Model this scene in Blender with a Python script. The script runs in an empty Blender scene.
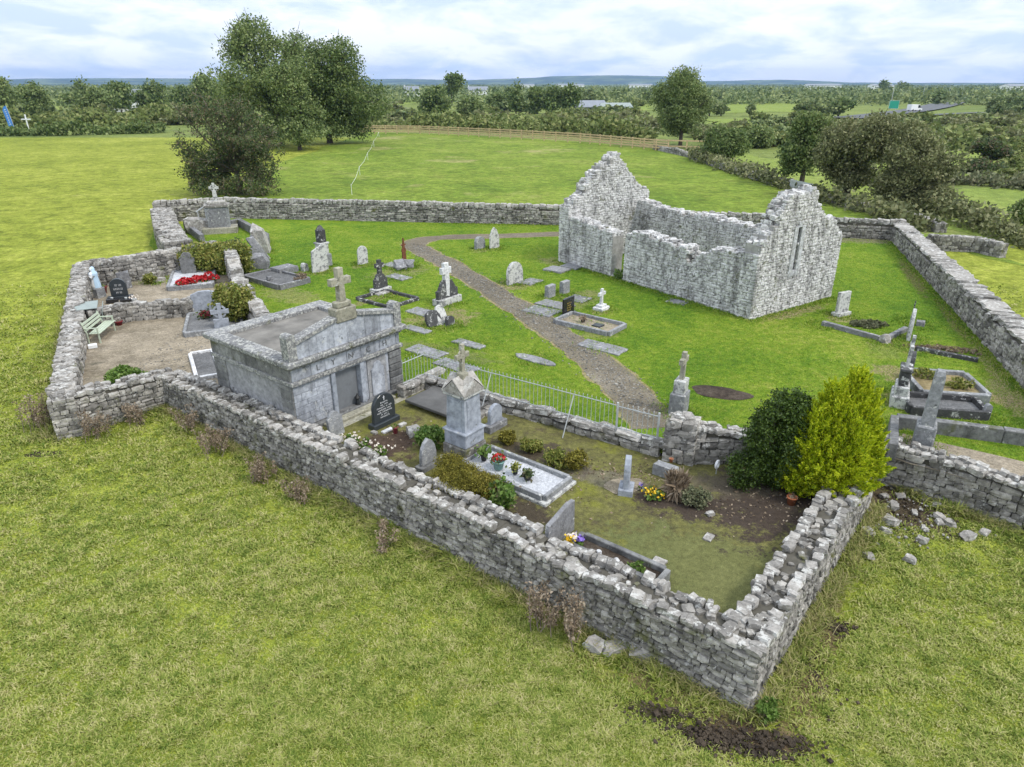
import bpy, math, random
import numpy as np
from mathutils import Vector, Matrix, noise as mnoise
R = math.radians
random.seed(7); rng = np.random.default_rng(7)
scene = bpy.context.scene
COL = scene.collection

# ------------------------------------------------------------------ camera
HC, PITCH, FPX = 10.5, R(23.7), 683.0
cam = bpy.data.cameras.new('camera'); cam.sensor_width = 36; cam.lens = FPX/1024*36
cam.clip_start = 0.1; cam.clip_end = 30000
camo = bpy.data.objects.new('camera', cam); COL.objects.link(camo)
camo.location = (0, 0, HC); camo.rotation_euler = (R(90)-PITCH, 0, 0)
scene.camera = camo

# ------------------------------------------------------------------ sky, sun, exposure
SUN_EL, SUN_AZ = R(52), R(118)          # azimuth clockwise from +Y
w = bpy.data.worlds.new('World'); scene.world = w; w.use_nodes = True
nt = w.node_tree; nt.nodes.clear()
def wn(t, **k):
    n = nt.nodes.new(t)
    for a, b in k.items(): setattr(n, a, b)
    return n
sky = wn('ShaderNodeTexSky', sky_type='NISHITA', sun_disc=False, sun_elevation=SUN_EL, sun_rotation=SUN_AZ)
sky.dust_density = 1.5; sky.ozone_density = 2.0
bg1 = wn('ShaderNodeBackground'); bg1.inputs[1].default_value = 0.12
nt.links.new(sky.outputs[0], bg1.inputs[0])
tc = wn('ShaderNodeTexCoord')
sep = wn('ShaderNodeSeparateXYZ'); nt.links.new(tc.outputs['Generated'], sep.inputs[0])
# clouds: a flat layer seen from below, direction projected on a plane overhead
addz = wn('ShaderNodeMath', operation='ADD'); addz.inputs[1].default_value = 0.22
mx0 = wn('ShaderNodeMath', operation='MAXIMUM'); mx0.inputs[1].default_value = 0.0
nt.links.new(sep.outputs[2], mx0.inputs[0]); nt.links.new(mx0.outputs[0], addz.inputs[0])
div = wn('ShaderNodeVectorMath', operation='DIVIDE')
cmb = wn('ShaderNodeCombineXYZ')
for i in range(3): nt.links.new(addz.outputs[0], cmb.inputs[i])
nt.links.new(tc.outputs['Generated'], div.inputs[0]); nt.links.new(cmb.outputs[0], div.inputs[1])
mp = wn('ShaderNodeMapping'); mp.inputs['Scale'].default_value = (1.0, 0.85, 0.0); mp.inputs['Location'].default_value = (3.7, 1.3, 0)
nt.links.new(div.outputs[0], mp.inputs[0])
n1 = wn('ShaderNodeTexNoise'); n1.inputs['Scale'].default_value = 1.15; n1.inputs['Detail'].default_value = 8; n1.inputs['Roughness'].default_value = 0.55; n1.inputs['Distortion'].default_value = 0.4
nt.links.new(mp.outputs[0], n1.inputs['Vector'])
cr = wn('ShaderNodeValToRGB')
e = cr.color_ramp; e.elements[0].position = 0.36; e.elements[0].color = (0.80, 0.80, 0.80, 1); e.elements[1].position = 0.60; e.elements[1].color = (1, 1, 1, 1)
nt.links.new(n1.outputs[0], cr.inputs[0])
n2 = wn('ShaderNodeTexNoise'); n2.inputs['Scale'].default_value = 2.2; n2.inputs['Detail'].default_value = 9; n2.inputs['Roughness'].default_value = 0.58; n2.inputs['Distortion'].default_value = 0.3
nt.links.new(mp.outputs[0], n2.inputs['Vector'])
cr2 = wn('ShaderNodeValToRGB')
e = cr2.color_ramp; e.elements[0].position = 0.40; e.elements[0].color = (0.53, 0.63, 0.79, 1); e.elements[1].position = 0.56; e.elements[1].color = (0.80, 0.835, 0.885, 1)
nt.links.new(n2.outputs[0], cr2.inputs[0])
# an overcast sky is brighter overhead than at the horizon
el = wn('ShaderNodeMapRange'); el.inputs[1].default_value = 0.08; el.inputs[2].default_value = 0.8; el.inputs[3].default_value = 0.94; el.inputs[4].default_value = 1.45
nt.links.new(sep.outputs[2], el.inputs[0])
bg2 = wn('ShaderNodeBackground'); nt.links.new(cr2.outputs[0], bg2.inputs[0]); nt.links.new(el.outputs[0], bg2.inputs[1])
mixs = wn('ShaderNodeMixShader'); nt.links.new(cr.outputs[0], mixs.inputs[0]); nt.links.new(bg1.outputs[0], mixs.inputs[1]); nt.links.new(bg2.outputs[0], mixs.inputs[2])
wo = wn('ShaderNodeOutputWorld'); nt.links.new(mixs.outputs[0], wo.inputs[0])
sl = bpy.data.lights.new('sun', 'SUN'); sl.energy = 1.5; sl.angle = R(10); sl.color = (1, 0.95, 0.87)
so = bpy.data.objects.new('sun', sl); COL.objects.link(so)
sd = Vector((math.sin(SUN_AZ)*math.cos(SUN_EL), math.cos(SUN_AZ)*math.cos(SUN_EL), math.sin(SUN_EL)))
so.rotation_euler = sd.to_track_quat('Z', 'Y').to_euler(); so.location = (0, 0, 60)
vs = scene.view_settings
vs.view_transform = 'Standard'; vs.look = 'None'; vs.gamma = 1; vs.use_curve_mapping = False; vs.exposure = 0.66

# ------------------------------------------------------------------ measuring: where a sight line meets the ground
_s, _c = math.sin(PITCH), math.cos(PITCH)
def _ray(x, y):
    u = (x-512)/FPX; v = (383.5-y)/FPX
    return (u, _c+v*_s, -_s+v*_c)
def P(x, y, z=0.9):
    d = _ray(x, y); t = (z-HC)/d[2]
    return Vector((d[0]*t, d[1]*t, z))
def rise(x, y, z0, ty):
    p = P(x, y, z0); lo, hi = 0.0, 60.0
    for _ in range(50):
        m = (lo+hi)/2; b = p.y*_s+(z0+m-HC)*_c; a = p.y*_c-(z0+m-HC)*_s
        if 383.5-FPX*b/a > ty: lo = m
        else: hi = m
    return lo
def on_plane(x, y, a, b):
    """sight line against the vertical plane through ground points a, b -> (distance along, z)"""
    d = _ray(x, y); t2 = Vector((b[0]-a[0], b[1]-a[1])); L = t2.length; t2 /= L
    n = Vector((-t2.y, t2.x)); k = (a[0]*n.x+a[1]*n.y)/(d[0]*n.x+d[1]*n.y)
    return ((d[0]*k-a[0])*t2.x+(d[1]*k-a[1])*t2.y, HC+d[2]*k)

# ------------------------------------------------------------------ mesh builder
class MB:
    def __init__(s): s.V = []; s.F = []; s.M = []; s.n = 0; s.X = None
    def add(s, v, faces, mi=0):
        v = np.asarray(v, dtype=np.float64).reshape(-1, 3)
        if s.X is not None: v = v @ np.array(s.X.to_3x3()).T + np.array(s.X.translation)
        if isinstance(faces, np.ndarray): groups = [faces]
        else:
            by = {}
            for f in faces: by.setdefault(len(f), []).append(f)
            groups = [np.array(g) for g in by.values()]
        for g in groups:
            s.F.append(g+s.n); s.M.append(np.full(len(g), mi))
        s.V.append(v); s.n += len(v); return s
    def mesh(s, name, mats, smooth=False):
        me = bpy.data.meshes.new(name)
        V = np.concatenate(s.V); me.vertices.add(len(V)); me.vertices.foreach_set('co', V.astype(np.float32).ravel())
        loops = np.concatenate([f.ravel() for f in s.F]); tot = np.concatenate([np.full(len(f), f.shape[1]) for f in s.F])
        st = np.concatenate([[0], np.cumsum(tot)[:-1]])
        me.loops.add(len(loops)); me.loops.foreach_set('vertex_index', loops.astype(np.int32))
        me.polygons.add(len(tot)); me.polygons.foreach_set('loop_start', st.astype(np.int32))
        me.polygons.foreach_set('material_index', np.concatenate(s.M).astype(np.int32))
        me.polygons.foreach_set('use_smooth', np.full(len(tot), bool(smooth)))
        for m in (mats if isinstance(mats, (list, tuple)) else [mats]): me.materials.append(m)
        me.update(calc_edges=True); me.validate(); return me
    # shapes
    def box(s, c, h, mi=0, rz=0):
        v = np.array([[x, y, z] for x in (-1, 1) for y in (-1, 1) for z in (-1, 1)], float)*h
        if rz: v = v @ np.array(Matrix.Rotation(rz, 3, 'Z')).T
        return s.add(v+np.array(c), [(0, 1, 3, 2), (4, 6, 7, 5), (0, 4, 5, 1), (2, 3, 7, 6), (0, 2, 6, 4), (1, 5, 7, 3)], mi)
    def cbox(s, c, h, ch=0.01, mi=0, rz=0, jit=0):
        """box with chamfered edges; c centre, h half sizes"""
        ids = {}; v = []
        for sx in (-1, 1):
            for sy in (-1, 1):
                for sz in (-1, 1):
                    for k in range(3):
                        p = [sx*(h[0]-ch), sy*(h[1]-ch), sz*(h[2]-ch)]; p[k] += (sx, sy, sz)[k]*ch
                        ids[(sx, sy, sz, k)] = len(v); v.append(p)
        f = []
        for k in range(3):
            a, b = [i for i in range(3) if i != k]
            for sg in (-1, 1):
                q = []
                for (p1, p2) in ((-1, -1), (1, -1), (1, 1), (-1, 1)):
                    t = [0, 0, 0]; t[k] = sg; t[a] = p1; t[b] = p2; q.append(ids[(*t, k)])
                f.append(q)
            for p1 in (-1, 1):
                for p2 in (-1, 1):
                    t0 = [0, 0, 0]; t0[a] = p1; t0[b] = p2; t1 = list(t0); t0[k] = -1; t1[k] = 1
                    f.append([ids[(*t0, a)], ids[(*t1, a)], ids[(*t1, b)], ids[(*t0, b)]])
        for sx in (-1, 1):
            for sy in (-1, 1):
                for sz in (-1, 1): f.append([ids[(sx, sy, sz, k)] for k in range(3)])
        v = np.array(v)
        if jit: v = v+rng.normal(0, jit, v.shape)
        if rz: v = v @ np.array(Matrix.Rotation(rz, 3, 'Z')).T
        return s.add(v+np.array(c), f, mi)
    def prism(s, out, y0, y1, mi=0, ch=0.0):
        """outline in x,z extruded along y, front edge chamfered"""
        n = len(out); o = np.array(out, float); cen = o.mean(0)
        rings = [(y1, 1.0), (y0, 1.0)]
        if ch: rings = [(y1, 1-ch/0.3), (y1-ch*np.sign(y1-y0), 1.0), (y0+ch*np.sign(y1-y0), 1.0), (y0, 1-ch/0.3)]
        v = []
        for (y, k) in rings:
            q = cen+(o-cen)*k
            v += [(a, y, b) for a, b in q]
        f = [list(range(n))]
        m = len(rings)
        for r in range(m-1):
            for i in range(n):
                j = (i+1) % n; f.append([r*n+i, r*n+j, (r+1)*n+j, (r+1)*n+i])
        f.append([(m-1)*n+i for i in reversed(range(n))])
        return s.add(v, f, mi)
    def tube(s, path, rad, k=6, mi=0):
        v = []; f = []; n = len(path); path = [Vector(p) for p in path]
        for i, p in enumerate(path):
            d = (path[min(i+1, n-1)]-path[max(i-1, 0)]).normalized()
            a = d.cross(Vector((0.3, 0.9, 0.2))).normalized(); b = d.cross(a)
            r = rad[i] if hasattr(rad, '__len__') else rad
            for j in range(k):
                t = 2*math.pi*j/k; q = p+(a*math.cos(t)+b*math.sin(t))*r; v.append(q[:])
        for i in range(n-1):
            for j in range(k):
                j2 = (j+1) % k; f.append([i*k+j, i*k+j2, (i+1)*k+j2, (i+1)*k+j])
        f.append(list(range(k))); f.append([(n-1)*k+j for j in range(k)])
        return s.add(v, f, mi)
    def lathe(s, prof, k=16, c=(0, 0, 0), mi=0):
        v = []; f = []
        for r, z in prof:
            for j in range(k):
                t = 2*math.pi*j/k; v.append((c[0]+r*math.cos(t), c[1]+r*math.sin(t), c[2]+z))
        for i in range(len(prof)-1):
            for j in range(k):
                j2 = (j+1) % k; f.append([i*k+j, i*k+j2, (i+1)*k+j2, (i+1)*k+j])
        f.append([j for j in reversed(range(k))]); f.append([(len(prof)-1)*k+j for j in range(k)])
        return s.add(v, f, mi)
    def sheet(s, pts, mi=0):
        return s.add([tuple(p) for p in pts], [list(range(len(pts)))], mi)

# a rough block: surface of a 3x3x3 grid, corners pulled in
_g = [(x, y, z) for x in (-1, 0, 1) for y in (-1, 0, 1) for z in (-1, 0, 1) if (x, y, z) != (0, 0, 0)]
_gi = {p: i for i, p in enumerate(_g)}
_gf = []
for k in range(3):
    a, b = [i for i in range(3) if i != k]
    for sg in (-1, 1):
        for ia in (-1, 0):
            for ib in (-1, 0):
                q = []
                for (da, db) in ((0, 0), (1, 0), (1, 1), (0, 1)):
                    t = [0, 0, 0]; t[k] = sg; t[a] = ia+da; t[b] = ib+db; q.append(_gi[tuple(t)])
                _gf.append(q if (sg > 0) == (k != 1) else q[::-1])
_gf = np.array(_gf)
_gt = np.array(_g, float)
_gk = np.array([{1: 1.03, 2: 0.975, 3: 0.89}[int(np.abs(p).sum())] for p in _gt])
_gt = _gt*_gk[:, None]
def stones(mb, C, Hs, yaw, jit=0.09, mi=0, tilt=0.06):
    C = np.array(C, float); Hs = np.array(Hs, float); yaw = np.array(yaw, float); n = len(C)
    if n == 0: return
    v = _gt[None]+rng.normal(0, jit, (n, 26, 3)); v = v*Hs[:, None, :]
    a = rng.normal(0, tilt, n); ca, sa = np.cos(a)[:, None], np.sin(a)[:, None]        # roll in the wall plane
    x, z = v[:, :, 0]*ca-v[:, :, 2]*sa, v[:, :, 0]*sa+v[:, :, 2]*ca
    cy, sy = np.cos(yaw)[:, None], np.sin(yaw)[:, None]
    X = x*cy-v[:, :, 1]*sy; Y = x*sy+v[:, :, 1]*cy
    V = np.stack([X, Y, z], 2)+C[:, None, :]
    F = (_gf[None]+(np.arange(n)*26)[:, None, None]).reshape(-1, 4)
    mb.add(V.reshape(-1, 3), F, mi)

# ------------------------------------------------------------------ objects, labels
def link(o): COL.objects.link(o); return o
def tag(o, label=None, cat=None, group=None, kind=None):
    if label: o['label'] = label
    if cat: o['category'] = cat
    if group: o['group'] = group
    if kind: o['kind'] = kind
    return o
def obj(name, mb, mats, parent=None, smooth=False, loc=None, yaw=0):
    o = link(bpy.data.objects.new(name, mb.mesh(name, mats, smooth)))
    if parent: o.parent = parent
    if loc is not None: o.location = loc
    if yaw: o.rotation_euler = (0, 0, yaw)
    return o
def thing(name, label, cat, loc=(0, 0, 0), yaw=0, group=None):
    o = link(bpy.data.objects.new(name, None)); o.empty_display_size = 0.2
    o.location = loc; o.rotation_euler = (0, 0, yaw)
    return tag(o, label, cat, group)
def copy_tree(o, parent=None):
    c = link(o.copy())
    if parent: c.parent = parent
    for ch in [x for x in o.children]: copy_tree(ch, c)
    return c

# ------------------------------------------------------------------ materials
class NM:
    def __init__(s, name):
        s.m = bpy.data.materials.new(name); s.m.use_nodes = True; s.t = s.m.node_tree; s.t.nodes.clear()
        s.out = s.n('ShaderNodeOutputMaterial')
    def n(s, t, **k):
        x = s.t.nodes.new(t)
        for a, b in k.items(): setattr(x, a, b)
        return x
    def l(s, a, b): s.t.links.new(a, b)
    def pos(s, world=True):
        return s.n('ShaderNodeNewGeometry').outputs['Position'] if world else s.n('ShaderNodeTexCoord').outputs['Object']
    def noise(s, vec, scale, detail=4, rough=0.55, dist=0.0):
        x = s.n('ShaderNodeTexNoise'); x.inputs['Scale'].default_value = scale; x.inputs['Detail'].default_value = detail
        x.inputs['Roughness'].default_value = rough; x.inputs['Distortion'].default_value = dist; s.l(vec, x.inputs['Vector']); return x.outputs[0]
    def ramp(s, fac, stops):
        x = s.n('ShaderNodeValToRGB'); cr = x.color_ramp
        while len(cr.elements) < len(stops): cr.elements.new(0.5)
        for e, (p, c) in zip(cr.elements, stops): e.position = p; e.color = (*c, 1) if hasattr(c, '__len__') else (c, c, c, 1)
        s.l(fac, x.inputs[0]); return x.outputs[0]
    def mix(s, fac, a, b, mode='MIX'):
        x = s.n('ShaderNodeMix', data_type='RGBA', blend_type=mode)
        for v, i in ((fac, 0), (a, 6), (b, 7)):
            if hasattr(v, 'links') or hasattr(v, 'is_linked'): s.l(v, x.inputs[i])
            elif i == 0: x.inputs[0].default_value = v
            else: x.inputs[i].default_value = (*v, 1)
        return x.outputs[2]
    def finish(s, col, rough=0.85, bump=None, bstr=0.4, bdist=0.02, spec=0.3, transl=0.0, metal=0.0):
        p = s.n('ShaderNodeBsdfPrincipled'); p.inputs['Roughness'].default_value = rough; p.inputs['Specular IOR Level'].default_value = spec; p.inputs['Metallic'].default_value = metal
        if hasattr(col, 'is_linked'): s.l(col, p.inputs['Base Color'])
        else: p.inputs['Base Color'].default_value = (*col, 1)
        if bump is not None:
            b = s.n('ShaderNodeBump'); b.inputs['Strength'].default_value = bstr; b.inputs['Distance'].default_value = bdist
            s.l(bump, b.inputs['Height']); s.l(b.outputs[0], p.inputs['Normal'])
        sh = p.outputs[0]
        if transl:
            t = s.n('ShaderNodeBsdfTranslucent')
            if hasattr(col, 'is_linked'): s.l(col, t.inputs[0])
            else: t.inputs[0].default_value = (*col, 1)
            x = s.n('ShaderNodeMixShader'); x.inputs[0].default_value = transl; s.l(sh, x.inputs[1]); s.l(t.outputs[0], x.inputs[2]); sh = x.outputs[0]
        s.l(sh, s.out.inputs[0]); return s.m
    def mul(s, a, k):
        x = s.n('ShaderNodeMath', operation='MULTIPLY'); s.l(a, x.inputs[0]); x.inputs[1].default_value = k; return x.outputs[0]
    def island(s): return s.n('ShaderNodeNewGeometry').outputs['Random Per Island']

def stone_mat(name, greys, lichen=0.5, lich_col=(0.60, 0.60, 0.57), moss=0.0, world=True, scale=1.0, tint=(1, 1, 1), rough=0.9, bstr=0.6, bands=0.0, stain=0.0):
    s = NM(name); v = s.pos(world)
    st = [(i/(len(greys)-1), tuple(g*t for t in tint)) for i, g in enumerate(greys)]
    c = s.ramp(s.island(), st)
    c = s.mix(1.0, c, s.ramp(s.noise(v, 9*scale, 5, 0.65), [(0.25, 0.50), (0.5, 0.95), (0.75, 1.35)]), 'MULTIPLY')
    c = s.mix(1.0, c, s.ramp(s.noise(v, 0.55*scale, 3), [(0.3, 0.75), (0.7, 1.2)]), 'MULTIPLY')
    # pale lichen crust in blotches, black lichen in specks
    lm = s.ramp(s.noise(v, 5.5*scale, 8, 0.72), [(0.66-0.22*lichen, 0.0), (0.72-0.22*lichen, 1.0)])
    c = s.mix(lm, c, s.mix(s.noise(v, 40*scale, 2), tuple(x*0.72 for x in lich_col), lich_col))
    dm = s.ramp(s.noise(v, 5.3*scale, 6, 0.7), [(0.60, 0.0), (0.68, 0.75)])
    c = s.mix(dm, c, (0.045, 0.045, 0.042))
    if stain:                                            # broad weathered grey areas and rain streaks
        mp = s.n('ShaderNodeMapping'); mp.inputs['Scale'].default_value = (1.6, 1.6, 0.45); s.l(v, mp.inputs[0])
        c = s.mix(1.0, c, s.ramp(s.noise(mp.outputs[0], 1.1, 7, 0.68), [(0.36, 1-stain), (0.52, 1.0), (0.7, 1.12)]), 'MULTIPLY')
    if moss:
        mm = s.ramp(s.noise(v, 1.3*scale, 5, 0.65), [(0.62-0.2*moss, 0.0), (0.72-0.2*moss, 0.85)])
        c = s.mix(mm, c, (0.10, 0.105, 0.03))
    return s.finish(c, rough, s.noise(v, 22*scale, 6, 0.7), bstr, 0.03, 0.2)

def ground_mat(name, cols, scales=(0.08, 0.7, 5.0), rough=0.95, bstr=0.7, bscale=14, bdist=0.05, patches=None, mult=1.0, spots=(), grass=0):
    """cols: four colours dark..pale; patches: list of (noise scale, lo, hi, colour)"""
    s = NM(name); v = s.pos()
    a = s.noise(v, scales[0], 4, 0.6); b = s.noise(v, scales[1], 5, 0.65, 0.3); d = s.noise(v, scales[2], 4, 0.7)
    m1 = s.mix(0.5, a, b); m2 = s.mix(0.4, m1, d)
    k = len(cols)-1
    c = s.ramp(m2, [(0.36+0.28*i/k, tuple(x*mult for x in q)) for i, q in enumerate(cols)])
    for (sc, lo, hi, pc) in (patches or []):
        c = s.mix(s.ramp(s.noise(v, sc, 6, 0.65, 0.2), [(lo, 0.0), (hi, 1.0)]), c, pc)
    if spots:
        wob = s.noise(v, 2.2, 9, 0.8)
        for (x, y, rx, ry, rot, pc, st) in spots:          # worn or bare places, soft ragged rim
            mp = s.n('ShaderNodeMapping', vector_type='TEXTURE'); mp.inputs['Location'].default_value = (x, y, 0); mp.inputs['Rotation'].default_value = (0, 0, rot); mp.inputs['Scale'].default_value = (rx, ry, 1e6)
            s.l(v, mp.inputs[0]); ln = s.n('ShaderNodeVectorMath', operation='LENGTH'); s.l(mp.outputs[0], ln.inputs[0])
            ad = s.n('ShaderNodeMath', operation='MULTIPLY_ADD'); s.l(wob, ad.inputs[0]); ad.inputs[1].default_value = 3.2; s.l(ln.outputs['Value'], ad.inputs[2])
            c = s.mix(s.ramp(s.mul(ad.outputs[0], 0.4), [(0.90, st), (1.04, 0.0)]), c, pc)
    c = s.mix(1.0, c, s.ramp(s.noise(v, bscale*2.2, 3, 0.7), [(0.28, 0.55), (0.72, 1.4)]), 'MULTIPLY')
    c = s.mix(1.0, c, s.ramp(s.noise(v, bscale*0.33, 4, 0.7), [(0.3, 0.72), (0.7, 1.25)]), 'MULTIPLY')
    if grass: c = s.mix(1.0, c, s.ramp(s.noise(v, grass, 9, 0.78, 0.4), [(0.36, 0.66), (0.5, 1.0), (0.66, 1.28)]), 'MULTIPLY')
    return s.finish(c, rough, s.noise(v, bscale, 6, 0.75), bstr, bdist, 0.1)

def leaf_mat(name, cols, transl=0.25, rough=0.6, big=0.35):
    s = NM(name); v = s.pos()
    k = len(cols)-1
    f = s.mix(0.45, s.island(), s.noise(v, big, 4, 0.6))
    c = s.ramp(f, [(0.22+0.56*i/k, q) for i, q in enumerate(cols)])
    return s.finish(c, rough, None, spec=0.25, transl=transl)

def plain(name, col, rough=0.6, var=0.25, scale=12, metal=0.0, spec=0.4, bstr=0.15, world=False):
    s = NM(name); v = s.pos(world)
    c = s.mix(1.0, col, s.ramp(s.noise(v, scale, 5, 0.65), [(0.25, 1-var), (0.75, 1+var)]), 'MULTIPLY')
    return s.finish(c, rough, s.noise(v, scale*5, 4, 0.7), bstr, 0.01, spec, 0, metal)

GREENF = [(0.085, 0.120, 0.018), (0.180, 0.215, 0.026), (0.270, 0.300, 0.045), (0.36, 0.36, 0.09)]
GREENL = [(0.045, 0.105, 0.010), (0.095, 0.175, 0.014), (0.165, 0.235, 0.020), (0.285, 0.300, 0.06)]
M = {}
M['field'] = ground_mat('field_grass', GREENF, (0.06, 0.55, 4.0), patches=[(0.22, 0.66, 0.74, (0.27, 0.25, 0.10))])
M['backfield'] = ground_mat('back_field_grass', [(0.085, 0.140, 0.018), (0.130, 0.190, 0.024), (0.180, 0.235, 0.034), (0.27, 0.28, 0.08)], (0.03, 0.12, 1.6), bscale=6, grass=0.6, patches=[(0.07, 0.58, 0.68, (0.30, 0.28, 0.11))])
M['farfield'] = ground_mat('distant_grass', [(0.13, 0.18, 0.035), (0.19, 0.245, 0.05), (0.27, 0.30, 0.08)], (0.01, 0.05, 0.6), bscale=3)
M['scrub'] = ground_mat('scrub_ground', [(0.075, 0.11, 0.028), (0.125, 0.165, 0.042), (0.19, 0.225, 0.06), (0.25, 0.255, 0.09)], (0.012, 0.06, 0.9), bscale=3)
M['lawn'] = ground_mat('lawn_grass', GREENL, (0.12, 0.5, 3.5), bscale=22, bdist=0.02, patches=[(0.5, 0.68, 0.78, (0.25, 0.24, 0.08))])
M['tan'] = ground_mat('worn_grass', [(0.16, 0.13, 0.06), (0.24, 0.19, 0.10), (0.30, 0.25, 0.14), (0.20, 0.22, 0.06)], (0.3, 1.5, 6), bscale=25, bdist=0.02)
M['gravel'] = ground_mat('gravel', [(0.150, 0.125, 0.087), (0.23, 0.195, 0.14), (0.30, 0.255, 0.19), (0.40, 0.35, 0.275)], (0.25, 1.2, 16), bscale=34, bdist=0.02, grass=1.6, patches=[(0.6, 0.60, 0.70, (0.15, 0.135, 0.10)), (1.1, 0.66, 0.74, (0.11, 0.13, 0.04))])
M['path'] = ground_mat('path_gravel', [(0.090, 0.077, 0.055), (0.145, 0.124, 0.090), (0.192, 0.166, 0.123), (0.27, 0.24, 0.185)], (0.25, 1.5, 16), bscale=36, bdist=0.02, patches=[(0.8, 0.62, 0.74, (0.13, 0.12, 0.06))])
M['mossground'] = ground_mat('mossy_ground', [(0.055, 0.050, 0.028), (0.105, 0.095, 0.040), (0.155, 0.150, 0.045), (0.19, 0.17, 0.075)], (0.35, 1.1, 7), bscale=22, bdist=0.03, patches=[(0.55, 0.52, 0.60, (0.165, 0.165, 0.030)), (0.45, 0.62, 0.70, (0.075, 0.055, 0.042))])
M['soil'] = ground_mat('bare_soil', [(0.028, 0.022, 0.017), (0.055, 0.042, 0.033), (0.085, 0.068, 0.052), (0.14, 0.115, 0.09)], (0.4, 1.5, 9), bscale=20, bdist=0.05)
M['turf'] = ground_mat('thin_turf', [(0.09, 0.09, 0.035), (0.13, 0.135, 0.045), (0.165, 0.17, 0.055), (0.19, 0.185, 0.08)], (0.4, 1.5, 8), bscale=24, bdist=0.02)
M['mud'] = ground_mat('mud', [(0.025, 0.02, 0.016), (0.05, 0.04, 0.03), (0.08, 0.062, 0.045), (0.12, 0.10, 0.06)], (0.5, 2, 9), bscale=12, bdist=0.08)
M['whitegravel'] = ground_mat('white_gravel', [(0.28, 0.28, 0.30), (0.42, 0.43, 0.45), (0.54, 0.55, 0.57), (0.66, 0.67, 0.68)], (0.5, 3, 25), bscale=40, bdist=0.01)
M['darkgravel'] = ground_mat('dark_gravel', [(0.07, 0.07, 0.07), (0.12, 0.12, 0.12), (0.17, 0.17, 0.17), (0.25, 0.25, 0.24)], (0.5, 3, 25), bscale=40, bdist=0.01)
M['road'] = plain('asphalt', (0.10, 0.105, 0.11), 0.9, 0.2, 1.0, world=True)
M['wall'] = stone_mat('wall_limestone', [0.14, 0.21, 0.275, 0.34, 0.42], 0.42, lich_col=(0.56, 0.55, 0.51), stain=0.4, moss=0.16, tint=(1.05, 0.99, 0.89))
M['cope'] = stone_mat('coping_limestone', [0.17, 0.24, 0.31, 0.38], 0.60, lich_col=(0.58, 0.57, 0.53), tint=(1.05, 0.99, 0.90))
M['pale'] = stone_mat('church_limestone', [0.28, 0.38, 0.46, 0.54], 0.90, lich_col=(0.70, 0.69, 0.67), moss=0.08, tint=(1.02, 0.99, 0.95), stain=0.5)
M['render'] = stone_mat('lime_mortar', [0.42, 0.46], 0.7, lich_col=(0.62, 0.63, 0.64))
M['gravelstone'] = stone_mat('gravel_stones', [0.10, 0.16, 0.22, 0.32], 0.1, tint=(1.05, 1, .88))
M['core'] = plain('wall_core', (0.085, 0.078, 0.062), 0.95, 0.4, 4, bstr=0.5, world=True)
M['corec'] = plain('church_core', (0.30, 0.29, 0.27), 0.95, 0.4, 4, bstr=0.5, world=True)
M['ashlar'] = stone_mat('ashlar_limestone', [0.33, 0.44], 0.30, stain=0.3, world=False, tint=(0.95, 1, 1.1), scale=0.8, bstr=0.2)
M['ashlar2'] = stone_mat('weathered_ashlar', [0.16, 0.24], 0.22, stain=0.4, world=False, tint=(1, 1, 0.98), scale=0.8, moss=0.08)
M['cornice'] = stone_mat('lichened_cornice', [0.19, 0.25], 0.70, world=False, lich_col=(0.50, 0.50, 0.46), scale=1.9, moss=0.05)
M['ochre'] = stone_mat('ochre_lichen_stone', [0.28, 0.34], 0.3, world=False, tint=(1.05, 1, 0.78), moss=0.1)
M['roof'] = plain('roof_cement', (0.17, 0.16, 0.142), 0.95, 0.5, 1.4)
M['ledger'] = plain('dark_ledger_stone', (0.10, 0.098, 0.094), 0.85, 0.45, 1.6)
M['panel'] = stone_mat('grey_blue_slab', [0.33, 0.38], 0.2, world=False, tint=(0.93, 1, 1.12), scale=0.6, bstr=0.1)
M['door'] = plain('door_slate_grey', (0.165, 0.175, 0.185), 0.6, 0.2, 4)
M['dark'] = plain('joint_dark', (0.05, 0.05, 0.05), 0.9)
M['limestone'] = stone_mat('memorial_limestone', [0.22, 0.28, 0.33], 0.45, world=False, tint=(0.98, 1, 1.02))
M['lichstone'] = stone_mat('lichened_memorial', [0.20, 0.26], 1.0, world=False, lich_col=(0.60, 0.60, 0.57))
M['darkstone'] = stone_mat('weathered_dark_memorial', [0.05, 0.08, 0.10], 0.45, world=False, lich_col=(0.66, 0.66, 0.64), scale=0.8)
M['granite'] = plain('polished_dark_granite', (0.035, 0.042, 0.047), 0.28, 0.2, 30, spec=0.5, bstr=0.02)
M['blackgranite'] = plain('polished_black_granite', (0.018, 0.018, 0.019), 0.25, 0.2, 30, spec=0.5, bstr=0.02)
M['marble'] = stone_mat('white_marble', [0.62, 0.66], 0.3, world=False, lich_col=(0.72, 0.72, 0.70))
M['slab'] = stone_mat('ground_slab', [0.17, 0.22, 0.27], 0.35, world=True, scale=0.9, tint=(1, 1, 1.03))
M['whiteletter'] = plain('white_lettering', (0.65, 0.65, 0.65), 0.7)
M['gold'] = plain('gold_lettering', (0.45, 0.33, 0.08), 0.5)
M['letter'] = plain('dark_lettering', (0.11, 0.115, 0.12), 0.8)
M['iron'] = plain('silver_painted_iron', (0.40, 0.42, 0.42), 0.5, 0.2, 20)
M['rust'] = plain('rusted_iron', (0.15, 0.055, 0.025), 0.85, 0.5, 8)
M['timber'] = plain('brown_timber', (0.52, 0.39, 0.22), 0.85, 0.3, 3)
M['bench'] = plain('pale_green_paint', (0.42, 0.47, 0.36), 0.6, 0.12, 6)
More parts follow.
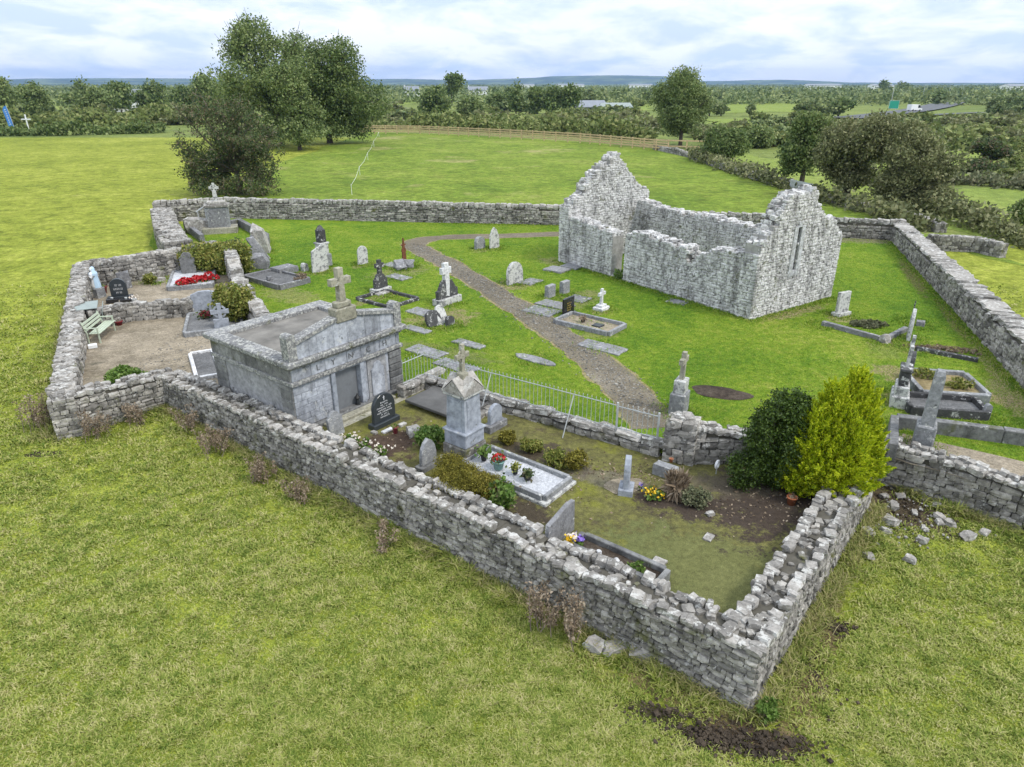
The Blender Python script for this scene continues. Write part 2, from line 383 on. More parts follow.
M['sheet'] = plain('grey_green_sheet', (0.26, 0.30, 0.28), 0.7, 0.2, 3)
M['white'] = plain('white_paint', (0.75, 0.76, 0.76), 0.6, 0.1, 6)
M['bluepaint'] = plain('pale_blue_paint', (0.42, 0.56, 0.68), 0.6, 0.12, 6)
M['bluebanner'] = plain('blue_banner', (0.05, 0.22, 0.60), 0.6, 0.15, 1)
M['signgreen'] = plain('sign_green', (0.02, 0.30, 0.20), 0.5, 0.1, 1)
M['red'] = plain('red_petals', (0.42, 0.010, 0.014), 0.6, 0.4, 9)
M['redpot'] = plain('dark_red_plastic', (0.20, 0.02, 0.025), 0.5)
M['pinkpot'] = plain('red_pink_glass', (0.45, 0.09, 0.12), 0.4)
M['yellow'] = plain('yellow_petals', (0.72, 0.48, 0.02), 0.6, 0.2, 9)
M['whitepetal'] = plain('cream_petals', (0.75, 0.68, 0.60), 0.6, 0.2, 9)
M['purple'] = plain('purple_petals', (0.22, 0.14, 0.50), 0.6, 0.3, 9)
M['terracotta'] = plain('terracotta', (0.38, 0.13, 0.055), 0.8)
M['blackpot'] = plain('black_plastic', (0.02, 0.02, 0.02), 0.5)
M['turq'] = plain('turquoise_glaze', (0.20, 0.36, 0.33), 0.4)
M['greyroof'] = plain('grey_slate_roof', (0.22, 0.24, 0.27), 0.7, 0.15, 0.5)
M['bark'] = plain('bark', (0.085, 0.070, 0.052), 0.95, 0.4, 4, bstr=0.5, world=True)
M['twig'] = plain('grey_twigs', (0.20, 0.16, 0.13), 0.95, 0.4, 4, world=True)
M['glass'] = plain('dark_window_glass', (0.03, 0.035, 0.04), 0.15)
M['tyre'] = plain('tyre_rubber', (0.02, 0.02, 0.02), 0.9)
M['leaf_dark'] = leaf_mat('dark_leaves', [(0.052, 0.09, 0.025), (0.105, 0.16, 0.042), (0.172, 0.225, 0.068), (0.24, 0.28, 0.105)])
M['leaf_mid'] = leaf_mat('mid_green_leaves', [(0.07, 0.11, 0.034), (0.135, 0.19, 0.058), (0.21, 0.265, 0.09), (0.29, 0.33, 0.13)])
M['leaf_olive'] = leaf_mat('olive_leaves', [(0.075, 0.09, 0.036), (0.14, 0.158, 0.062), (0.215, 0.225, 0.098), (0.3, 0.29, 0.15)])
M['leaf_brown'] = leaf_mat('brownish_leaves', [(0.032, 0.056, 0.02), (0.068, 0.104, 0.034), (0.115, 0.142, 0.05), (0.185, 0.13, 0.088)])
M['leaf_far'] = leaf_mat('distant_leaves', [(0.075, 0.11, 0.042), (0.13, 0.175, 0.066), (0.195, 0.235, 0.092), (0.28, 0.305, 0.13)], 0.15, 0.8)
M['leaf_scrub'] = leaf_mat('scrub_leaves', [(0.085, 0.12, 0.034), (0.145, 0.185, 0.052), (0.205, 0.24, 0.075), (0.29, 0.295, 0.115)], 0.2, 0.8)
M['leaf_gold'] = leaf_mat('golden_cypress_leaves', [(0.14, 0.22, 0.006), (0.34, 0.45, 0.014), (0.55, 0.62, 0.02), (0.72, 0.74, 0.05)], 0.38, 0.55, 1.5)
M['leaf_laurel'] = leaf_mat('glossy_dark_leaves', [(0.022, 0.042, 0.007), (0.04, 0.074, 0.011), (0.068, 0.112, 0.018), (0.11, 0.16, 0.035)], 0.2, 0.35, 1.5)
M['leaf_shrub'] = leaf_mat('yellow_green_leaves', [(0.077, 0.105, 0.020), (0.154, 0.189, 0.034), (0.245, 0.259, 0.056), (0.378, 0.336, 0.098)], 0.25, 0.6, 1.2)
M['leaf_pot'] = leaf_mat('fresh_green_leaves', [(0.057, 0.115, 0.017), (0.103, 0.184, 0.029), (0.161, 0.253, 0.052), (0.230, 0.299, 0.092)], 0.25, 0.6, 2)
M['leaf_moss'] = leaf_mat('mossy_heather_leaves', [(0.074, 0.074, 0.011), (0.142, 0.128, 0.019), (0.196, 0.182, 0.027), (0.270, 0.223, 0.047)], 0.15, 0.9, 2)
M['leaf_dead'] = leaf_mat('dead_dock_leaves', [(0.13, 0.095, 0.06), (0.22, 0.165, 0.11), (0.32, 0.25, 0.175), (0.4, 0.33, 0.25)], 0.2, 0.9, 2)
M['leaf_grey'] = leaf_mat('grey_green_leaves', [(0.08, 0.09, 0.045), (0.13, 0.145, 0.075), (0.20, 0.21, 0.12), (0.27, 0.25, 0.15)], 0.2, 0.9, 2)
M['leaf_dry'] = leaf_mat('uncut_grass', [(0.12, 0.16, 0.03), (0.22, 0.25, 0.06), (0.36, 0.33, 0.13), (0.48, 0.42, 0.22)], 0.25, 0.8, 1.5)
s = NM('grass_blades'); v = s.pos()
f = s.mix(0.22, s.mix(0.6, s.mix(0.5, s.noise(v, 0.09, 4, 0.6), s.noise(v, 0.5, 5, 0.65, 0.3)), s.noise(v, 2.6, 5, 0.7, 0.3)), s.island())
c = s.ramp(f, [(0.36, (0.115, 0.180, 0.026)), (0.45, (0.230, 0.290, 0.048)), (0.53, (0.365, 0.395, 0.095)), (0.63, (0.52, 0.48, 0.22))])
c = s.mix(s.ramp(s.noise(v, 0.9, 7, 0.75), [(0.63, 0.0), (0.74, 0.6)]), c, (0.30, 0.25, 0.11))
M['blade'] = s.finish(c, 0.7, None, spec=0.2, transl=0.3)
s = NM('far_hills'); v = s.pos()
c = s.ramp(s.noise(v, 0.004, 5, 0.6), [(0.35, (0.035, 0.055, 0.02)), (0.5, (0.06, 0.085, 0.03)), (0.62, (0.15, 0.18, 0.06))])
M['hills'] = s.finish(c, 1.0, None, spec=0.0)

# ------------------------------------------------------------------ foliage
def leaf_quads(mb, C, size, aspect=1.6, mi=0, up=None):
    """one bent diamond per point, random orientation (or leaning along up)"""
    C = np.asarray(C, float); n = len(C)
    d = rng.normal(0, 1, (n, 3))
    if up is not None: d = d*0.45+up
    d /= np.linalg.norm(d, axis=1)[:, None]+1e-9
    q = rng.normal(0, 1, (n, 3)); b = np.cross(d, q); b /= np.linalg.norm(b, axis=1)[:, None]+1e-9
    sz = (size*rng.uniform(0.55, 1.4, n))[:, None]
    a = d*sz*0.5*aspect; b = b*sz*0.5
    V = np.stack([C-a, C+b, C+a, C-b], 1).reshape(-1, 3)
    F = np.arange(n*4).reshape(-1, 4)
    mb.add(V, F, mi)
def clumps(blobs, n, per=14, spread=0.5, shell=0.55):
    """leaf points: clump centres through the outer part of ellipsoids, leaves gathered round them"""
    vol = np.array([b[3]*b[4]*b[5] for b in blobs])**0.7; vol = vol/vol.sum()
    nc = max(3, n//per); k = rng.choice(len(blobs), nc, p=vol); B = np.array(blobs)[k]
    d = rng.normal(0, 1, (nc, 3)); d /= np.linalg.norm(d, axis=1)[:, None]
    r = rng.uniform(shell**3, 1, nc)**(1/3)
    cc = B[:, :3]+d*r[:, None]*B[:, 3:6]
    pts = np.repeat(cc, per, 0)+rng.normal(0, 1, (nc*per, 3))*spread*np.array([1, 1, 0.7])
    return pts, cc
def crown_blobs(H, env, k=16):
    """env: list of (dx, dy, z, rx, rz) big masses; k small lobes placed in each"""
    out = []
    for (dx, dy, z, rx, rz) in env:
        out.append((dx, dy, z, rx*0.7, rx*0.7, rz*0.75))
        for i in range(k):
            d = np.array([random.gauss(0, 1), random.gauss(0, 1), random.gauss(0, 1)]); d /= np.linalg.norm(d)
            q = random.uniform(0.45, 0.92); r = random.uniform(0.20, 0.46)
            out.append((dx+d[0]*rx*q, dy+d[1]*rx*q, z+d[2]*rz*q, rx*r, rx*r, rz*r*random.uniform(0.8, 1.1)))
    return out
def tree(name, label, cat, loc, env, leaf, nleaf=9000, lsize=0.35, trunk_r=0.3, H=None, group=None, per=14, spread=0.45, lobes=11, twigs=0, yaw=0, lean=0):
    t = thing(name, label, cat, loc, yaw, group)
    top = max(e[2]+e[4] for e in env); low = min(e[2]-e[4] for e in env)
    blobs = crown_blobs(top, env, lobes)
    mb = MB()
    fork = Vector((lean, 0, max(0.6, low+0.25*(top-low))))
    mb.tube([(0, 0, -0.3), (0, 0, 0.15), tuple(fork*0.5), tuple(fork)], [trunk_r*1.5, trunk_r*1.1, trunk_r*0.9, trunk_r*0.75], 8)
    for i, b in enumerate(blobs[:26]):
        e = Vector(b[:3]); m = fork.lerp(e, 0.5)+Vector((random.uniform(-.3, .3), random.uniform(-.3, .3), random.uniform(0, .4)))
        mb.tube([tuple(fork*0.92), tuple(m), tuple(e), tuple(e+(e-m)*0.6)], [trunk_r*0.45, trunk_r*0.3, trunk_r*0.14, trunk_r*0.04], 5)
    tr = obj('trunk', mb, M['bark'], t)
    mb = MB(); pts, cc = clumps(blobs, nleaf, per, spread); leaf_quads(mb, pts, lsize)
    obj('crown', mb, leaf, t)
    if twigs:
        mb = MB()
        for p in cc[rng.choice(len(cc), min(twigs, len(cc)), replace=False)]:
            c0 = Vector(p); cdir = (c0-Vector((0, 0, low+(top-low)*0.4))).normalized()
            for _ in range(3):
                q = c0+(cdir+Vector((random.gauss(0, .5), random.gauss(0, .5), random.gauss(0.1, .4)))).normalized()*random.uniform(0.4, 0.9)
                mb.tube([tuple(c0-cdir*0.4), tuple(c0), tuple(q)], [0.03, 0.02, 0.008], 3)
        obj('twigs', mb, M['twig'], t)
    return t
def bush(name, label, loc, rx, ry, rz, leaf, n=900, lsize=0.09, cat='bush', group=None, yaw=0, z0=0.75, spread=None, per=10, lobes=7, up=None, aspect=1.6):
    """a shrub: stems and a crown of leaves sitting on the ground"""
    t = thing(name, label, cat, loc, yaw, group)
    bl = [(0, 0, rz*z0, rx*0.75, ry*0.75, rz*0.75)]
    for i in range(lobes):
        a = random.uniform(0, 6.28); q = random.uniform(0.35, 0.7); r = random.uniform(0.3, 0.45)
        bl.append((math.cos(a)*rx*q, math.sin(a)*ry*q, rz*random.uniform(0.4, 1.15), rx*r, ry*r, rz*r))
    n = int(n*2.6); lsize *= 0.72
    pts, cc = clumps(bl, n, per, spread if spread is not None else min(rx, rz)*0.11, 0.3)
    pts[:, 2] = np.maximum(pts[:, 2], 0.02)
    mb = MB(); leaf_quads(mb, pts, lsize, aspect, up=up); obj('foliage', mb, leaf, t)
    mb = MB()
    for i in range(7):
        p = Vector(cc[random.randrange(len(cc))]); mb.tube([(random.uniform(-.08, .08)*rx, random.uniform(-.08, .08)*ry, -0.05), tuple(p*0.5), tuple(p*0.9)], [0.02+0.01*rx, 0.012+0.006*rx, 0.004], 4)
    obj('stems', mb, M['twig'], t)
    return t
def hedge(name, label, pts, w, h, leaf, n=4000, lsize=0.3, cat='hedge', group=None):
    pts = [Vector(p) for p in pts]; L = [(b-a).length for a, b in zip(pts, pts[1:])]; tot = sum(L)
    C = []
    nc = n//10
    for i in range(nc):
        s_ = random.uniform(0, tot); k = 0
        while k < len(L)-1 and s_ > L[k]: s_ -= L[k]; k += 1
        p = pts[k].lerp(pts[k+1], min(1, s_/L[k])); d = (pts[k+1]-pts[k]).normalized(); nn = Vector((-d.y, d.x, 0))
        hh = h*max(.25, (0.75+1.0*mnoise.noise(p*0.14)))
        p = p+nn*random.gauss(0, w*0.33)+Vector((0, 0, hh*random.random()**0.6)); C.append(p[:])
    C = np.repeat(np.array(C), 10, 0)+rng.normal(0, 1, (nc*10, 3))*lsize*1.2
    base = min(p.z for p in pts); C[:, 2] = np.maximum(C[:, 2], base+0.03)
    mb = MB(); leaf_quads(mb, C, lsize); o = obj(name, mb, leaf); return tag(o, label, cat, group)

# ------------------------------------------------------------------ dry stone walls
def seg_frames(pts):
    out = []
    for a, b in zip(pts, pts[1:]):
        d = Vector((b[0]-a[0], b[1]-a[1])); L = d.length; d /= L
        out.append((Vector((a[0], a[1])), d, Vector((-d.y, d.x)), L))
    return out
def wall_mesh(pts, zb, zt, th, sw=0.30, shh=0.15, cope='double', holes=(), ext=None, ends=True, cs=1.0, jit=0.065, sides=(-1, 1), proud=0.033, cored=0.09):
    """pts centre line; zb(x,y), zt(s) absolute heights; materials 0 stone, 1 core, 2 coping"""
    mb = MB(); S = 0.0
    segs = seg_frames(pts)
    C = []; Hh = []; Y = []; C2 = []; H2 = []; Y2 = []
    for si, (a, d, n, L) in enumerate(segs):
        yaw = math.atan2(d.y, d.x)
        e0 = th/2 if (si > 0) else 0; e1 = th/2 if si < len(segs)-1 else 0
        # core, in short lengths that follow the top
        m = max(1, int((L+e0*0+e1*0)/0.35)); ds = L/m
        for i in range(m):
            s0 = i*ds; sc = S+s0+ds/2; p = a+d*(s0+ds/2)
            b0 = zb(p.x, p.y)-0.3; t0 = zt(sc)-0.10-(0.06 if cope in ('double', 'round') else 0)
            iv = [(b0, t0)]
            for (h0, h1, g0, g1) in holes:
                if h0 < sc < h1: iv = [q for (x, y) in iv for q in ((x, min(y, g0)), (max(x, g1), y)) if q[1]-q[0] > 0.03]
            for (x, y) in iv: mb.box((p.x, p.y, (x+y)/2), (ds/2, th/2-cored, (y-x)/2), 1, yaw)
        for sd in sides:
            z = 0.0; zmax = max(zt(S+k*L/12) for k in range(13)); zmin = min(zb((a+d*(k*L/6)).x, (a+d*(k*L/6)).y) for k in range(7))-0.15
            z = zmin
            while z < zmax:
                ch = shh*random.uniform(0.7, 1.45); x = -e0*0.9; xe = L+e1*0.9
                while x < xe-0.01:
                    wd = min(sw*random.choice((0.5, 0.65, 0.8, 1.0, 1.25, 1.65))*random.uniform(0.85, 1.15), xe-x)
                    if xe-x-wd < 0.4*sw: wd = xe-x
                    if cope == 'none' and wd < 0.4*sw: wd = 0.5*sw
                    c = x+wd/2; sc = S+min(max(c, 0), L); p = a+d*c
                    top = zt(sc)
                    zz = z+ch/2+random.uniform(-0.02, 0.02)
                    ok = zz+ch*0.3 < top-(0.16*cs if cope in ('double', 'round', 'flat') else 0) and zz > zb(p.x, p.y)-0.2
                    if ok:
                        for (h0, h1, g0, g1) in holes:
                            if h0-wd*0.3 < sc < h1+wd*0.3 and g0 < zz < g1: ok = False
                    if ok:
                        dep = random.uniform(0.10, 0.17); off = th/2-dep+random.uniform(-proud, proud)
                        q = p+n*sd*off
                        C.append((q.x, q.y, zz)); Hh.append((wd/2*0.98, dep, ch/2*0.98)); Y.append(yaw)
                    x += wd
                z += ch
        for (h0, h1, g0, g1) in holes:                      # dressed faces inside an opening
            if h1-h0 < 0.4: continue
            for c in (h0-0.05, h1+0.05):
                c -= S
                if not (0 < c < L): continue
                p = a+d*c; z = max(zb(p.x, p.y)-0.1, g0); top = zt(S+c+(0.15 if c+S > h1 else -0.15))-0.05
                while z < top:
                    ch = shh*random.uniform(0.8, 1.4); k = -th/2
                    while k < th/2-0.05:
                        wd = min(random.uniform(0.2, 0.4), th/2-k); q = p+n*(k+wd/2)
                        C.append((q.x, q.y, z+ch/2)); Hh.append((0.12+random.uniform(-.02, .02), wd/2*0.98, ch/2*0.98)); Y.append(yaw); k += wd
                    z += ch
        # coping
        x = 0.0
        if cope == 'double':
            for sd in (-1, 1):
                x = -e0
                while x < L+e1:
                    wd = random.uniform(0.08, 0.30); c = x+wd/2; sc = S+min(max(c, 0), L); q = a+d*c+n*sd*(th/2-0.11+random.uniform(-0.05, 0.04)); hh = random.uniform(0.04, 0.095)
                    if random.random() < 0.93:
                        C2.append((q.x, q.y, zt(sc)-0.12+hh*0.55)); H2.append((wd/2, random.uniform(0.09, 0.14), hh)); Y2.append(yaw+random.gauss(0, 0.2))
                    x += wd
            # rubble and earth between the two rows
            for i in range(int(L*11)):
                c = random.uniform(0, L); q = a+d*c+n*random.uniform(-0.5, 0.5)*(th-0.45); r = random.uniform(0.03, 0.09)
                C.append((q.x, q.y, zt(S+c)-0.155)); Hh.append((r*1.4, r, r*0.8)); Y.append(random.uniform(0, 3))
        elif cope == 'round':
            x = 0
            while x < L:
                wd = random.uniform(0.22, 0.42)*cs; c = x+wd/2; q = a+d*c
                C2.append((q.x, q.y, zt(S+c)-0.06)); H2.append((wd/2*0.95, th/2*random.uniform(0.75, 0.98), random.uniform(0.09, 0.15)*cs)); Y2.append(yaw+random.gauss(0, 0.06)); x += wd
        elif cope == 'flat':
            x = 0
            while x < L:
                wd = random.uniform(0.35, 0.95); c = x+wd/2; q = a+d*c+n*random.uniform(-0.04, 0.04)
                C2.append((q.x, q.y, zt(S+min(c, L))-0.04)); H2.append((wd/2*0.97, th/2*random.uniform(0.92, 1.12), random.uniform(0.06, 0.11))); Y2.append(yaw+random.gauss(0, 0.04)); x += wd
        elif cope == 'rubble':
            for i in range(int(L*th*34)):
                r = random.uniform(0.06, 0.16); c = random.uniform(r, L-r); q = a+d*c+n*random.uniform(-0.5, 0.5)*(th-2.2*r)
                C2.append((q.x, q.y, zt(S+c)-0.10+random.uniform(-0.05, 0.06))); H2.append((r*1.2, r, r*0.75)); Y2.append(random.uniform(0, 3))
        # end faces
        if ends:
            for (c, flag) in ((0.02, si == 0), (L-0.02, si == len(segs)-1)):
                if not flag: continue
                z = zb((a+d*c).x, (a+d*c).y)-0.1; top = zt(S+c)
                while z < top-0.12:
                    ch = shh*random.uniform(0.8, 1.4); k = -th/2
                    while k < th/2-0.05:
                        wd = min(random.uniform(0.2, 0.45), th/2-k); q = a+d*c+n*(k+wd/2)
                        C.append((q.x, q.y, z+ch/2)); Hh.append((0.11, wd/2*0.96, ch/2*0.97)); Y.append(yaw); k += wd
                    z += ch
        S += L
    stones(mb, C, Hh, Y, jit, 0); stones(mb, C2, H2, Y2, 0.09, 2, 0.10)
    return mb
def field_z(x, y):
    k = min(1.0, max(0.0, (y-16.0)/18.0)); k = k*k*(3-2*k)
    return 0.86*k
def interp(prof):
    xs = [p[0] for p in prof]; ys = [p[1] for p in prof]
    return lambda s: float(np.interp(s, xs, ys))
def ragged(f, amp, seed, cell=0.32):
    """broken wall top: whole stones missing or standing"""
    r = random.Random(seed); t = [r.choice((-1, -.4, 0, 0, .3, .6)) for _ in range(200)]
    return lambda s: f(s)+amp*t[int(s/cell) % 200]
def wobble(f, amp=0.06, sc=0.7, seed=0.0): return lambda s: f(s)+amp*mnoise.noise(Vector((s*sc, seed, 0.3)))+amp*.55*mnoise.noise(Vector((s*sc*2.7, seed+5, 0.9)))
def stone_wall(name, label, pts, zb, zt, th, mats=None, group=None, **k):
    o = obj(name, wall_mesh(pts, zb, zt, th, **k), mats or [M['wall'], M['core'], M['cope']])
    return tag(o, label, 'stone wall', group)

# ================================================================== THE SETTING
A = R(52.1)                                   # the graves' axis: every stone faces the same way
UX = Vector((math.cos(A), math.sin(A), 0)); VX = Vector((-math.sin(A), math.cos(A), 0))
TAN = (0.27, 0.215, 0.12); SOIL = (0.060, 0.046, 0.036); MUD = (0.042, 0.032, 0.024); BROWN = (0.16, 0.115, 0.065)
def spot(x, y, z, rx, ry, rot, col, st=1.0):
    p = P(x, y, z); return (p.x, p.y, rx*1.12, ry*1.12, rot, col, st)
M['lawn'] = ground_mat('lawn_grass_worn', GREENL, (0.12, 0.5, 3.5), bscale=22, bdist=0.02, patches=[(0.5, 0.68, 0.78, (0.25, 0.24, 0.08))], spots=[
    spot(318, 271, .9, 1.1, .9, A, TAN, .8), spot(363, 265, .9, .9, .5, A, TAN, .6), spot(400, 272, .9, 2.0, 1.2, A, TAN, .55), spot(372, 300, .9, 1.6, .35, A, TAN, .8),
    spot(440, 318, .9, 1.7, 1.5, A, TAN, .9), spot(487, 249, .9, 1.2, .6, A, TAN, .6), spot(515, 284, .9, 1.3, .9, A, TAN, .9), spot(575, 300, .9, 2.1, 1.0, A, TAN, .6),
    spot(601, 311, .9, .6, .45, A, TAN, .9), spot(602, 330, .9, 1.5, .8, A, TAN, .5), spot(795, 312, .9, 2.3, .5, R(33), TAN, .9), spot(840, 318, .9, .8, .6, A, TAN, .7),
    spot(690, 425, .9, .7, .5, A, TAN, .7), spot(904, 375, .9, .9, 1.1, A, TAN, .9), spot(898, 400, .9, .6, .8, A, TAN, .8), spot(1000, 400, .9, .5, 1.2, A, TAN, .9), spot(935, 347, .9, 2.2, .35, R(-12), BROWN, .9), spot(890, 345, .9, 2.0, .8, A, (.2, .2, .07), .5),
    spot(867, 240, .9, 3.2, 1.2, R(-8), (.19, .16, .11), .8), spot(912, 275, .9, 4.6, .42, R(70), BROWN, .7), spot(950, 315, .9, 3.8, .34, R(70), BROWN, .7), spot(990, 362, .9, 3.2, .34, R(70), TAN, .7), spot(1010, 395, .9, 2.0, .6, R(70), TAN, .7),
    spot(445, 352, .9, 2.4, .7, R(-30), (.2, .17, .1), .5), spot(290, 295, .9, 1.0, 2.2, A, TAN, .5), spot(555, 262, .9, 1.5, .7, R(-50), TAN, .6), spot(680, 300, .9, .8, .35, R(-54), (.2, .2, .14), .5)])
M['mossground'] = ground_mat('plot_ground', [(0.060, 0.055, 0.028), (0.105, 0.098, 0.040), (0.150, 0.145, 0.048), (0.19, 0.17, 0.075)], (0.35, 1.1, 7), bscale=22, bdist=0.03, patches=[(0.7, 0.54, 0.66, (0.165, 0.17, 0.030)), (0.9, 0.60, 0.72, (0.085, 0.065, 0.045))], spots=[
    spot(660, 575, .8, 2.1, 2.0, A, (0.125, 0.135, 0.050), 1.0), spot(725, 570, .8, 1.5, 1.7, A, (0.130, 0.135, 0.050), 1.0), spot(735, 590, .8, .9, .9, A, (0.14, 0.145, 0.055), 1.0),
    spot(760, 500, .8, 2.1, 1.5, R(55), SOIL, 1.0), spot(690, 505, .8, 1.3, .65, R(0), SOIL, 1.0), spot(725, 485, .8, 1.6, .7, 0, (.10, .085, .06), .8),
    spot(385, 447, .8, 1.7, 1.0, A, (0.075, 0.052, 0.038), 1.0), spot(540, 452, .8, 1.6, .7, R(-30), (0.065, 0.050, 0.038), .9), spot(525, 512, .8, .9, .5, R(-40), SOIL, .9), spot(610, 480, .8, 1.2, .5, R(-30), (.15, .13, .11), .6), spot(655, 498, .8, .6, .45, 0, SOIL, 1.0)])
M['field'] = ground_mat('field_grass_worn', GREENF, (0.06, 0.55, 4.0), grass=1.1, patches=[(0.22, 0.66, 0.74, (0.27, 0.25, 0.10))], spots=[
    spot(720, 735, 0, .95, .38, R(8), MUD, 1.0), spot(770, 745, 0, .7, .30, R(0), MUD, 1.0), spot(655, 712, 0, .9, .22, R(-36), MUD, .8), spot(600, 690, 0, .5, .16, R(-36), MUD, .6), spot(838, 628, 0, .3, .28, A, MUD, 1.0), spot(812, 668, 0, .42, 2.6, R(-33), BROWN, .9), spot(690, 700, 0, 2.2, .35, R(-36), BROWN, .8), spot(905, 505, .1, 1.5, 1.4, A, (.085, .062, .045), .95), spot(860, 520, .05, .5, 1.3, R(-33), (.12, .09, .06), .6), spot(45, 455, 0, .55, .22, R(5), MUD, 1.0), spot(335, 573, 0, .3, .05, R(25), MUD, .9), spot(300, 490, 0, 3.0, .5, R(-36), (.19, .16, .08), .4), spot(540, 640, 0, 2.2, .4, R(-36), (.19, .16, .08), .5)])

# ground sheet to the horizon
gx = np.concatenate([-np.geomspace(45, 9500, 40)[::-1], np.arange(-44, 45, 1.0), np.geomspace(45, 9500, 40)])
gy = np.concatenate([[-400, -100, -30, -5], np.arange(0, 60, 1.0), np.geomspace(60, 9500, 60)])
X, Y = np.meshgrid(gx, gy); Z = np.vectorize(field_z)(X, Y)
for j in range(X.shape[0]):
    for i in range(X.shape[1]):
        if Y[j, i] < 30: Z[j, i] += 0.05*mnoise.noise(Vector((X[j, i]*0.35, Y[j, i]*0.35, 2.0)))-0.03
V = np.stack([X, Y, Z], 2).reshape(-1, 3); nx = len(gx)
F = np.array([(j*nx+i, j*nx+i+1, (j+1)*nx+i+1, (j+1)*nx+i) for j in range(len(gy)-1) for i in range(nx-1)])
# near ground gets field grass, the land beyond the fence scrub
cy = (Y[:-1, :-1]+Y[1:, 1:]).ravel()/2
mb = MB(); cxm = (X[:-1, :-1]+X[1:, 1:]).ravel()/2; near = (cy < 46) | ((cy < 143) & (cxm < 2)); mb.add(V, F[near], 0)
mb2 = MB(); mb.F.append(F[~near]); mb.M.append(np.full((~near).sum(), 1))
tag(obj('ground', mb, [M['field'], M['scrub']], smooth=True), kind='structure')

def sheet(name, pts, z, mat, jit=0.0, step=0.5):
    """flat sheet with a slightly uneven rim"""
    out = []
    pts = [Vector((p[0], p[1])) for p in pts]
    for a, b in zip(pts, pts[1:]+pts[:1]):
        n = max(1, int((b-a).length/step)); d = (b-a).normalized() if (b-a).length > 0 else Vector((1, 0)); nn = Vector((-d.y, d.x))
        for i in range(n):
            p = a.lerp(b, i/n); q = p+nn*jit*2*mnoise.noise(Vector((p.x*1.7, p.y*1.7, 5.0))) if jit else p
            out.append((q.x, q.y, z))
    mb = MB(); mb.sheet(out); o = obj(name, mb, mat); return tag(o, kind='structure')
def pxs(lst, z=0.9): return [P(x, y, z) for x, y in lst]

G0 = 0.9
RAILW = [Vector(q) for q in ((-3.70, 20.95, 0), (-3.03, 21.86, 0), (-1.12, 20.52, 0), (2.59, 18.08, 0), (4.15, 17.08, 0))]
lawn_pts = [(-3.64, 21.69), (-3.03, 21.86), (-1.12, 20.52), (2.59, 18.08), (4.15, 17.0), (4.95, 16.65), (9.7, 16.4), (11.0, 16.75), (14.5, 13.5), (17.7, 21.3), (25.9, 44.6), (25.6, 45.8), (3.56, 51.4), (-22, 54.2), (-26, 50), (-23.6, 44.3), (-19.8, 39.0), (-18.3, 34.6), (-21.9, 34.6), (-14.3, 19.9), (-12.0, 21.9), (-7.2, 18.3), (-9.98, 20.79), (-7.21, 24.3)]
sheet('lawn', lawn_pts, G0, M['lawn'])
# back field between the graveyard and the fence, greener than the left field
sheet('back_field', [(-29, 62), (-31, 100), (-31, 158), (-8, 148)]+pxs([(500, 137), (600, 143), (668, 150), (740, 172), (830, 205), (920, 232), (1024, 262), (1150, 300)])+[(28, 44), (24, 45.9), (3.6, 51.5), (-22, 54.5)], 0.875, M['backfield'], 0.5, 3)
sheet('side_field', pxs([(690, 152), (770, 178), (880, 215), (960, 232), (1100, 262), (1300, 270), (1200, 215), (1000, 205), (900, 190), (780, 160), (720, 150)]), 0.88, M['farfield'], 0.6, 3)
# distant fields between hedges
for q in ([(392, 97), (425, 95.5), (424, 102), (404, 105), (392, 106)], [(458, 97), (487, 96), (489, 103), (470, 107), (455, 105)], [(516, 117), (560, 113.5), (600, 113), (605, 119), (560, 122), (520, 122)],
          [(708, 103), (760, 101), (824, 107), (822, 112), (770, 112), (712, 114)], [(632, 106), (648, 105), (650, 110), (634, 111)], [(300, 93), (345, 92), (350, 95), (300, 96)], [(560, 97), (640, 96), (645, 99), (565, 100)], [(500, 93.5), (560, 93), (560, 95), (500, 96)], [(720, 94), (800, 93.5), (805, 96), (725, 97)], [(850, 126), (930, 123), (950, 129), (865, 133)], [(700, 120), (760, 118), (775, 122), (715, 125)], [(20, 107), (60, 106), (62, 110), (25, 111)], [(880, 155), (960, 150), (1010, 160), (1005, 178), (940, 176), (890, 168)], [(925, 195), (1010, 185), (1060, 200), (1050, 222), (985, 222)]):
    sheet('field', pxs(q, 0.9), 0.95, M['farfield'], 3.0, 8)
# yards and plots
sheet('gravel_yard', [(-21.9, 34.2), (-19.9, 36.0), (-17.4, 37.2), (-15.2, 36.5), (-12.6, 29.5), (-9.0, 24.6), (-7.2, 24.3), (-9.98, 20.8), (-7.4, 18.6), (-11.9, 21.9), (-14.4, 19.9)], 0.904, M['gravel'], 0.05)
sheet('plot_ground', [(-6.6, 18.0), (-3.70, 21.6), (-3.03, 21.86), (-1.12, 20.52), (2.59, 18.08), (4.15, 17.0), (4.95, 16.65), (9.7, 16.4), (9.3, 15.8), (4.25, 9.5)], 0.80, M['mossground'])
sheet('gravel_yard', [(10.2, 17.0), (11.3, 18.4), (14.9, 16.0), (15.3, 15.2), (14.2, 13.9)], 0.904, M['gravel'], 0.04)
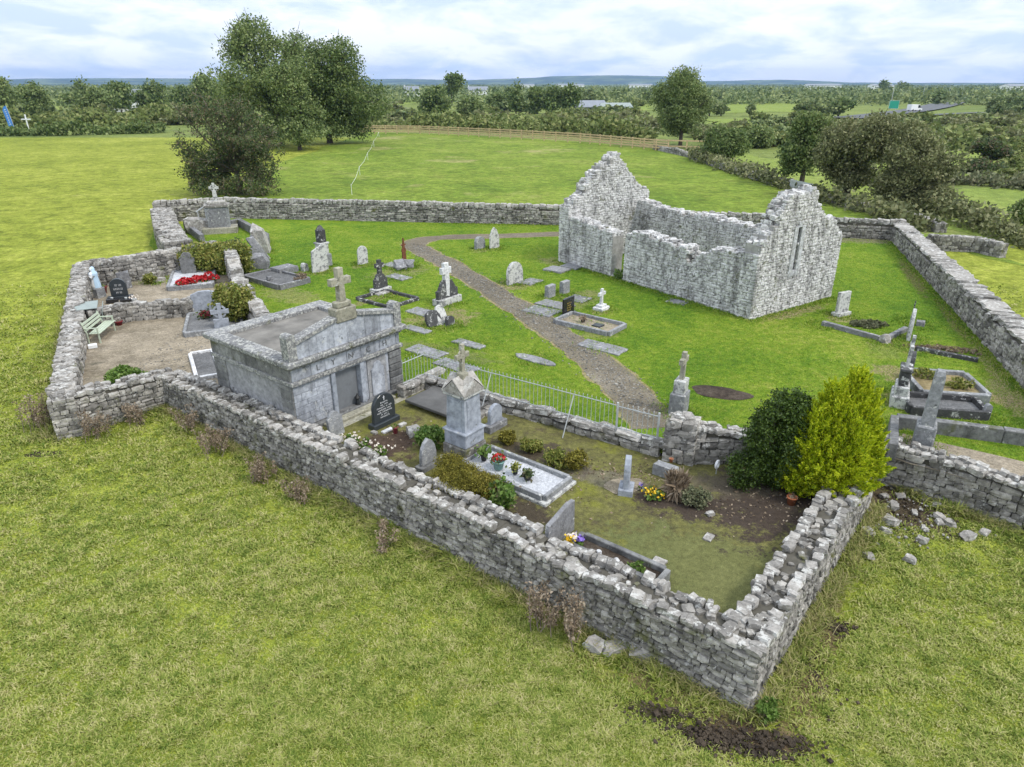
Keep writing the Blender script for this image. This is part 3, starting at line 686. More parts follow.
# the gravel path: ribbon along a centre line
pc = [((656, 428), 1.75), ((640, 405), 1.75), ((607, 372), 1.65), ((566, 339), 1.55), ((525, 312), 1.5), ((485, 286), 1.45), ((448, 264), 1.5), ((424, 252), 1.6), ((414, 245), 1.7), ((425, 239.5), 1.7), ((455, 237), 1.6), ((500, 236), 1.5), ((545, 234.5), 1.5), ((568, 233.5), 1.5)]
def ribbon(name, cps, z, mat, jit=0.05, sub=6, zg=0.9, kind='structure'):
    c = [P(x, y, zg) for (x, y), _ in cps]; wd = [q for _, q in cps]; L = []; Rr = []
    n = len(c)
    for i in range((n-1)*sub+1):
        k, t = divmod(i, sub); t /= sub
        if k >= n-1: k, t = n-2, 1.0
        p0, p1, p2, p3 = c[max(k-1, 0)], c[k], c[k+1], c[min(k+2, n-1)]
        p = 0.5*((2*p1)+(p2-p0)*t+(2*p0-5*p1+4*p2-p3)*t*t+(3*p1-p0-3*p2+p3)*t**3)
        d = 0.5*((p2-p0)+2*(2*p0-5*p1+4*p2-p3)*t+3*(3*p1-p0-3*p2+p3)*t*t); d.z = 0; d.normalize(); nn = Vector((-d.y, d.x, 0)); ww = wd[k]*(1-t)+wd[k+1]*t
        a = p+nn*(ww/2+jit*2*mnoise.noise(p*1.3)); b = p-nn*(ww/2+jit*2*mnoise.noise(p*1.3+Vector((9, 3, 0)))); a.z = b.z = z
        L.append(a[:]); Rr.append(b[:])
    m = len(L); mb = MB(); mb.add(L+Rr, [(i, i+1, m+i+1, m+i) for i in range(m-1)]); return tag(obj(name, mb, mat), kind=kind)
ribbon('path_edge', [(p, q*.9+0.2) for p, q in pc], 0.904, M['tan'], 0.16)
ribbon('path', [(p, q*.9) for p, q in pc], 0.908, M['path'], 0.09)
# motorway far on the right
ribbon('road', [((845, 119), 9), ((880, 115.5), 10), ((915, 111), 11), ((940, 106), 13), ((957, 101.5), 14), ((985, 97.5), 16), ((1040, 95), 20)], 1.3, M['road'], 0)
ribbon('road', [((905, 117.5), 4), ((950, 114.5), 4), ((985, 113), 4)], 1.2, M['road'], 0)

# hills on the horizon: rounded ridges with depth
def ridge(name, D, prof, depth):
    xs = np.arange(-200, 1225, 12); mb = MB(); V = []; rows = 5
    for r in range(rows):
        k = (r/(rows-1)); prf = math.sin(math.pi*min(1, k*0.5+0.0)) if r else 0
        for x in xs:
            az = math.atan((x-512)/FPX/(_c)); h = np.interp(x, [p[0] for p in prof], [p[1] for p in prof])
            hh = ((84.0-h)*(D+depth)/FPX*_c*_c)+9.5+4*mnoise.noise(Vector((x*0.05, D, 0)))
            d = D+depth*k; V.append((math.sin(az)*d, math.cos(az)*d, hh*prf if r else 0.0))
    n = len(xs); mb.add(V, [(r*n+i, r*n+i+1, (r+1)*n+i+1, (r+1)*n+i) for r in range(rows-1) for i in range(n-1)])
    return tag(obj(name, mb, M['hills'], smooth=True), kind='structure')
ridge('hills', 7000, [(-200, 83), (0, 82.5), (40, 84), (60, 81), (120, 79.5), (200, 79), (380, 80), (420, 79), (470, 80.5), (530, 78), (545, 76.5), (600, 75.5), (640, 76.5), (660, 81.5), (700, 81), (740, 80), (800, 83), (1300, 84)], 1500)

# ================================================================== STONE WALLS
fz = field_z
inner = lambda x, y: 0.75
# front wall of the family plot, its far part slightly higher than the part by the corner
fb = [Vector((-11.95, 21.95)), Vector((4.25, 9.52)), Vector((9.30, 15.80))]
Lf = (fb[1]-fb[0]).length
htf = wobble(interp([(0, 1.30), (3, 1.38), (9, 1.44), (15.4, 1.46), (15.9, 1.32), (Lf, 1.46), (Lf+3, 1.38), (Lf+8.1, 1.42)]), 0.05, 0.9, 1)
stone_wall('stone_wall', 'long double dry stone wall round the nearest corner, two rows of upright stones on top', fb, fz, htf, 0.82, cope='double', sw=0.20, shh=0.10)
lb = [Vector((-14.50, 19.62)), Vector((-11.95, 21.95))]
stone_wall('stone_wall', 'short white coped wall at the outer left corner with green weeds behind it', lb, fz, wobble(interp([(0, 1.5), (3.3, 1.35)]), 0.05, 0.9, 3), 0.7, cope='double', sw=0.23, shh=0.11)
ll = [Vector((-14.20, 19.46)), Vector((-21.85, 34.15))]
stone_wall('stone_wall', 'straight rubble wall along the left field behind the green bench', ll, lambda x, y: max(0, fz(x, y)), wobble(interp([(0, 1.5), (8, 1.8), (16.3, 2.2)]), 0.06, 0.7, 4), 0.75, cope='rubble', sw=0.25, shh=0.115)
bl = [Vector((-21.85, 34.15)), P(140, 280.5).to_2d()+Vector((0, .3)), P(184, 274).to_2d()+Vector((0, .75)), P(214, 266).to_2d()+Vector((0, .7))]
stone_wall('stone_wall', 'dark mossy wall behind the rounded black headstone and the red flowers', bl, lambda x, y: .86, wobble(interp([(0, 2.2), (3.5, 2.25), (9, 2.2)]), 0.05, 0.7, 5), 0.6, cope='rubble', sw=0.30, shh=0.14)
dv = [P(88, 331, 0.9).to_2d()+Vector((0.1, 0.2)), P(130, 322, .9).to_2d()+Vector((0, .3)), P(182, 318, .9).to_2d()+Vector((0, .3)), P(250, 299, .9).to_2d()+Vector((0, .3))]
stone_wall('stone_wall', 'low curved dividing wall across the gravel between bench and rounded black headstone', dv, lambda x, y: .86, wobble(interp([(0, 1.75), (5, 1.65), (8, 1.45)]), 0.04, 0.8, 6), 0.42, cope='rubble', sw=0.34, shh=0.16)
sb = [Vector((-15.2, 36.6)), Vector((-13.2, 32.2)), Vector((-11.0, 28.2)), Vector((-9.2, 25.2))]
stone_wall('stone_wall', 'crooked wall topped with big white lichened stones between the left plots and the lawn', sb, lambda x, y: .86, wobble(interp([(0, 2.2), (2, 2.3), (4.5, 1.75), (12, 1.75)]), 0.16, 0.9, 7), 0.7, cope='round', cs=1.6, sw=0.36, shh=0.2)
lq = [P(152, 246).to_2d()+Vector((.5, .1)), P(172, 262).to_2d()+Vector((.5, .6))]
lq = [Vector((-26.2, 52.0)), Vector((-22.3, 44.4)), Vector((-19.6, 39.6)), Vector((-18.6, 38.0))]
stone_wall('stone_wall', 'wide rubble wall with a flat broad top left of the celtic cross monument', lq, lambda x, y: .86, wobble(interp([(0, 2.0), (8, 2.3), (15, 2.4), (19, 2.2)]), 0.14, 0.9, 8), 1.5, cope='rubble', sw=0.42, shh=0.24)
bk = [Vector((-27.0, 52.6)), Vector((-22, 54.2)), Vector((3.56, 51.3)), Vector((25.9, 46.0))]
stone_wall('stone_wall', 'long straight back wall of the graveyard with a row of white rounded coping stones', bk, lambda x, y: .86, wobble(interp([(0, 2.35), (20, 2.3), (55, 2.1)]), 0.04, 0.5, 9), 0.6, cope='round', cs=1.3, sw=0.36, shh=0.16)
rl = [Vector((25.9, 46.0)), Vector((18.0, 21.3)), Vector((14.75, 12.6))]
stone_wall('stone_wall', 'thick pale wall with flat capping slabs down the right side of the lawn', rl, lambda x, y: fz(x, y), wobble(interp([(0, 2.0), (14, 2.1), (26, 2.25), (36, 2.1)]), 0.06, 0.6, 10), 0.95, cope='flat', sw=0.32, shh=0.16)
lr = [Vector((10.2, 17.45)), Vector((12.2, 15.85)), Vector((14.75, 13.1))]
stone_wall('stone_wall', 'low wall with loose upright top stones below the gravel plot at the right edge', lr, lambda x, y: fz(x, y), wobble(interp([(0, 1.35), (3, 1.2), (6.5, 1.25)]), 0.08, 1.0, 11), 0.6, cope='double', sw=0.28, shh=0.15)
gw = [Vector((5.05, 16.75)), Vector((9.9, 16.55))]
stone_wall('stone_wall', 'pale rubble wall between the gate pier and the dark green shrub', gw, lambda x, y: .78, wobble(interp([(0, 1.95), (1.5, 1.75), (5, 1.7)]), 0.06, 0.9, 12), 0.5, cope='double', sw=0.27, shh=0.15)
stone_wall('gate_pier', 'squat rubble gate pier with a white lichened top beside the end of the railing', [Vector((4.42, 17.0)), Vector((5.05, 16.72))], lambda x, y: .78, lambda s_: 2.1, 0.7, cope='rubble', sw=0.3, shh=0.17)
# low wall carrying the railing
rw = [RAILW[0], RAILW[1], RAILW[2], RAILW[3], RAILW[4]]
stone_wall('railing_wall', 'low white topped plinth wall under the silver railing', rw, lambda x, y: .78, wobble(lambda s_: 1.2, 0.02, 1.0, 13), 0.34, cope='flat', sw=0.36, shh=0.15, mats=[M['wall'], M['core'], M['cope']])
# the ruined field wall seen beyond the right wall, and the overgrown boundary wall
stone_wall('field_wall', 'broken length of low field wall standing in grass beyond the right wall', [P(926, 249).to_2d(), P(975, 251).to_2d(), P(1001, 257).to_2d()], lambda x, y: .86, wobble(lambda s_: 1.75, 0.08, .6, 14), 0.55, cope='rubble', sw=.45, shh=.22)
bw = [P(x, y).to_2d() for x, y in ((655, 149), (690, 157), (720, 168), (760, 180), (800, 190), (850, 207), (905, 219), (940, 232))]
stone_wall('field_wall', 'long tumbled boundary wall overgrown with brambles under the field trees', bw, lambda x, y: .86, wobble(lambda s_: 1.55, 0.25, .25, 15), 0.8, cope='rubble', sw=.6, shh=.3)
0 and stone_wall('field_wall', 'short grey wall under the tall trees', [P(285, 183).to_2d(), P(300, 160).to_2d(), P(318, 146).to_2d()], lambda x, y: .86, wobble(lambda s_: 1.9, 0.2, .3, 16), 0.8, cope='rubble', sw=.6, shh=.3)

# ================================================================== THE CHURCH
cFR, cRR, cL = P(751, 320), P(835, 298), P(559, 261)
cu = (cFR-cL); cu.z = 0; CL = cu.length; cu.normalize(); cv = Vector((-cu.y, cu.x, 0)); CW = 6.2; CT = 0.85
cyaw = math.atan2(cu.y, cu.x)
church = thing('church_ruin', 'roofless medieval church ruin of pale grey limestone with two broken gables', 'church', (cL.x, cL.y, 0.0), cyaw)
WGP = [(0, 4.4), (.21, 4.55), (1.09, 5.1), (1.41, 5.65), (1.85, 6.1), (2.32, 6.5), (2.8, 6.72), (3.16, 6.55), (3.63, 6.25), (4.23, 5.9), (4.58, 5.66), (5.26, 5.0), (6.17, 4.1), (CW, 4.0)]
def churchwall(name, a, b, prof, amp, holes=(), seed=0, parent=church, off=0.0, ends=False):
    pts = [Vector(a), Vector(b)]
    prof = [(s_-off, z_) for s_, z_ in prof]; holes = [(h0-off, h1-off, g0, g1) for h0, h1, g0, g1 in holes]
    mb = wall_mesh(pts, lambda x, y: .86, ragged(wobble(interp(prof), amp, 1.3, seed), amp*1.1, seed), CT, cope='rubble', sw=0.24, shh=0.12, holes=holes, jit=0.06, ends=ends, proud=0.018, cored=0.04)
    return obj(name, mb, [M['pale'], M['corec'], M['pale']], parent)
h = CT/2; CI = CT-.03
sw_ = churchwall('wall', (CI, h), (CL-CI, h), [(0, 3.72), (1, 3.6), (2.2, 3.5), (3.6, 3.38), (4.2, 3.2), (4.28, 3.1), (4.34, .92), (5.40, .92), (5.44, 3.4), (6.1, 3.6), (6.9, 3.6), (8.3, 3.49), (9.5, 3.4), (9.62, 2.75), (9.75, 2.65), (10, 3.02), (10.5, 3.35), (11.1, 3.6), (12.1, 3.72), (CL, 3.8)], 0.05, [(4.32, 5.42, 0.5, 9)], 21, off=CI)
sw_['label'] = 'long side wall with a broken doorway and a breach near its right end'
nw = churchwall('wall', (CL-CI, CW-h), (CI, CW-h), [(0, 3.9), (2, 3.85), (6, 3.8), (10, 3.82), (12, 3.95), (CL, 4.2)], 0.09, (), 22, off=CI)
eg = churchwall('gable', (CL-h, 0), (CL-h, CW), [(0, 3.85), (0.38, 4.6), (0.93, 5.2), (1.25, 5.55), (1.5, 6.0), (1.9, 6.25), (2.5, 6.1), (3.2, 6.25), (3.7, 5.85), (4.3, 5.3), (5.2, 4.8), (5.8, 4.3), (CW, 4.1)], 0.16, [(2.50, 2.76, 2.75, 4.7)], 23, ends=True)
eg['label'] = 'right gable wall with a broken flat top and one slit window'
wg = churchwall('gable', (h, CW), (h, 0), WGP, 0.18, (), 24, ends=True)
wg['label'] = 'left gable wall rising to a ragged point'
mb = MB()
for (s0, s1, z0, z1) in ((2.22, 2.50, 2.5, 4.75), (2.76, 3.04, 2.5, 4.75), (2.50, 2.76, 2.5, 2.75), (2.50, 2.76, 4.7, 4.95)):
    mb.cbox((CL-0.02, (s0+s1)/2, (z0+z1)/2), (0.05, (s1-s0)/2, (z1-z0)/2), 0.01)
obj('window_frame', mb, M['render'], eg)
bush('weed_clump', 'tuft of green weeds at the foot of the church doorway', (cL+cu*5.0+cv*0.1).to_tuple()[:2]+(0.9,), .5, .4, .35, M['leaf_pot'], 200, .09, 'weeds')

# ================================================================== THE MAUSOLEUM
MO = Vector((-6.41, 18.13, 0.8))
M['sidepanel'] = stone_mat('weathered_panel', [0.26, 0.30], 0.18, world=False, scale=0.7, bstr=0.15, tint=(1, 1, 1.02))
mau = thing('mausoleum', 'square grey limestone mausoleum with a low pediment carrying a stone cross', 'mausoleum', MO, A)
W_, D_ = 4.5, 4.4
def fr(mb, x0, x1, z0, z1, y0, y1, mi=0, ch=0.012): mb.cbox(((x0+x1)/2, (y0+y1)/2, (z0+z1)/2), ((x1-x0)/2, abs(y1-y0)/2, (z1-z0)/2), ch, mi)
mb = MB()
# front: ashlar blocks of uneven courses, leaving the doorway and tablet
def ashlar(mb, x0, x1, z0, z1, y, hs, wds, dep=0.10):
    z = z0
    for hh in hs:
        if z >= z1-0.02: break
        hh = min(hh, z1-z); x = x0
        while x < x1-0.01:
            wd = min(random.choice(wds)*random.uniform(.85, 1.15), x1-x)
            if x1-(x+wd) < 0.12: wd = x1-x
            fr(mb, x+.004, x+wd-.004, z+.004, z+hh-.004, y+random.uniform(-.004, .004), y+dep); x += wd
        z += hh
core = MB()
core.box((W_/2, D_/2+.05, 0.80), (W_/2-.22, D_/2-.27, 1.38)); core.box((W_/2, D_/2+.05, 1.85), (W_/2-.18, D_/2-.23, 0.2))
obj('core', core, M['dark'], mau)
ashlar(mb, .12, 1.46, .14, 1.52, .12, [.22, .20, .26, .18, .24, .30], [.35, .5, .7, .3])
ashlar(mb, 2.78, 2.92, .14, 1.52, .12, [1.5], [.3]); ashlar(mb, 3.72, 3.86, .14, 1.52, .12, [.7, .8], [.3])
ashlar(mb, .12, 4.38, 1.68, 2.08, .10, [.4], [.55, .72, .9])
obj('front_wall', mb, M['ashlar'], mau)
mb = MB()
fr(mb, 1.46, 1.62, .12, 1.54, .05, .30); fr(mb, 2.60, 2.78, .12, 1.54, .05, .30); fr(mb, 1.62, 2.60, 1.50, 1.57, .07, .3)
obj('door_frame', mb, M['panel'], mau)
mb = MB(); fr(mb, 1.62, 2.60, .10, 1.50, .26, .34); dr = obj('door', mb, M['door'], mau)
mb = MB(); mb.tube([(1.70, .255, .8), (1.70, .255, .9)], .02, 6); obj('handle', mb, M['rust'], dr)
# tablet with a scalloped head on the right of the door
mb = MB(); cx = 3.32; o_ = [(cx-.40, .14), (cx+.40, .14), (cx+.40, 1.52), (cx-.40, 1.52)]
mb.prism(o_, .16, .10, 0); obj('tablet_surround', mb, M['sidepanel'], mau)
mb = MB(); o_ = [(cx-.27, .20), (cx+.27, .20), (cx+.27, 1.14), (cx+.19, 1.18)]+[(cx+.17*math.cos(t), 1.22+.17*math.sin(t)) for t in np.linspace(0, math.pi, 9)]+[(cx-.19, 1.18), (cx-.27, 1.14)]
mb.prism(o_, .098, .06, 0, .01); obj('tablet', mb, M['ashlar'], mau)
# corner quoins, rusticated
mb = MB()
for (x0, x1) in ((3.86, 4.40),):
    z = .1; k = 0
    while z < 1.5:
        hh = min(.235, 1.53-z); mb.cbox(((x0+x1)/2, .30, z+hh/2), ((x1-x0)/2, .24+.01*(k % 2), hh/2-.006), .025, 0); z += hh; k += 1
obj('corner_quoins', mb, M['ashlar2'], mau)
# other three walls
mb = MB()
z = .14
for hh in (.30, .34, .28, .32, .30):
    if z >= 1.5: break
    hh = min(hh, 1.52-z)
    for (yy0, yy1, x) in ((.14, D_-.05, .10),):
        y = yy0
        while y < yy1-.01:
            wd = min(random.uniform(.5, .95), yy1-y)
            pass
            y += wd
        for (qa, qb) in ((yy0, .74), (D_-.74, yy1)): mb.cbox((x+.06, (qa+qb)/2, z+hh/2), (.08+random.uniform(0, .01), (qb-qa)/2-.004, hh/2-.004), .012)
        y = yy0
        while y < yy1-.01:
            wd = min(random.uniform(.5, .95), yy1-y); mb.cbox((W_-.16, y+wd/2, z+hh/2), (.08, wd/2-.004, hh/2-.004), .012); y += wd
    x = .12
    while x < W_-.13:
        wd = min(random.uniform(.5, .95), W_-.12-x); mb.cbox((x+wd/2, D_-.12, z+hh/2), (wd/2-.004, .09, hh/2-.004), .012); x += wd
    z += hh
for y0 in np.arange(.14, D_-.2, .85):
    mb.cbox((.17, y0+.42, 1.88), (.09, .42, .20), .01); mb.cbox((W_-.17, y0+.42, 1.88), (.09, .42, .20), .01)
obj('side_wall', mb, M['ashlar2'], mau)
mb = MB(); mb.cbox((.16, D_/2+.02, .82), (.055, D_/2-.72, .68), .01); o = obj('side_panel', mb, M['sidepanel'], mau)
# string course, base and steps
mb = MB()
fr(mb, .04, W_-.04, 1.56, 1.68, .02, .3); fr(mb, .03, .3, 1.555, 1.685, .06, D_-.04); fr(mb, W_-.3, W_-.03, 1.558, 1.682, .06, D_-.04); fr(mb, .31, W_-.31, 1.553, 1.687, D_-.3, D_-.03)
obj('string_course', mb, M['cornice'], mau)
mb = MB(); fr(mb, -.02, W_+.02, -.3, .13, -.02, D_+.02, 0, .03); obj('plinth', mb, M['ashlar2'], mau)
mb = MB(); fr(mb, .9, 3.7, -.1, .10, -.32, -.03, 0, .03); fr(mb, .9, 3.9, -.1, .02, -.62, -.33, 0, .03); obj('steps', mb, M['ochre'], mau)
# cornice in two tiers and wide parapet slabs round a sunken roof
mb = MB()
for (zz0, zz1, ov, cth) in ((2.08, 2.18, .03, .3), (2.18, 2.35, -.09, .55)):
    x0, x1, y0, y1 = ov, W_-ov, ov, D_-ov
    n = 4
    for i in range(n):
        a = x0+(x1-x0)*i/n; b = x0+(x1-x0)*(i+1)/n; fr(mb, a+.003, b-.003, zz0, zz1, y0, y0+cth, 0, .03); fr(mb, a+.003, b-.003, zz0, zz1, y1-cth, y1, 0, .03)
        a = y0+cth+(y1-y0-2*cth)*i/n; b = y0+cth+(y1-y0-2*cth)*(i+1)/n; fr(mb, x0, x0+cth, zz0, zz1+.001*i, a+.002, b-.002, 0, .03); fr(mb, x1-cth, x1, zz0, zz1+.001*i, a+.002, b-.002, 0, .03)
obj('cornice', mb, M['cornice'], mau)
mb = MB(); mb.cbox((W_/2, D_/2, 2.16), (W_/2-.3, D_/2-.3, .05), .01); obj('roof', mb, M['roof'], mau)
# pediment wall, its sloping coping, end blocks, pedestal and cross
def rake(x): return 2.80+(1.0-abs(x-2.25)/1.95)*.42
mb = MB(); x = .34
for wd in (.45, .30, .62, .52, .72, .62, .5, .5):
    x1 = min(x+wd, 4.16); 
    if x1-x < .05: break
    q = [(x+.004, 2.352), (x1-.004, 2.352), (x1-.004, rake(x1)), (x+.004, rake(x))]
    if x < 2.25 < x1: q.insert(3, (2.25, rake(2.25)))
    mb.prism(q, .34, .06+random.uniform(-.006, .006)); x = x1
obj('pediment', mb, M['ashlar'], mau)
mb = MB()
for (xa, xb) in ((.32, 1.85), (2.65, 4.18)):
    mb.prism([(xa, rake(xa)+.004), (xb, rake(xb)+.004), (xb, rake(xb)+.12), (xa, rake(xa)+.12)], .38, .0)
obj('pediment_coping', mb, M['cornice'], mau)
for (xa) in (.06, 4.16):
    mb = MB(); mb.prism([(xa, 2.352), (xa+.30, 2.352), (xa+.30, 3.02)]+[(xa+.15+.15*math.cos(t), 3.05+.12*math.sin(t)) for t in np.linspace(.2, math.pi-.2, 6)]+[(xa, 3.02)], .36, .02, 0, .01)
    obj('end_block', mb, M['cornice'], mau)
mb = MB(); fr(mb, 1.86, 2.64, 3.05, 3.48, .0, .42, 0, .03); fr(mb, 1.98, 2.52, 3.48, 3.66, .06, .36, 0, .03); obj('pedestal', mb, M['ochre'], mau)
def crossout(cx, z0, H, aw, sh, w=None, armz=None):
    """Latin cross outline: total height H, arm span aw, shaft width sh"""
    az = z0+H*(armz or .62); b = sh/2
    return [(cx-b*1.15, z0), (cx+b*1.15, z0), (cx+b, az-b), (cx+aw/2, az-b*1.05), (cx+aw/2, az+b*1.05), (cx+b, az+b), (cx+b, z0+H), (cx-b, z0+H), (cx-b, az+b), (cx-aw/2, az+b*1.05), (cx-aw/2, az-b*1.05), (cx-b, az-b)]
mb = MB(); mb.prism(crossout(2.25, 3.66, 1.02, .74, .20, armz=.60), .31, .11, 0, .01); obj('cross', mb, M['ochre'], mau)
# the carved family name
def text_mesh(name, txt, size, mat, parent, loc, ext=.004, rot=(R(90), 0, 0)):
    cu_ = bpy.data.curves.new(name, 'FONT'); cu_.body = txt; cu_.size = size; cu_.extrude = ext; cu_.align_x = 'CENTER'; cu_.align_y = 'CENTER'
    to = bpy.data.objects.new(name, cu_); COL.objects.link(to); bpy.context.view_layer.update()
    me = bpy.data.meshes.new_from_object(to.evaluated_get(bpy.context.evaluated_depsgraph_get())); bpy.data.objects.remove(to)
    me.materials.clear(); me.materials.append(mat); me.name = name
    o = link(bpy.data.objects.new(name, me)); o.parent = parent; o.location = loc; o.rotation_euler = rot; return o
for ch_, x in zip('LYNCH', (1.05, 1.62, 2.30, 3.02, 3.72)):
    text_mesh('letter', ch_, .27, M['letter'], mau, (x, .088, 1.875))

# ================================================================== GRAVES
def proj(p):
    a = p.y*_c-(p.z-HC)*_s; b = p.y*_s+(p.z-HC)*_c
    return (512+FPX*p.x/a, 383.5-FPX*b/a, FPX/a)
def axis(yaw): return Vector((math.cos(yaw), math.sin(yaw), 0))
def width_m(px, py, z, wpx, yaw):
    p = P(px, py, z); u = axis(yaw)*0.5; a = proj(p-u); b = proj(p+u); return wpx/abs(b[0]-a[0])
def arc(cx, cz, r, t0, t1, n=9, rz=None): return [(cx+r*math.cos(t), cz+(rz or r)*math.sin(t)) for t in np.linspace(t0, t1, n)]
def outline(kind, w_, h_):
    b = w_/2
    if kind == 'round': return [(-b, 0), (b, 0), (b, h_-b)]+arc(0, h_-b, b, 0.1, math.pi-.1, 11)+[(-b, h_-b)]
    if kind == 'low': return [(-b, 0), (b, 0), (b, h_-b*.55)]+arc(0, h_-b*.55, b, 0.1, math.pi-.1, 11, b*.55)+[(-b, h_-b*.55)]
    if kind == 'gothic': return [(-b, 0), (b, 0), (b, h_-1.15*w_*.75), (b*.86, h_-w_*.5), (b*.5, h_-w_*.19), (0, h_), (-b*.5, h_-w_*.19), (-b*.86, h_-w_*.5), (-b, h_-1.15*w_*.75)]
    if kind == 'shoulder': return [(-b, 0), (b, 0), (b, h_-b*.75), (b*.78, h_-b*.68), (b*.72, h_-b*.5)]+arc(0, h_-b*.55, b*.66, .15, math.pi-.15, 9, b*.55)+[(-b*.72, h_-b*.5), (-b*.78, h_-b*.68), (-b, h_-b*.75)]
    if kind == 'ogee': return [(-b, 0), (b, 0), (b, h_*.86), (b*.8, h_*.90), (b*.45, h_*.985), (0, h_), (-b*.45, h_*.985), (-b*.8, h_*.90), (-b, h_*.86)]
    if kind == 'rough': return [(-b, 0), (b*.95, 0), (b, h_*.5), (b*.8, h_*.82), (b*.35, h_*.97), (-b*.15, h_), (-b*.7, h_*.9), (-b*.97, h_*.6)]
    if kind == 'slope': return [(-b, 0), (b, 0), (b*.94, h_*.97), (b*.5, h_), (-b*.86, h_*.78)]
    if kind == 'flat': return [(-b, 0), (b, 0), (b, h_), (-b, h_)]
def lettering(rows, w_, z0, z1, y, mat, parent, seed=1):
    """rows of carved letters, too small to read in the photograph: short upright and level strokes"""
    r = random.Random(seed); mb = MB(); n = rows
    for i in range(n):
        z = z1-(z1-z0)*(i+.5)/n; hh = (z1-z0)/n*.28; ww = w_*r.choice((.5, .7, .85, .4)); x = -ww/2
        while x < ww/2:
            k = r.uniform(.015, .035)
            if r.random() < .85:
                mb.box((x, y, z), (.004, .003, hh)); mb.box((x+k*.4, y, z+r.choice((-1, 0, 1))*hh*.8), (k*.35, .0031, .004))
            x += k+.012
    return obj('inscription', mb, mat, parent)
def headstone(label, px, py, topy, wpx, kind, mat, z=.9, yaw=A, th=.11, lean=(0, 0), base=None, name='headstone', wm=None, group=None, text=None, hm=None):
    p = P(px, py, z); w_ = wm or width_m(px, py, z, wpx, yaw); h_ = hm or rise(px, py, z, topy)
    t = thing(name, label, 'headstone', p, yaw, group); t.rotation_euler = (R(lean[0]), R(lean[1]), yaw)
    b0 = 0
    if base:
        bh, bw, bm = base; mb = MB(); mb.cbox((0, 0, bh/2-.1), (w_/2*bw, th*1.25, bh/2+.1), .015); obj('base', mb, bm, t); b0 = bh
    mb = MB(); mb.prism([(x, q+b0-(.15 if not base else 0) if q == 0 else q+b0*0) for x, q in outline(kind, w_, h_)], th/2, -th/2, 0, .012)
    obj('stone', mb, mat, t)
    if text: lettering(text[0], w_*.8, h_*.25, h_*.78, -th/2-.003, text[1], t, int(px))
    return t, w_, h_
def rect(pxl, z, yaw=A):
    ps = [P(x, y, z) for x, y in pxl]; u = axis(yaw); v = Vector((-u.y, u.x, 0)); c = sum(ps, Vector())/len(ps)
    su = sorted((p-c).dot(u) for p in ps); sv = sorted((p-c).dot(v) for p in ps); k = len(ps)//2
    return c, (sum(su[k:])/len(su[k:])-sum(su[:k])/k), (sum(sv[k:])/len(sv[k:])-sum(sv[:k])/k)
def grave(label, pxl, z, kerb, fill, kh=.16, kw=.10, yaw=A, name='grave_kerb', fillh=.06, group=None, posts=False, dims=None):
    c, w_, l_ = rect(pxl, z+kh*.6, yaw); c.z = z
    if dims: w_, l_ = dims
    t = thing(name, label, 'grave kerb', c, yaw, group)
    for (x, y, hx, hy) in ((0, l_/2, w_/2, kw/2), (0, -l_/2, w_/2, kw/2), (w_/2, 0, kw/2, l_/2-kw/2-.003), (-w_/2, 0, kw/2, l_/2-kw/2-.003)):
        mb = MB(); mb.cbox((x, y, kh/2-.05), (hx, hy, kh/2+.05), .015, jit=.004); obj('kerb', mb, kerb, t)
    if fill is not None:
        mb = MB(); nx_, ny_ = 10, 10; V = []; 
        for j in range(ny_+1):
            for i in range(nx_+1): V.append((-w_/2+kw/2+(w_-kw)*i/nx_, -l_/2+kw/2+(l_-kw)*j/ny_, fillh+random.uniform(-.015, .02)))
        mb.add(V, [(j*(nx_+1)+i, j*(nx_+1)+i+1, (j+1)*(nx_+1)+i+1, (j+1)*(nx_+1)+i) for j in range(ny_) for i in range(nx_)]); obj('grave_bed', mb, fill, t, True)
    if posts:
        for x in (-1, 1):
            mb = MB(); mb.cbox((x*w_/2, -l_/2, kh*.75), (.09, .09, kh*.75), .02); obj('corner_post', mb, kerb, t)
    return t, w_, l_
def slab(label, pxl, z=.9, h=.06, mat=None, yaw=A, cat='stone slab', group=None, name='stone_slab', ov=False):
    c, w_, l_ = rect(pxl, z+h, yaw); c.z = z; n = 22 if ov else 16; o_ = []
    for i in range(n):
        t = 2*math.pi*i/n; a, b = math.cos(t), math.sin(t)
        if not ov: m = max(abs(a), abs(b)); a, b = a/m, b/m
        k = random.uniform(.93, 1.03); o_.append((a*w_/2*k, b*l_/2*k))
    mb = MB(); V = [(x, y, -.05) for x, y in o_]+[(x, y, h*.7) for x, y in o_]+[(x*.96, y*.96, h) for x, y in o_]
    f = [list(range(2*n, 3*n))]+[[r*n+i, r*n+(i+1) % n, (r+1)*n+(i+1) % n, (r+1)*n+i] for r in (0, 1) for i in range(n)]
    mb.add(V, f); o = obj(name, mb, mat or M['slab'], loc=c, yaw=yaw); return tag(o, label, cat, group)
def rock(label, px, py, z, size, mat='cope', name='rock', cat='rock', group=None, yaw=None, up=None):
    mb = MB(); stones(mb, [(0, 0, 0)], [size], [yaw if yaw is not None else random.uniform(0, 3)], .13, 0, .22)
    p = P(px, py, z); o = obj(name, mb, M[mat], loc=(p.x, p.y, z+size[2]*.6)); return tag(o, label, cat, group)
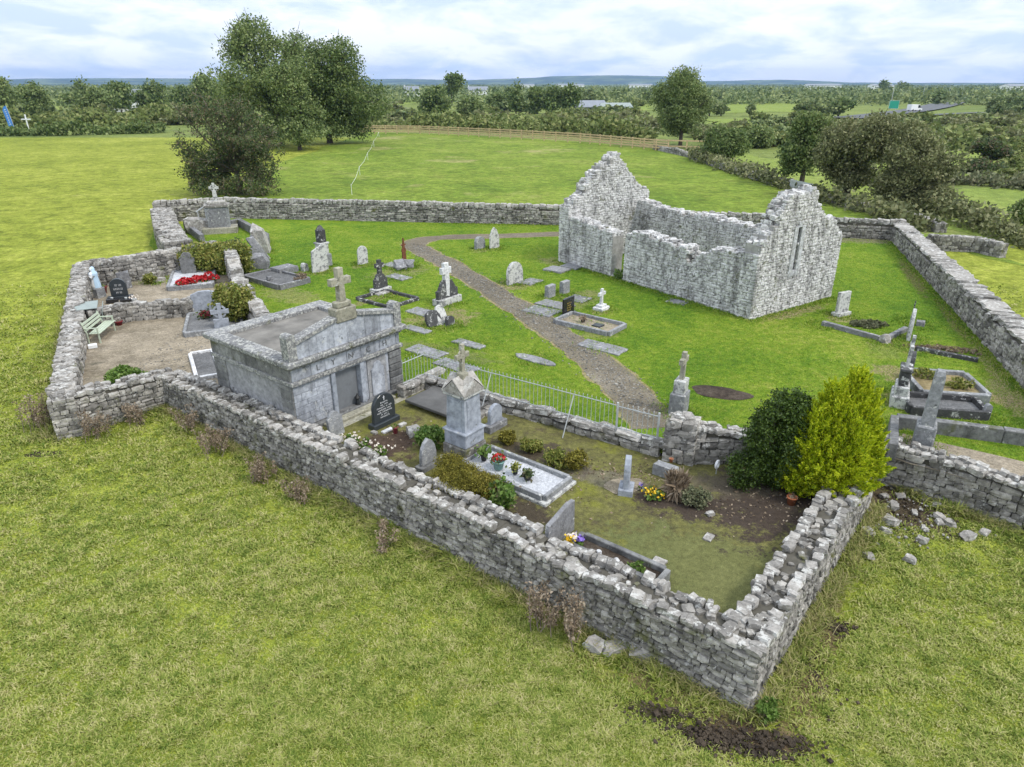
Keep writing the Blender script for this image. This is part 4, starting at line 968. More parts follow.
def ringed_head(mb, cx, cz, r, arm, y0, y1):
    """Celtic cross head: cross arms and a ring, open between"""
    b = r*.34
    mb.prism([(cx-b, cz-r*1.7), (cx+b, cz-r*1.7), (cx+b*.8, cz-b*.8), (cx+arm, cz-b), (cx+arm, cz+b), (cx+b*.8, cz+b*.8), (cx+b, cz+arm), (cx-b, cz+arm), (cx-b*.8, cz+b*.8), (cx-arm, cz+b), (cx-arm, cz-b), (cx-b*.8, cz-b*.8)], y1, y0, 0, .008)
    k = 20
    for q in range(4):
        t0 = q*math.pi/2+.42; t1 = (q+1)*math.pi/2-.42; ts = np.linspace(t0, t1, 5)
        o_ = [(cx+r*1.02*math.cos(t), cz+r*1.02*math.sin(t)) for t in ts]+[(cx+r*.74*math.cos(t), cz+r*.74*math.sin(t)) for t in ts[::-1]]
        mb.prism(o_, y1*.7+y0*.3, y0*.7+y1*.3)

# ---- lawn, left of the path
headstone('broad white topped headstone leaning beside the tall obelisk near the left plots', 320.5, 271.5, 245, 16, 'slope', M['lichstone'], lean=(-4, 3))
p = P(324, 266); t = thing('obelisk_memorial', 'tall dark stepped memorial pillar with a white tip behind the leaning headstone', 'memorial', p, A)
h_ = rise(324, 266, .9, 225)
mb = MB(); mb.cbox((0, 0, .3), (.36, .36, .42), .03); obj('base', mb, M['limestone'], t)
mb = MB(); mb.cbox((0, 0, 1.0), (.27, .27, .3), .03); mb.cbox((0, 0, 1.33), (.32, .32, .05), .02); obj('pedestal', mb, M['lichstone'], t)
mb = MB(); mb.cbox((0, 0, 1.72), (.22, .2, .36), .03); mb.lathe([(.24, 2.06), (.2, 2.14), (.1, 2.3), (.08, h_-.25), (.02, h_)], 8); obj('shaft', mb, M['darkstone'], t)
headstone('small pale round topped headstone alone on the lawn', 363, 264, 246, 9.5, 'round', M['lichstone'], lean=(-3, 4))
headstone('pale lichened stone block low at the end of the left tomb plot', 305, 271, 263, 5, 'rough', M['lichstone'], th=.3)
p = P(404.5, 263.5); t = thing('rusty_cross', 'rust red iron grave cross standing on rough stones by the path bend', 'grave cross', p, A)
h_ = rise(404.5, 263.5, .9, 238)
mb = MB(); mb.prism([(-.15, .1), (.15, .1), (.12, h_*.45), (.17, h_*.5), (.12, h_*.6), (.07, h_*.62), (.05, h_*.8), (.02, h_), (-.02, h_), (-.05, h_*.8), (-.07, h_*.62), (-.12, h_*.6), (-.17, h_*.5), (-.12, h_*.45)], .04, -.04); obj('shaft', mb, M['rust'], t)
mb = MB(); mb.box((0, 0, h_*.74), (.16, .03, .035)); obj('arm', mb, M['rust'], t)
rock('left boulder of the pair at the foot of the rusty cross', 400, 269, .9, (.40, .3, .22), 'slab'); rock('right boulder of the pair at the foot of the rusty cross', 409, 267, .9, (.32, .3, .26), 'slab')
slab('grey slab behind the boulders of the rusty cross', [(387, 262), (396, 261), (399, 267), (391, 268)])
slab('grey slab lying in front of the rusty cross', [(391, 274), (399, 272), (407, 279), (397, 281)])
# dark cross headstone with kerbed grass plot
t, w_, h_ = headstone('black and white weathered cross headstone on a white plinth behind a grassed kerb', 381, 291, 273, 12, 'shoulder', M['darkstone'], base=(.18, 1.3, M['lichstone']), th=.2)
mb = MB(); mb.prism([(x, y+h_*.92) for x, y in crossout(0, 0, .75, .52, .2)], .08, -.08, 0, .01); ringed_head(mb, 0, h_*.92+.46, .19, .25, -.07, .07); obj('cross', mb, M['darkstone'], t)
slab('white plinth slab below the black and white cross headstone', [(371, 292), (379, 295), (393, 290), (384, 287.5)], h=.10, mat=M['cope'])
grave('dark kerb round an empty grass grave below the black and white cross', [(358, 296), (381, 307.5), (417, 301), (394, 289)], .9, M['darkstone'], None, .14, .16)
# dark headstone with white streaked cross
t, w_, h_ = headstone('dark headstone with a white streaked cross top beside the path', 447.5, 303, 279, 19, 'shoulder', M['darkstone'], base=(.3, 1.12, M['lichstone']), th=.22, lean=(-2, 0))
mb = MB(); mb.prism(crossout(0, h_*.85, rise(447.5, 303, .9, 263)-h_*.85, .62, .28), .10, -.10, 0, .01); obj('cross', mb, M['marble'], t)
mb = MB(); mb.prism([(-.13, h_*.35), (.06, h_*.30), (.14, h_), (-.14, h_)], -.108, -.116); obj('lichen_streak', mb, M['marble'], t)
# broken heap
headstone('broken dark headstone propped in the heap beside the path', 436, 326, 310, 13, 'rough', M['darkstone'], th=.16, lean=(-22, -8))
headstone('white streaked broken slab leaning over the broken dark headstone', 443, 324, 305, 10, 'rough', M['lichstone'], th=.12, lean=(-28, 14))
headstone('small dark broken stump at the right of the broken heap', 450, 325, 316, 7, 'rough', M['darkstone'], th=.2, lean=(-10, 10))
slab('flat mottled slab behind the broken stones', [(409, 308), (424, 305), (441, 316), (424, 320)])
slab('narrow pale slab right of the mausoleum roof end', [(405, 325), (414, 323), (430, 332), (419, 335)])
slab('dark slab set in the lawn behind the pillar monument', [(452, 340), (462, 337.5), (487, 346), (476, 349.5)])
slab('long oval dark slab set in the lawn above the railing', [(510, 354), (522, 351.5), (561, 363), (549, 367)], ov=True)
slab('wide broken slab beside the mausoleum behind the railing', [(404, 345), (428, 343), (450, 356), (424, 360)], h=.05)
slab('long slab lying just behind the railing corner', [(432, 362), (446, 357), (480, 368), (466, 374)], h=.05)
# left tomb plots by the bushes
grave('dark gravel grave with a raised kerb beside the left bushes', [(257, 275), (287, 266), (296, 284), (266, 289)], .9, M['slab'], M['darkgravel'], .28, .16, fillh=.16)
slab('upright dark side slab of the tomb behind the gravel grave', [(270, 266), (294, 263), (297, 267), (273, 270)], h=.35)
rock('squared grey block at the head of the dark gravel grave', 259, 268, .9, (.55, .4, .45), 'slab'); rock('weathered boulder stone behind the squared grey block', 253, 262, .9, (.35, .45, .5), 'slab')
rock('small round stone lying on the dark gravel grave', 270, 280, 1.06, (.14, .12, .12), 'slab')
bush('bush', 'brown dead growth beside the dark gravel grave', P(300, 283), .5, .5, .35, M['leaf_dead'], 260, .09, 'weeds')
# ---- right of the path
headstone('dark twin headstone by the path bend, the small rough left one', 480, 248.5, 236.5, 8.5, 'rough', M['limestone'], th=.25, lean=(-3, 0))
headstone('tall round headstone right of the small rough one at the path bend', 494.5, 248, 227.5, 9, 'gothic', M['lichstone'], lean=(-4, 3))
headstone('round topped grey headstone with brown earth round its foot mid lawn', 515, 283, 262, 14, 'round', M['lichstone'], th=.2, lean=(-3, 0))
slab('pale slab lying at the foot of the round grey headstone', [(521, 281), (533, 276), (540, 281), (527, 286)])
headstone('left of the two little grey marker posts', 550, 297, 285, 7, 'flat', M['limestone'], th=.25)
headstone('right of the two little grey marker posts', 564.5, 293, 281, 6.5, 'flat', M['limestone'], th=.25)
slab('white slab left of the path edge below the marker posts', [(526, 309), (538, 302), (558, 313), (545, 318)], h=.05, mat=M['slab'])
slab('grey slab between the marker posts', [(536, 301), (549, 298), (575, 306), (561, 311)], h=.07); slab('pale slab right of the marker posts', [(566, 297), (578, 293), (591, 299), (579, 304)], h=.05)
headstone('black polished headstone with gold lettering at the head of a tan gravel grave', 568, 315, 297.5, 10.5, 'flat', M['blackgranite'], base=(.1, 1.2, M['granite']), th=.1, text=(4, M['gold']))
t, w_, l_ = grave('white kerbed tan gravel grave in front of the black polished headstone', [(556, 318.5), (577, 312), (625, 326.5), (603, 335)], .9, M['limestone'], M['gravel'], .2, .14)
slab('small plaque lying on the tan gravel grave', [(592, 324), (598, 322), (604, 325), (598, 327)], .97, .05, mat=M['granite']); 
p = P(583, 322, .97); fv = thing('flower_bowl', 'small dark bowl of withered flowers on the tan gravel grave', 'flower bowl', p)
mb = MB(); mb.lathe([(.07, 0), (.12, .12), (.11, .14)], 10); obj('bowl', mb, M['blackpot'], fv); mb = MB(); leaf_quads(mb, rng.normal(0, 1, (60, 3))*[.08, .08, .05]+[0, 0, .18], .07); obj('flowers', mb, M['leaf_dead'], fv)
p = P(601, 309.5); t = thing('white_cross', 'small white marble cross on a stepped base on the lawn', 'grave cross', p, A)
mb = MB(); mb.cbox((0, 0, .06), (.34, .26, .09), .02); mb.cbox((0, 0, .20), (.22, .17, .06), .02); obj('base', mb, M['marble'], t)
mb = MB(); mb.prism(crossout(0, .25, rise(601, 309.5, .9, 288.6)-.25, .56, .14, armz=.68), .05, -.05, 0, .008); obj('cross', mb, M['marble'], t)
slab('dark ledger slab sunk at the right edge of the path', [(580, 341), (594, 336), (626, 352), (612, 358)], h=.05)
slab('pale slab under the left corner of the church', [(545, 267), (558, 264), (569, 270), (556, 273.5)], h=.1); slab('second pale slab right against the church corner', [(563, 264), (574, 261), (583, 266), (573, 270)], h=.1)
slab('small pale slab in the lawn under the church breach', [(666, 300), (675, 297), (689, 303), (680, 306)], h=.03)
# oval planting bed
c, w_, l_ = rect([(688, 388), (722, 383), (752, 397), (720, 403)], .9, R(15)); c.z = .9
def oval(name, c, rx, ry, yaw, z0, dome, mat, label, cat):
    mb = MB(); V = [(0, 0, dome)]; n = 24
    for r in (.5, .85, 1.0):
        for i in range(n): t = 2*math.pi*i/n; k = 1+.06*math.sin(3*t+1)+.04*math.sin(5*t); V.append((rx*r*k*math.cos(t), ry*r*k*math.sin(t), dome*(1-r*r)+random.uniform(0, .02)))
    f = [(0, 1+i, 1+(i+1) % n) for i in range(n)]+[(1+r*n+i, 1+(r+1)*n+i, 1+(r+1)*n+(i+1) % n, 1+r*n+(i+1) % n) for r in (0, 1) for i in range(n)]
    mb.add(V, f); o = obj(name, mb, mat, loc=(c.x, c.y, z0), yaw=yaw, smooth=True); return tag(o, label, cat)
oval('soil_bed', P(721, 393), 1.0, .52, R(-22), .905, .07, M['soil'], 'dark oval earth bed cut into the lawn behind the gate pier', 'planting bed')
# ---- right hand graves
headstone('white mottled headstone by the right corner of the church', 841, 315, 292, 0, 'flat', M['lichstone'], th=.16, lean=(-3, 2), wm=.75, yaw=R(30), base=(.16, 1.2, M['lichstone']))
def low_kerb(label, pl, z, h=.22, w_=.18, mat='slab', name='grave_kerb'):
    t = thing(name, label, 'grave kerb', P(*pl[0], z))
    o_ = t.location.copy(); q = [P(x, y, z)-o_ for x, y in pl]
    for a, b in zip(q, q[1:]):
        d = b-a; mb = MB(); m = (a+b)/2; mb.cbox((m.x, m.y, h/2-.05), (d.length/2-.01, w_/2, h/2+.05), .02, rz=math.atan2(d.y, d.x), jit=.006); obj('kerb', mb, M[mat], t)
    return t
low_kerb('long low kerb round rough white flowered grass below the church gable', [(822, 325), (884, 342), (905, 331)], .9, .2, .2)
bush('grass_tuft', 'rough pale grass inside the kerb beside the white mottled headstone', P(868, 326), 1.1, .6, .16, M['leaf_grey'], 700, .10, 'rough grass')
rock('white stone at the corner of the long low kerb', 884, 342, .9, (.16, .16, .18), 'cope')
low_kerb('dark kerb with dead brown grass right of the edge on slabs', [(915, 350), (978, 362)], .9, .16, .2, 'darkstone')
bush('grass_tuft', 'strip of dead brown grass behind the dark kerb', P(945, 351), 1.5, .35, .12, M['leaf_dead'], 500, .09, 'dead grass', yaw=R(-15))
# edge on memorials: slabs whose faces look right
EY = R(62)
headstone('tall white slab headstone seen edge on, leaning right above the kerbed graves', 908, 339, 309, 0, 'gothic', M['lichstone'], th=.13, wm=.7, yaw=EY, lean=(0, 4))
headstone('dark lower slab headstone with a white top seen edge on between the kerbed graves', 904, 394, 352, 0, 'round', M['darkstone'], th=.14, wm=.6, yaw=EY, lean=(0, 4))
p = P(898, 403); t = thing('stepped_memorial', 'slim stepped memorial of white and dark stone at the head of the kerbed graves', 'memorial', p, EY)
mb = MB(); mb.cbox((0, 0, .15), (.5, .26, .25), .03); mb.cbox((0, 0, .55), (.4, .2, .16), .03); obj('base', mb, M['lichstone'], t)
mb = MB(); mb.cbox((0, 0, .95), (.3, .14, .26), .03); mb.cbox((0, 0, 1.26), (.36, .18, .05), .02); obj('pedestal', mb, M['darkstone'], t)
mb = MB(); mb.prism(crossout(0, 1.3, 1.05, .6, .12, armz=.66), .05, -.05, 0, .01); obj('cross', mb, M['lichstone'], t)
p = P(911, 321); t = thing('iron_cross', 'thin grey iron cross behind the tall white edge on slab', 'grave cross', p, EY)
h_ = rise(911, 321, .9, 301)
mb = MB(); mb.box((0, 0, h_/2), (.025, .02, h_/2)); obj('shaft', mb, M['darkstone'], t); mb = MB(); mb.box((0, 0, h_*.72), (.2, .019, .024)); obj('arm', mb, M['darkstone'], t)
rock('dark small stone beside the tall white edge on slab', 920, 326, .9, (.16, .12, .16), 'slab')
KY = R(-10)
grave('upper pale kerb grave with weeds right of the edge on slabs', [(911, 369), (978, 378), (983, 402), (905, 388)], .9, M['limestone'], M['tan'], .3, .16, yaw=KY, fillh=.16)
for i, (x, y, lb) in enumerate(((925, 378, 'left clump of weeds inside the upper pale kerb grave'), (955, 388, 'right clump of weeds inside the upper pale kerb grave'))): bush('weed_clump', lb, P(x, y, 1.0), .6, .45, .25, M['leaf_shrub'], 260, .08, 'weeds')
grave('lower dark kerb grave directly in front of the upper pale one', [(905, 391), (984, 404), (988, 420), (898, 404)], .9, M['darkstone'], M['darkgravel'], .3, .14, yaw=KY, fillh=.12)
headstone('white corner post of the lower dark kerb grave', 985, 418, 404, 0, 'round', M['limestone'], th=.16, wm=.2, yaw=KY, name='corner_post')
p = P(921, 447); t = thing('obelisk_memorial', 'leaning grey flat topped stone pillar above the low retaining wall on the right', 'memorial', p, R(60)); t.rotation_euler = (0, R(1), R(60))
h_ = rise(921, 447, .9, 371)
mb = MB(); mb.cbox((0, 0, .32), (.34, .25, .45), .04); obj('base', mb, M['limestone'], t)
mb = MB(); o_ = []; mb.add([(sx*a, sy*b, z_) for z_, a, b in ((.75, .24, .16), (h_-.12, .20, .13), (h_, .14, .09)) for sx, sy in ((-1, -1), (1, -1), (1, 1), (-1, 1))], [(r*4+i, r*4+(i+1) % 4, r*4+4+(i+1) % 4, r*4+4+i) for r in (0, 1) for i in range(4)]+[(8, 9, 10, 11)]); obj('shaft', mb, M['limestone'], t)
low_kerb('grey squared stone boundary kerb behind the gravel plot with the leaning pillar', [(894, 427), (1000, 441), (1110, 457)], .9, .42, .28, 'ashlar2', 'kerb_wall')
low_kerb('short grey squared kerb coming forward left of the leaning pillar', [(892, 428), (890, 458)], .9, .45, .24, 'ashlar2', 'kerb_wall')

# ================================================================== THE RAILED PLOT
Z = .8
headstone('blank grey headstone leaning against the mausoleum steps', 337, 435, 411.6, 14, 'shoulder', M['limestone'], Z, lean=(-6, 0))
t, w_, h_ = headstone('dark polished headstone with white lettering in front of the mausoleum tablet', 384.5, 424, 393, 21, 'round', M['granite'], Z, base=(.16, 1.22, M['granite']), th=.12, text=(7, M['whiteletter']))
mb = MB(); mb.box((0, -.065, h_-.14), (.012, .004, .07)); mb.box((0, -.0655, h_-.12), (.035, .004, .01)); obj('cross_mark', mb, M['whiteletter'], t)
p = MO+UX*2.42+VX*.12+Vector((0, 0, .12)); t = thing('lantern', 'black grave lantern standing in the mausoleum doorway', 'lantern', p)
mb = MB(); mb.lathe([(.09, 0), (.09, .03), (.07, .04)], 8); mb.lathe([(.09, .24), (.10, .26), (.03, .36), (.015, .40)], 8); obj('frame', mb, M['blackpot'], t); mb = MB(); mb.lathe([(.065, .042), (.065, .238)], 8); obj('pane', mb, M['glass'], t)
def pot(label, px, py, z, r, h_, potmat, kind, n=120, lsz=.07, spread=.12, up=.1, name='flower_pot', fmat=None, cat='flower pot'):
    t = thing(name, label, cat, P(px, py, z))
    mb = MB(); mb.lathe([(r*.72, 0), (r*.95, h_*.85), (r*1.04, h_*.86), (r*1.04, h_), (r*.9, h_), (r*.88, h_*.9)], 14); obj('pot', mb, potmat, t, True)
    mb = MB(); pts = rng.normal(0, 1, (n, 3))*[spread, spread, spread*.6]+[0, 0, h_+up]; leaf_quads(mb, pts, lsz); obj('foliage', mb, M[kind], t)
    if fmat:
        mb = MB(); d = rng.normal(0, 1, (n, 3)); d /= np.linalg.norm(d, axis=1)[:, None]; d[:, 2] = abs(d[:, 2]); leaf_quads(mb, d*[spread*1.5, spread*1.5, spread*1.1]+[0, 0, h_+up*.7], lsz, 1.0); obj('flowers', mb, fmat, t)
    return t
pot('pink red grave light jar in front of the dark polished headstone', 395.5, 433, Z, .09, .22, M['pinkpot'], 'leaf_pot', 30, .05, .05, .02)
slab('small white plaque at the foot of the dark polished headstone', [(382, 431), (391, 426), (393, 428), (384, 433)], Z, .05, M['marble']); slab('pale stone fragment left of the dark polished headstone', [(371, 431), (374, 429.5), (378, 432), (374, 433.5)], Z, .06, M['cope'])
slab('pale stone fragment right of the pink grave light jar', [(398, 424), (404, 421), (407, 423), (400, 426)], Z, .06, M['cope'])
for (x, y, lb) in ((353, 446, 'cream flowering plant nearest the mausoleum corner along the front wall'), (365, 453, 'cream flowering plant in the middle of the three along the front wall'), (380, 459, 'cream flowering plant nearest the little gothic headstone along the front wall')):
    t = bush('flowering_plant', lb, P(x, y, Z), .24, .2, .3, M['leaf_pot'], 120, .08, 'flowering plant')
    mb = MB(); d = rng.normal(0, 1, (16, 3))*[.15, .15, .07]+[0, 0, .32]
    for k in range(4): leaf_quads(mb, d+rng.normal(0, .012, d.shape), .065, 1.0)
    obj('flowers', mb, M['whitepetal'], t)
rock('white lichened rock beside the green bush in the railed plot', 413.5, 434, Z, (.24, .19, .15), 'cope')
bush('bush', 'leafy green bush between the white rock and the pillar monument', P(433, 447, Z), .52, .45, .42, M['leaf_pot'], 1200, .085)
headstone('little pointed grey headstone on a plinth beside the mossy mound', 428.5, 467, 438, 14.5, 'gothic', M['limestone'], Z, base=(.15, 1.35, M['ashlar2']), th=.12)
slab('white flat stone at the foot of the pillar monument', [(438, 456), (446, 452), (454, 457), (446, 463)], Z, .08, M['cope'])
bush('heather_mound', 'big rounded mossy brown green heather mound behind the front wall', P(462, 499, Z), 1.12, .85, .62, M['leaf_moss'], 14000, .034, 'heather mound', yaw=R(-30), spread=.05, per=16, lobes=4)
t = bush('bush', 'pale green shrub with pink flower heads right of the heather mound', P(502, 508, Z), .42, .36, .55, M['leaf_pot'], 800, .10)
mb = MB(); leaf_quads(mb, rng.normal(0, 1, (60, 3))*[.24, .2, .08]+[0, 0, .62], .07, 1.0); obj('flowers', mb, M['leaf_brown'], t)
# white gravel grave with pots
t, w_, l_ = grave('raised grave bed of white gravel with a white kerb in front of the pillar monument', [(469, 462), (488, 445), (569, 481), (538.5, 503)], Z, M['limestone'], M['whitegravel'], .24, .12, fillh=.12)
mb = MB(); mb.cbox((0, 0, .01), (w_/2+.12, l_/2+.12, .08), .02); obj('kerb_foot', mb, M['lichstone'], t)
pot('black pot of green leaves nearest the pillar monument', 484, 460, .97, .10, .20, M['blackpot'], 'leaf_pot', 120, .08, .10, .08)
pot('turquoise pot full of dark red flowers on the white gravel', 498.5, 468, .97, .17, .24, M['turq'], 'leaf_dark', 80, .07, .12, .05, fmat=M['red'])
pot('little black pot with a clipped green ball on the white gravel', 515, 473.5, .97, .095, .17, M['blackpot'], 'leaf_shrub', 160, .05, .06, .06)
pot('low bowl of brown pink dried flowers on the white gravel', 527.5, 479, .97, .12, .10, M['blackpot'], 'leaf_brown', 130, .06, .10, .06)
# the pillar monument with four gablets and a cross
p = P(465, 455, Z); t = thing('pillar_monument', 'tall grey pillar monument with four little white gables and a cross on top', 'monument', p, A)
k = rise(465, 455, Z, 374)/3.0
def zz(v): return v*k
mb = MB(); mb.cbox((0, 0, zz(.22)), (.44, .44, zz(.34)), .03); obj('rough_base', mb, M['wall'], t)
mb = MB(); mb.cbox((0, 0, zz(.80)), (.40, .40, zz(.24)), .02); mb.cbox((0, 0, zz(1.08)), (.44, .44, zz(.045)), .02); obj('pedestal', mb, M['panel'], t)
mb = MB(); mb.add([(sx*a, sy*a, zz(z_)) for z_, a in ((1.12, .345), (2.36, .315)) for sx, sy in ((-1, -1), (1, -1), (1, 1), (-1, 1))], [(i, (i+1) % 4, 4+(i+1) % 4, 4+i) for i in range(4)]+[(4, 5, 6, 7)]); obj('shaft', mb, M['panel'], t)
for sgn in (0, 1, 2, 3):
    mb = MB(); mb.X = Matrix.Rotation(sgn*math.pi/2, 4, 'Z'); mb.cbox((0, -.335, zz(1.72)), (.23, .012, zz(.5)), .006); o = obj('shaft_panel', mb, M['panel'], t)
mb = MB(); mb.cbox((0, 0, zz(2.40)), (.40, .40, zz(.05)), .02); obj('cap', mb, M['lichstone'], t)
for sgn in (0, 1, 2, 3):
    mb = MB(); mb.X = Matrix.Rotation(sgn*math.pi/2, 4, 'Z')
    mb.prism([(-.42, zz(2.46)), (.42, zz(2.46)), (0, zz(2.94))], -.30, -.42, 0, .01); mb.add([(-.42, -.42, zz(2.46)+.02), (0, -.42, zz(2.94)+.03), (0, 0, zz(3.0)), (.42, -.42, zz(2.46)+.02)], [(0, 1, 2), (1, 3, 2)]); obj('gablet', mb, M['cope'], t)
mb = MB(); h2 = rise(465, 455, Z, 347)-zz(2.95); mb.lathe([(.17, zz(2.85)), (.15, zz(3.05)), (.07, zz(3.12))], 8); mb.prism(crossout(0, zz(3.05), h2, .5, .12, armz=.6), .05, -.05, 0, .01); ringed_head(mb, 0, zz(3.05)+h2*.6, .16, .2, -.045, .045); obj('cross', mb, M['ochre'], t)
headstone('small grey round headstone right behind the pillar monument', 495, 428, 404, 11.5, 'round', M['panel'], Z, th=.13, base=(.22, 1.5, M['slab']))
# dark ledger tomb in the railing corner
c, w_, l_ = rect([(406, 402), (430, 386), (488, 402), (462, 420)], 1.0); c.z = Z; t = thing('ledger_tomb', 'broad dark flat ledger slab filling the corner of the railing', 'tomb', c, A)
mb = MB(); mb.cbox((0, 0, .18), (w_/2, l_/2, .05), .015); obj('slab', mb, M['ledger'], t)
mb = wall_mesh([Vector((-w_/2, -l_/2-.1)), Vector((w_/2, -l_/2-.1))], lambda x, y: -.05, lambda s_: .2, .2, cope='none', sw=.28, shh=.1); obj('footing', mb, [M['wall'], M['core'], M['cope']], t)
for (x, y, rx, rz, lf, lb) in ((507, 443, .32, .26, 'leaf_moss', 'small rounded green bush right of the pillar monument'), (533, 451, .38, .26, 'leaf_shrub', 'yellow green low bush second from the pillar monument'), (556, 467, .42, .34, 'leaf_shrub', 'rusty yellow low bush near the foot of the railing stay'), (577, 469, .40, .34, 'leaf_moss', 'brown green low bush just right of the rusty yellow one')):
    bush('bush', lb, P(x, y, Z), rx, rx*.85, rz, M[lf], 900, .06)
# edge on obelisk like headstone with its gravel pad
oval('gravel_pad', P(624, 486, Z), .55, .38, R(20), Z+.003, .03, M['gravel'], 'round pale gravel pad under the slim grey headstone', 'gravel pad')
headstone('slim grey headstone seen edge on standing on a round gravel pad', 626, 491, 455.6, 0, 'gothic', M['panel'], Z, yaw=R(75), th=.15, wm=.42, base=(.16, 1.3, M['panel']), lean=(0, 2))
t = bush('flowering_plant', 'yellow flowering plant in the dark earth bed by the slim headstone', P(653, 499, Z), .28, .22, .18, M['leaf_pot'], 160, .07, 'flowering plant')
mb = MB(); d = rng.normal(0, 1, (30, 3))*[.17, .13, .04]+[0, 0, .22]
for k in range(4): leaf_quads(mb, d+rng.normal(0, .01, d.shape), .055, 1.0)
obj('flowers', mb, M['yellow'], t)
t = bush('flowering_plant', 'single small blue violet flower left of the yellow flowers', P(641, 491, Z), .09, .09, .12, M['leaf_pot'], 30, .05, 'flowering plant'); mb = MB(); leaf_quads(mb, rng.normal(0, 1, (12, 3))*.035+[0, 0, .17], .06, 1.0); obj('flowers', mb, M['purple'], t)
bush('bush', 'grey green lavender like bush right of the yellow flowers', P(695, 504, Z), .48, .36, .30, M['leaf_grey'], 900, .07)
bush('grass_tuft', 'straw coloured ornamental grass between the yellow flowers and the grey green bush', P(676, 497, Z), .22, .2, .45, M['leaf_dead'], 300, .16, 'ornamental grass', up=np.array([0, 0, 1.0]), aspect=5)
# white ring on a stake by the dark shrub
t = thing('grave_marker', 'small white ring shaped marker on a stake beside the dark green shrub', 'grave marker', P(716, 474, Z), A)
mb = MB(); mb.tube([(0, 0, -.05), (0, 0, .2)], .015, 6); obj('stake', mb, M['iron'], t)
mb = MB(); n = 14; mb.tube([(.10*math.cos(i*6.2832/n), 0, .30+.10*math.sin(i*6.2832/n)) for i in range(n+1)], .035, 6); obj('ring', mb, M['white'], t)
pot('terracotta pot at the foot of the golden cypress', 791, 504, Z, .13, .22, M['terracotta'], 'leaf_dead', 40, .06, .06, .0)
slab('pale triangular flagstone in the grass near the dark earth', [(699, 537), (711, 532), (717, 537), (708, 540)], Z, .04, M['tan'] if False else M['cope']); slab('pale flagstone at the foot of the grave by the front wall', [(646, 558), (662, 556), (670, 563), (657, 568)], Z, .05, M['cope'])
rock('small white stone lying on the dark earth bed', 710, 515, Z, (.09, .07, .06), 'cope')
# grave by the front wall, headstone seen from behind
headstone('dark grey square headstone seen from behind close to the front wall', 559, 540, 509, 28, 'slope', M['slab'], Z, th=.12)
grave('dark kerbed earth grave parallel to the front wall', [(572, 544), (584, 535), (667, 573), (655, 588)], Z, M['ashlar2'], M['soil'], .26, .12, fillh=.12)
t = bush('flower_bunch', 'bunch of purple white and yellow flowers beside the square dark grey headstone', P(575, 546, .92), .22, .2, .16, M['leaf_pot'], 80, .07, 'flowers')
for m_, o_ in (('purple', (.08, .02)), ('whitepetal', (-.02, .08)), ('yellow', (-.12, -.05))):
    mb = MB(); leaf_quads(mb, rng.normal(0, 1, (24, 3))*[.06, .06, .03]+[o_[0], o_[1], .22], .09, 1.0); obj('flowers', mb, M[m_], t)
bush('flowering_plant', 'low green plant at the foot end of the earth grave by the front wall', P(634, 572, .92), .26, .18, .14, M['leaf_pot'], 220, .06, 'plant')
rock('white pebble on the earth grave by the front wall, nearer the headstone', 599, 553, .92, (.06, .05, .04), 'marble'); rock('white pebble on the earth grave by the front wall, nearer its foot', 616, 561, .92, (.05, .05, .04), 'marble')
# railing on its wall
def railing():
    t = thing('railing', 'silver painted iron railing with slim bars on the low white topped wall', 'railing', RAILW[0]+Vector((0, 0, 1.2)))
    o_ = RAILW[0]; q = [Vector((p.x-o_.x, p.y-o_.y, 0)) for p in RAILW]; q[0] = q[0]+Vector((.05, .07, 0)); q[-1] = q[3].lerp(q[4], .99)
    gate0 = q[3].lerp(q[4], .30)
    run = q[:4]+[gate0]
    for a, b in zip(run, run[1:]):
        mb = MB(); mb.tube([tuple(a+Vector((0, 0, .80))), tuple(b+Vector((0, 0, .80)))], .016, 6); obj('top_rail', mb, M['iron'], t)
        mb = MB(); mb.tube([tuple(a+Vector((0, 0, .08))), tuple(b+Vector((0, 0, .08)))], .013, 6); obj('bottom_rail', mb, M['iron'], t)
    mb = MB(); mb.tube([(0, 0, -.05), (0, 0, .86)], .008, 6); mb.lathe([(.008, .86), (.016, .88), (.002, .93)], 6); bar = mb.mesh('bar', M['iron'])
    for a, b in zip(run, run[1:]):
        L = (b-a).length; n = max(1, int(round(L/.145)))
        for i in range(n):
            o2 = link(bpy.data.objects.new('bar', bar)); o2.parent = t; o2.location = a.lerp(b, i/n)
    for (i, k_) in ((2, .12), (2, .80)):
        a = q[i].lerp(q[i+1], k_); d = (q[i+1]-q[i]).normalized(); nn = Vector((d.y, -d.x, 0))
        mb = MB(); mb.tube([tuple(a+Vector((0, 0, .78))), tuple(a+nn*.62+Vector((0, 0, -.42)))], .017, 6); obj('stay', mb, M['iron'], t)
    g = thing('gate', 'narrow silver iron gate between the railing end and the rubble pier', 'gate', RAILW[0]+gate0+Vector((0, 0, 1.2)))
    e = q[4]-gate0
    for p_ in (Vector((0, 0, 0)), e*.98):
        mb = MB(); mb.cbox((p_.x, p_.y, .40), (.028, .028, .50), .005); obj('post', mb, M['iron'], g)
    for z_ in (.78, .10):
        mb = MB(); mb.tube([(0, 0, z_), tuple(e*.98+Vector((0, 0, z_)))], .016, 6); obj('rail', mb, M['iron'], g)
    n = 8
    for i in range(1, n): o2 = link(bpy.data.objects.new('bar', bar)); o2.parent = g; o2.location = e*.98*(i/n)
railing()
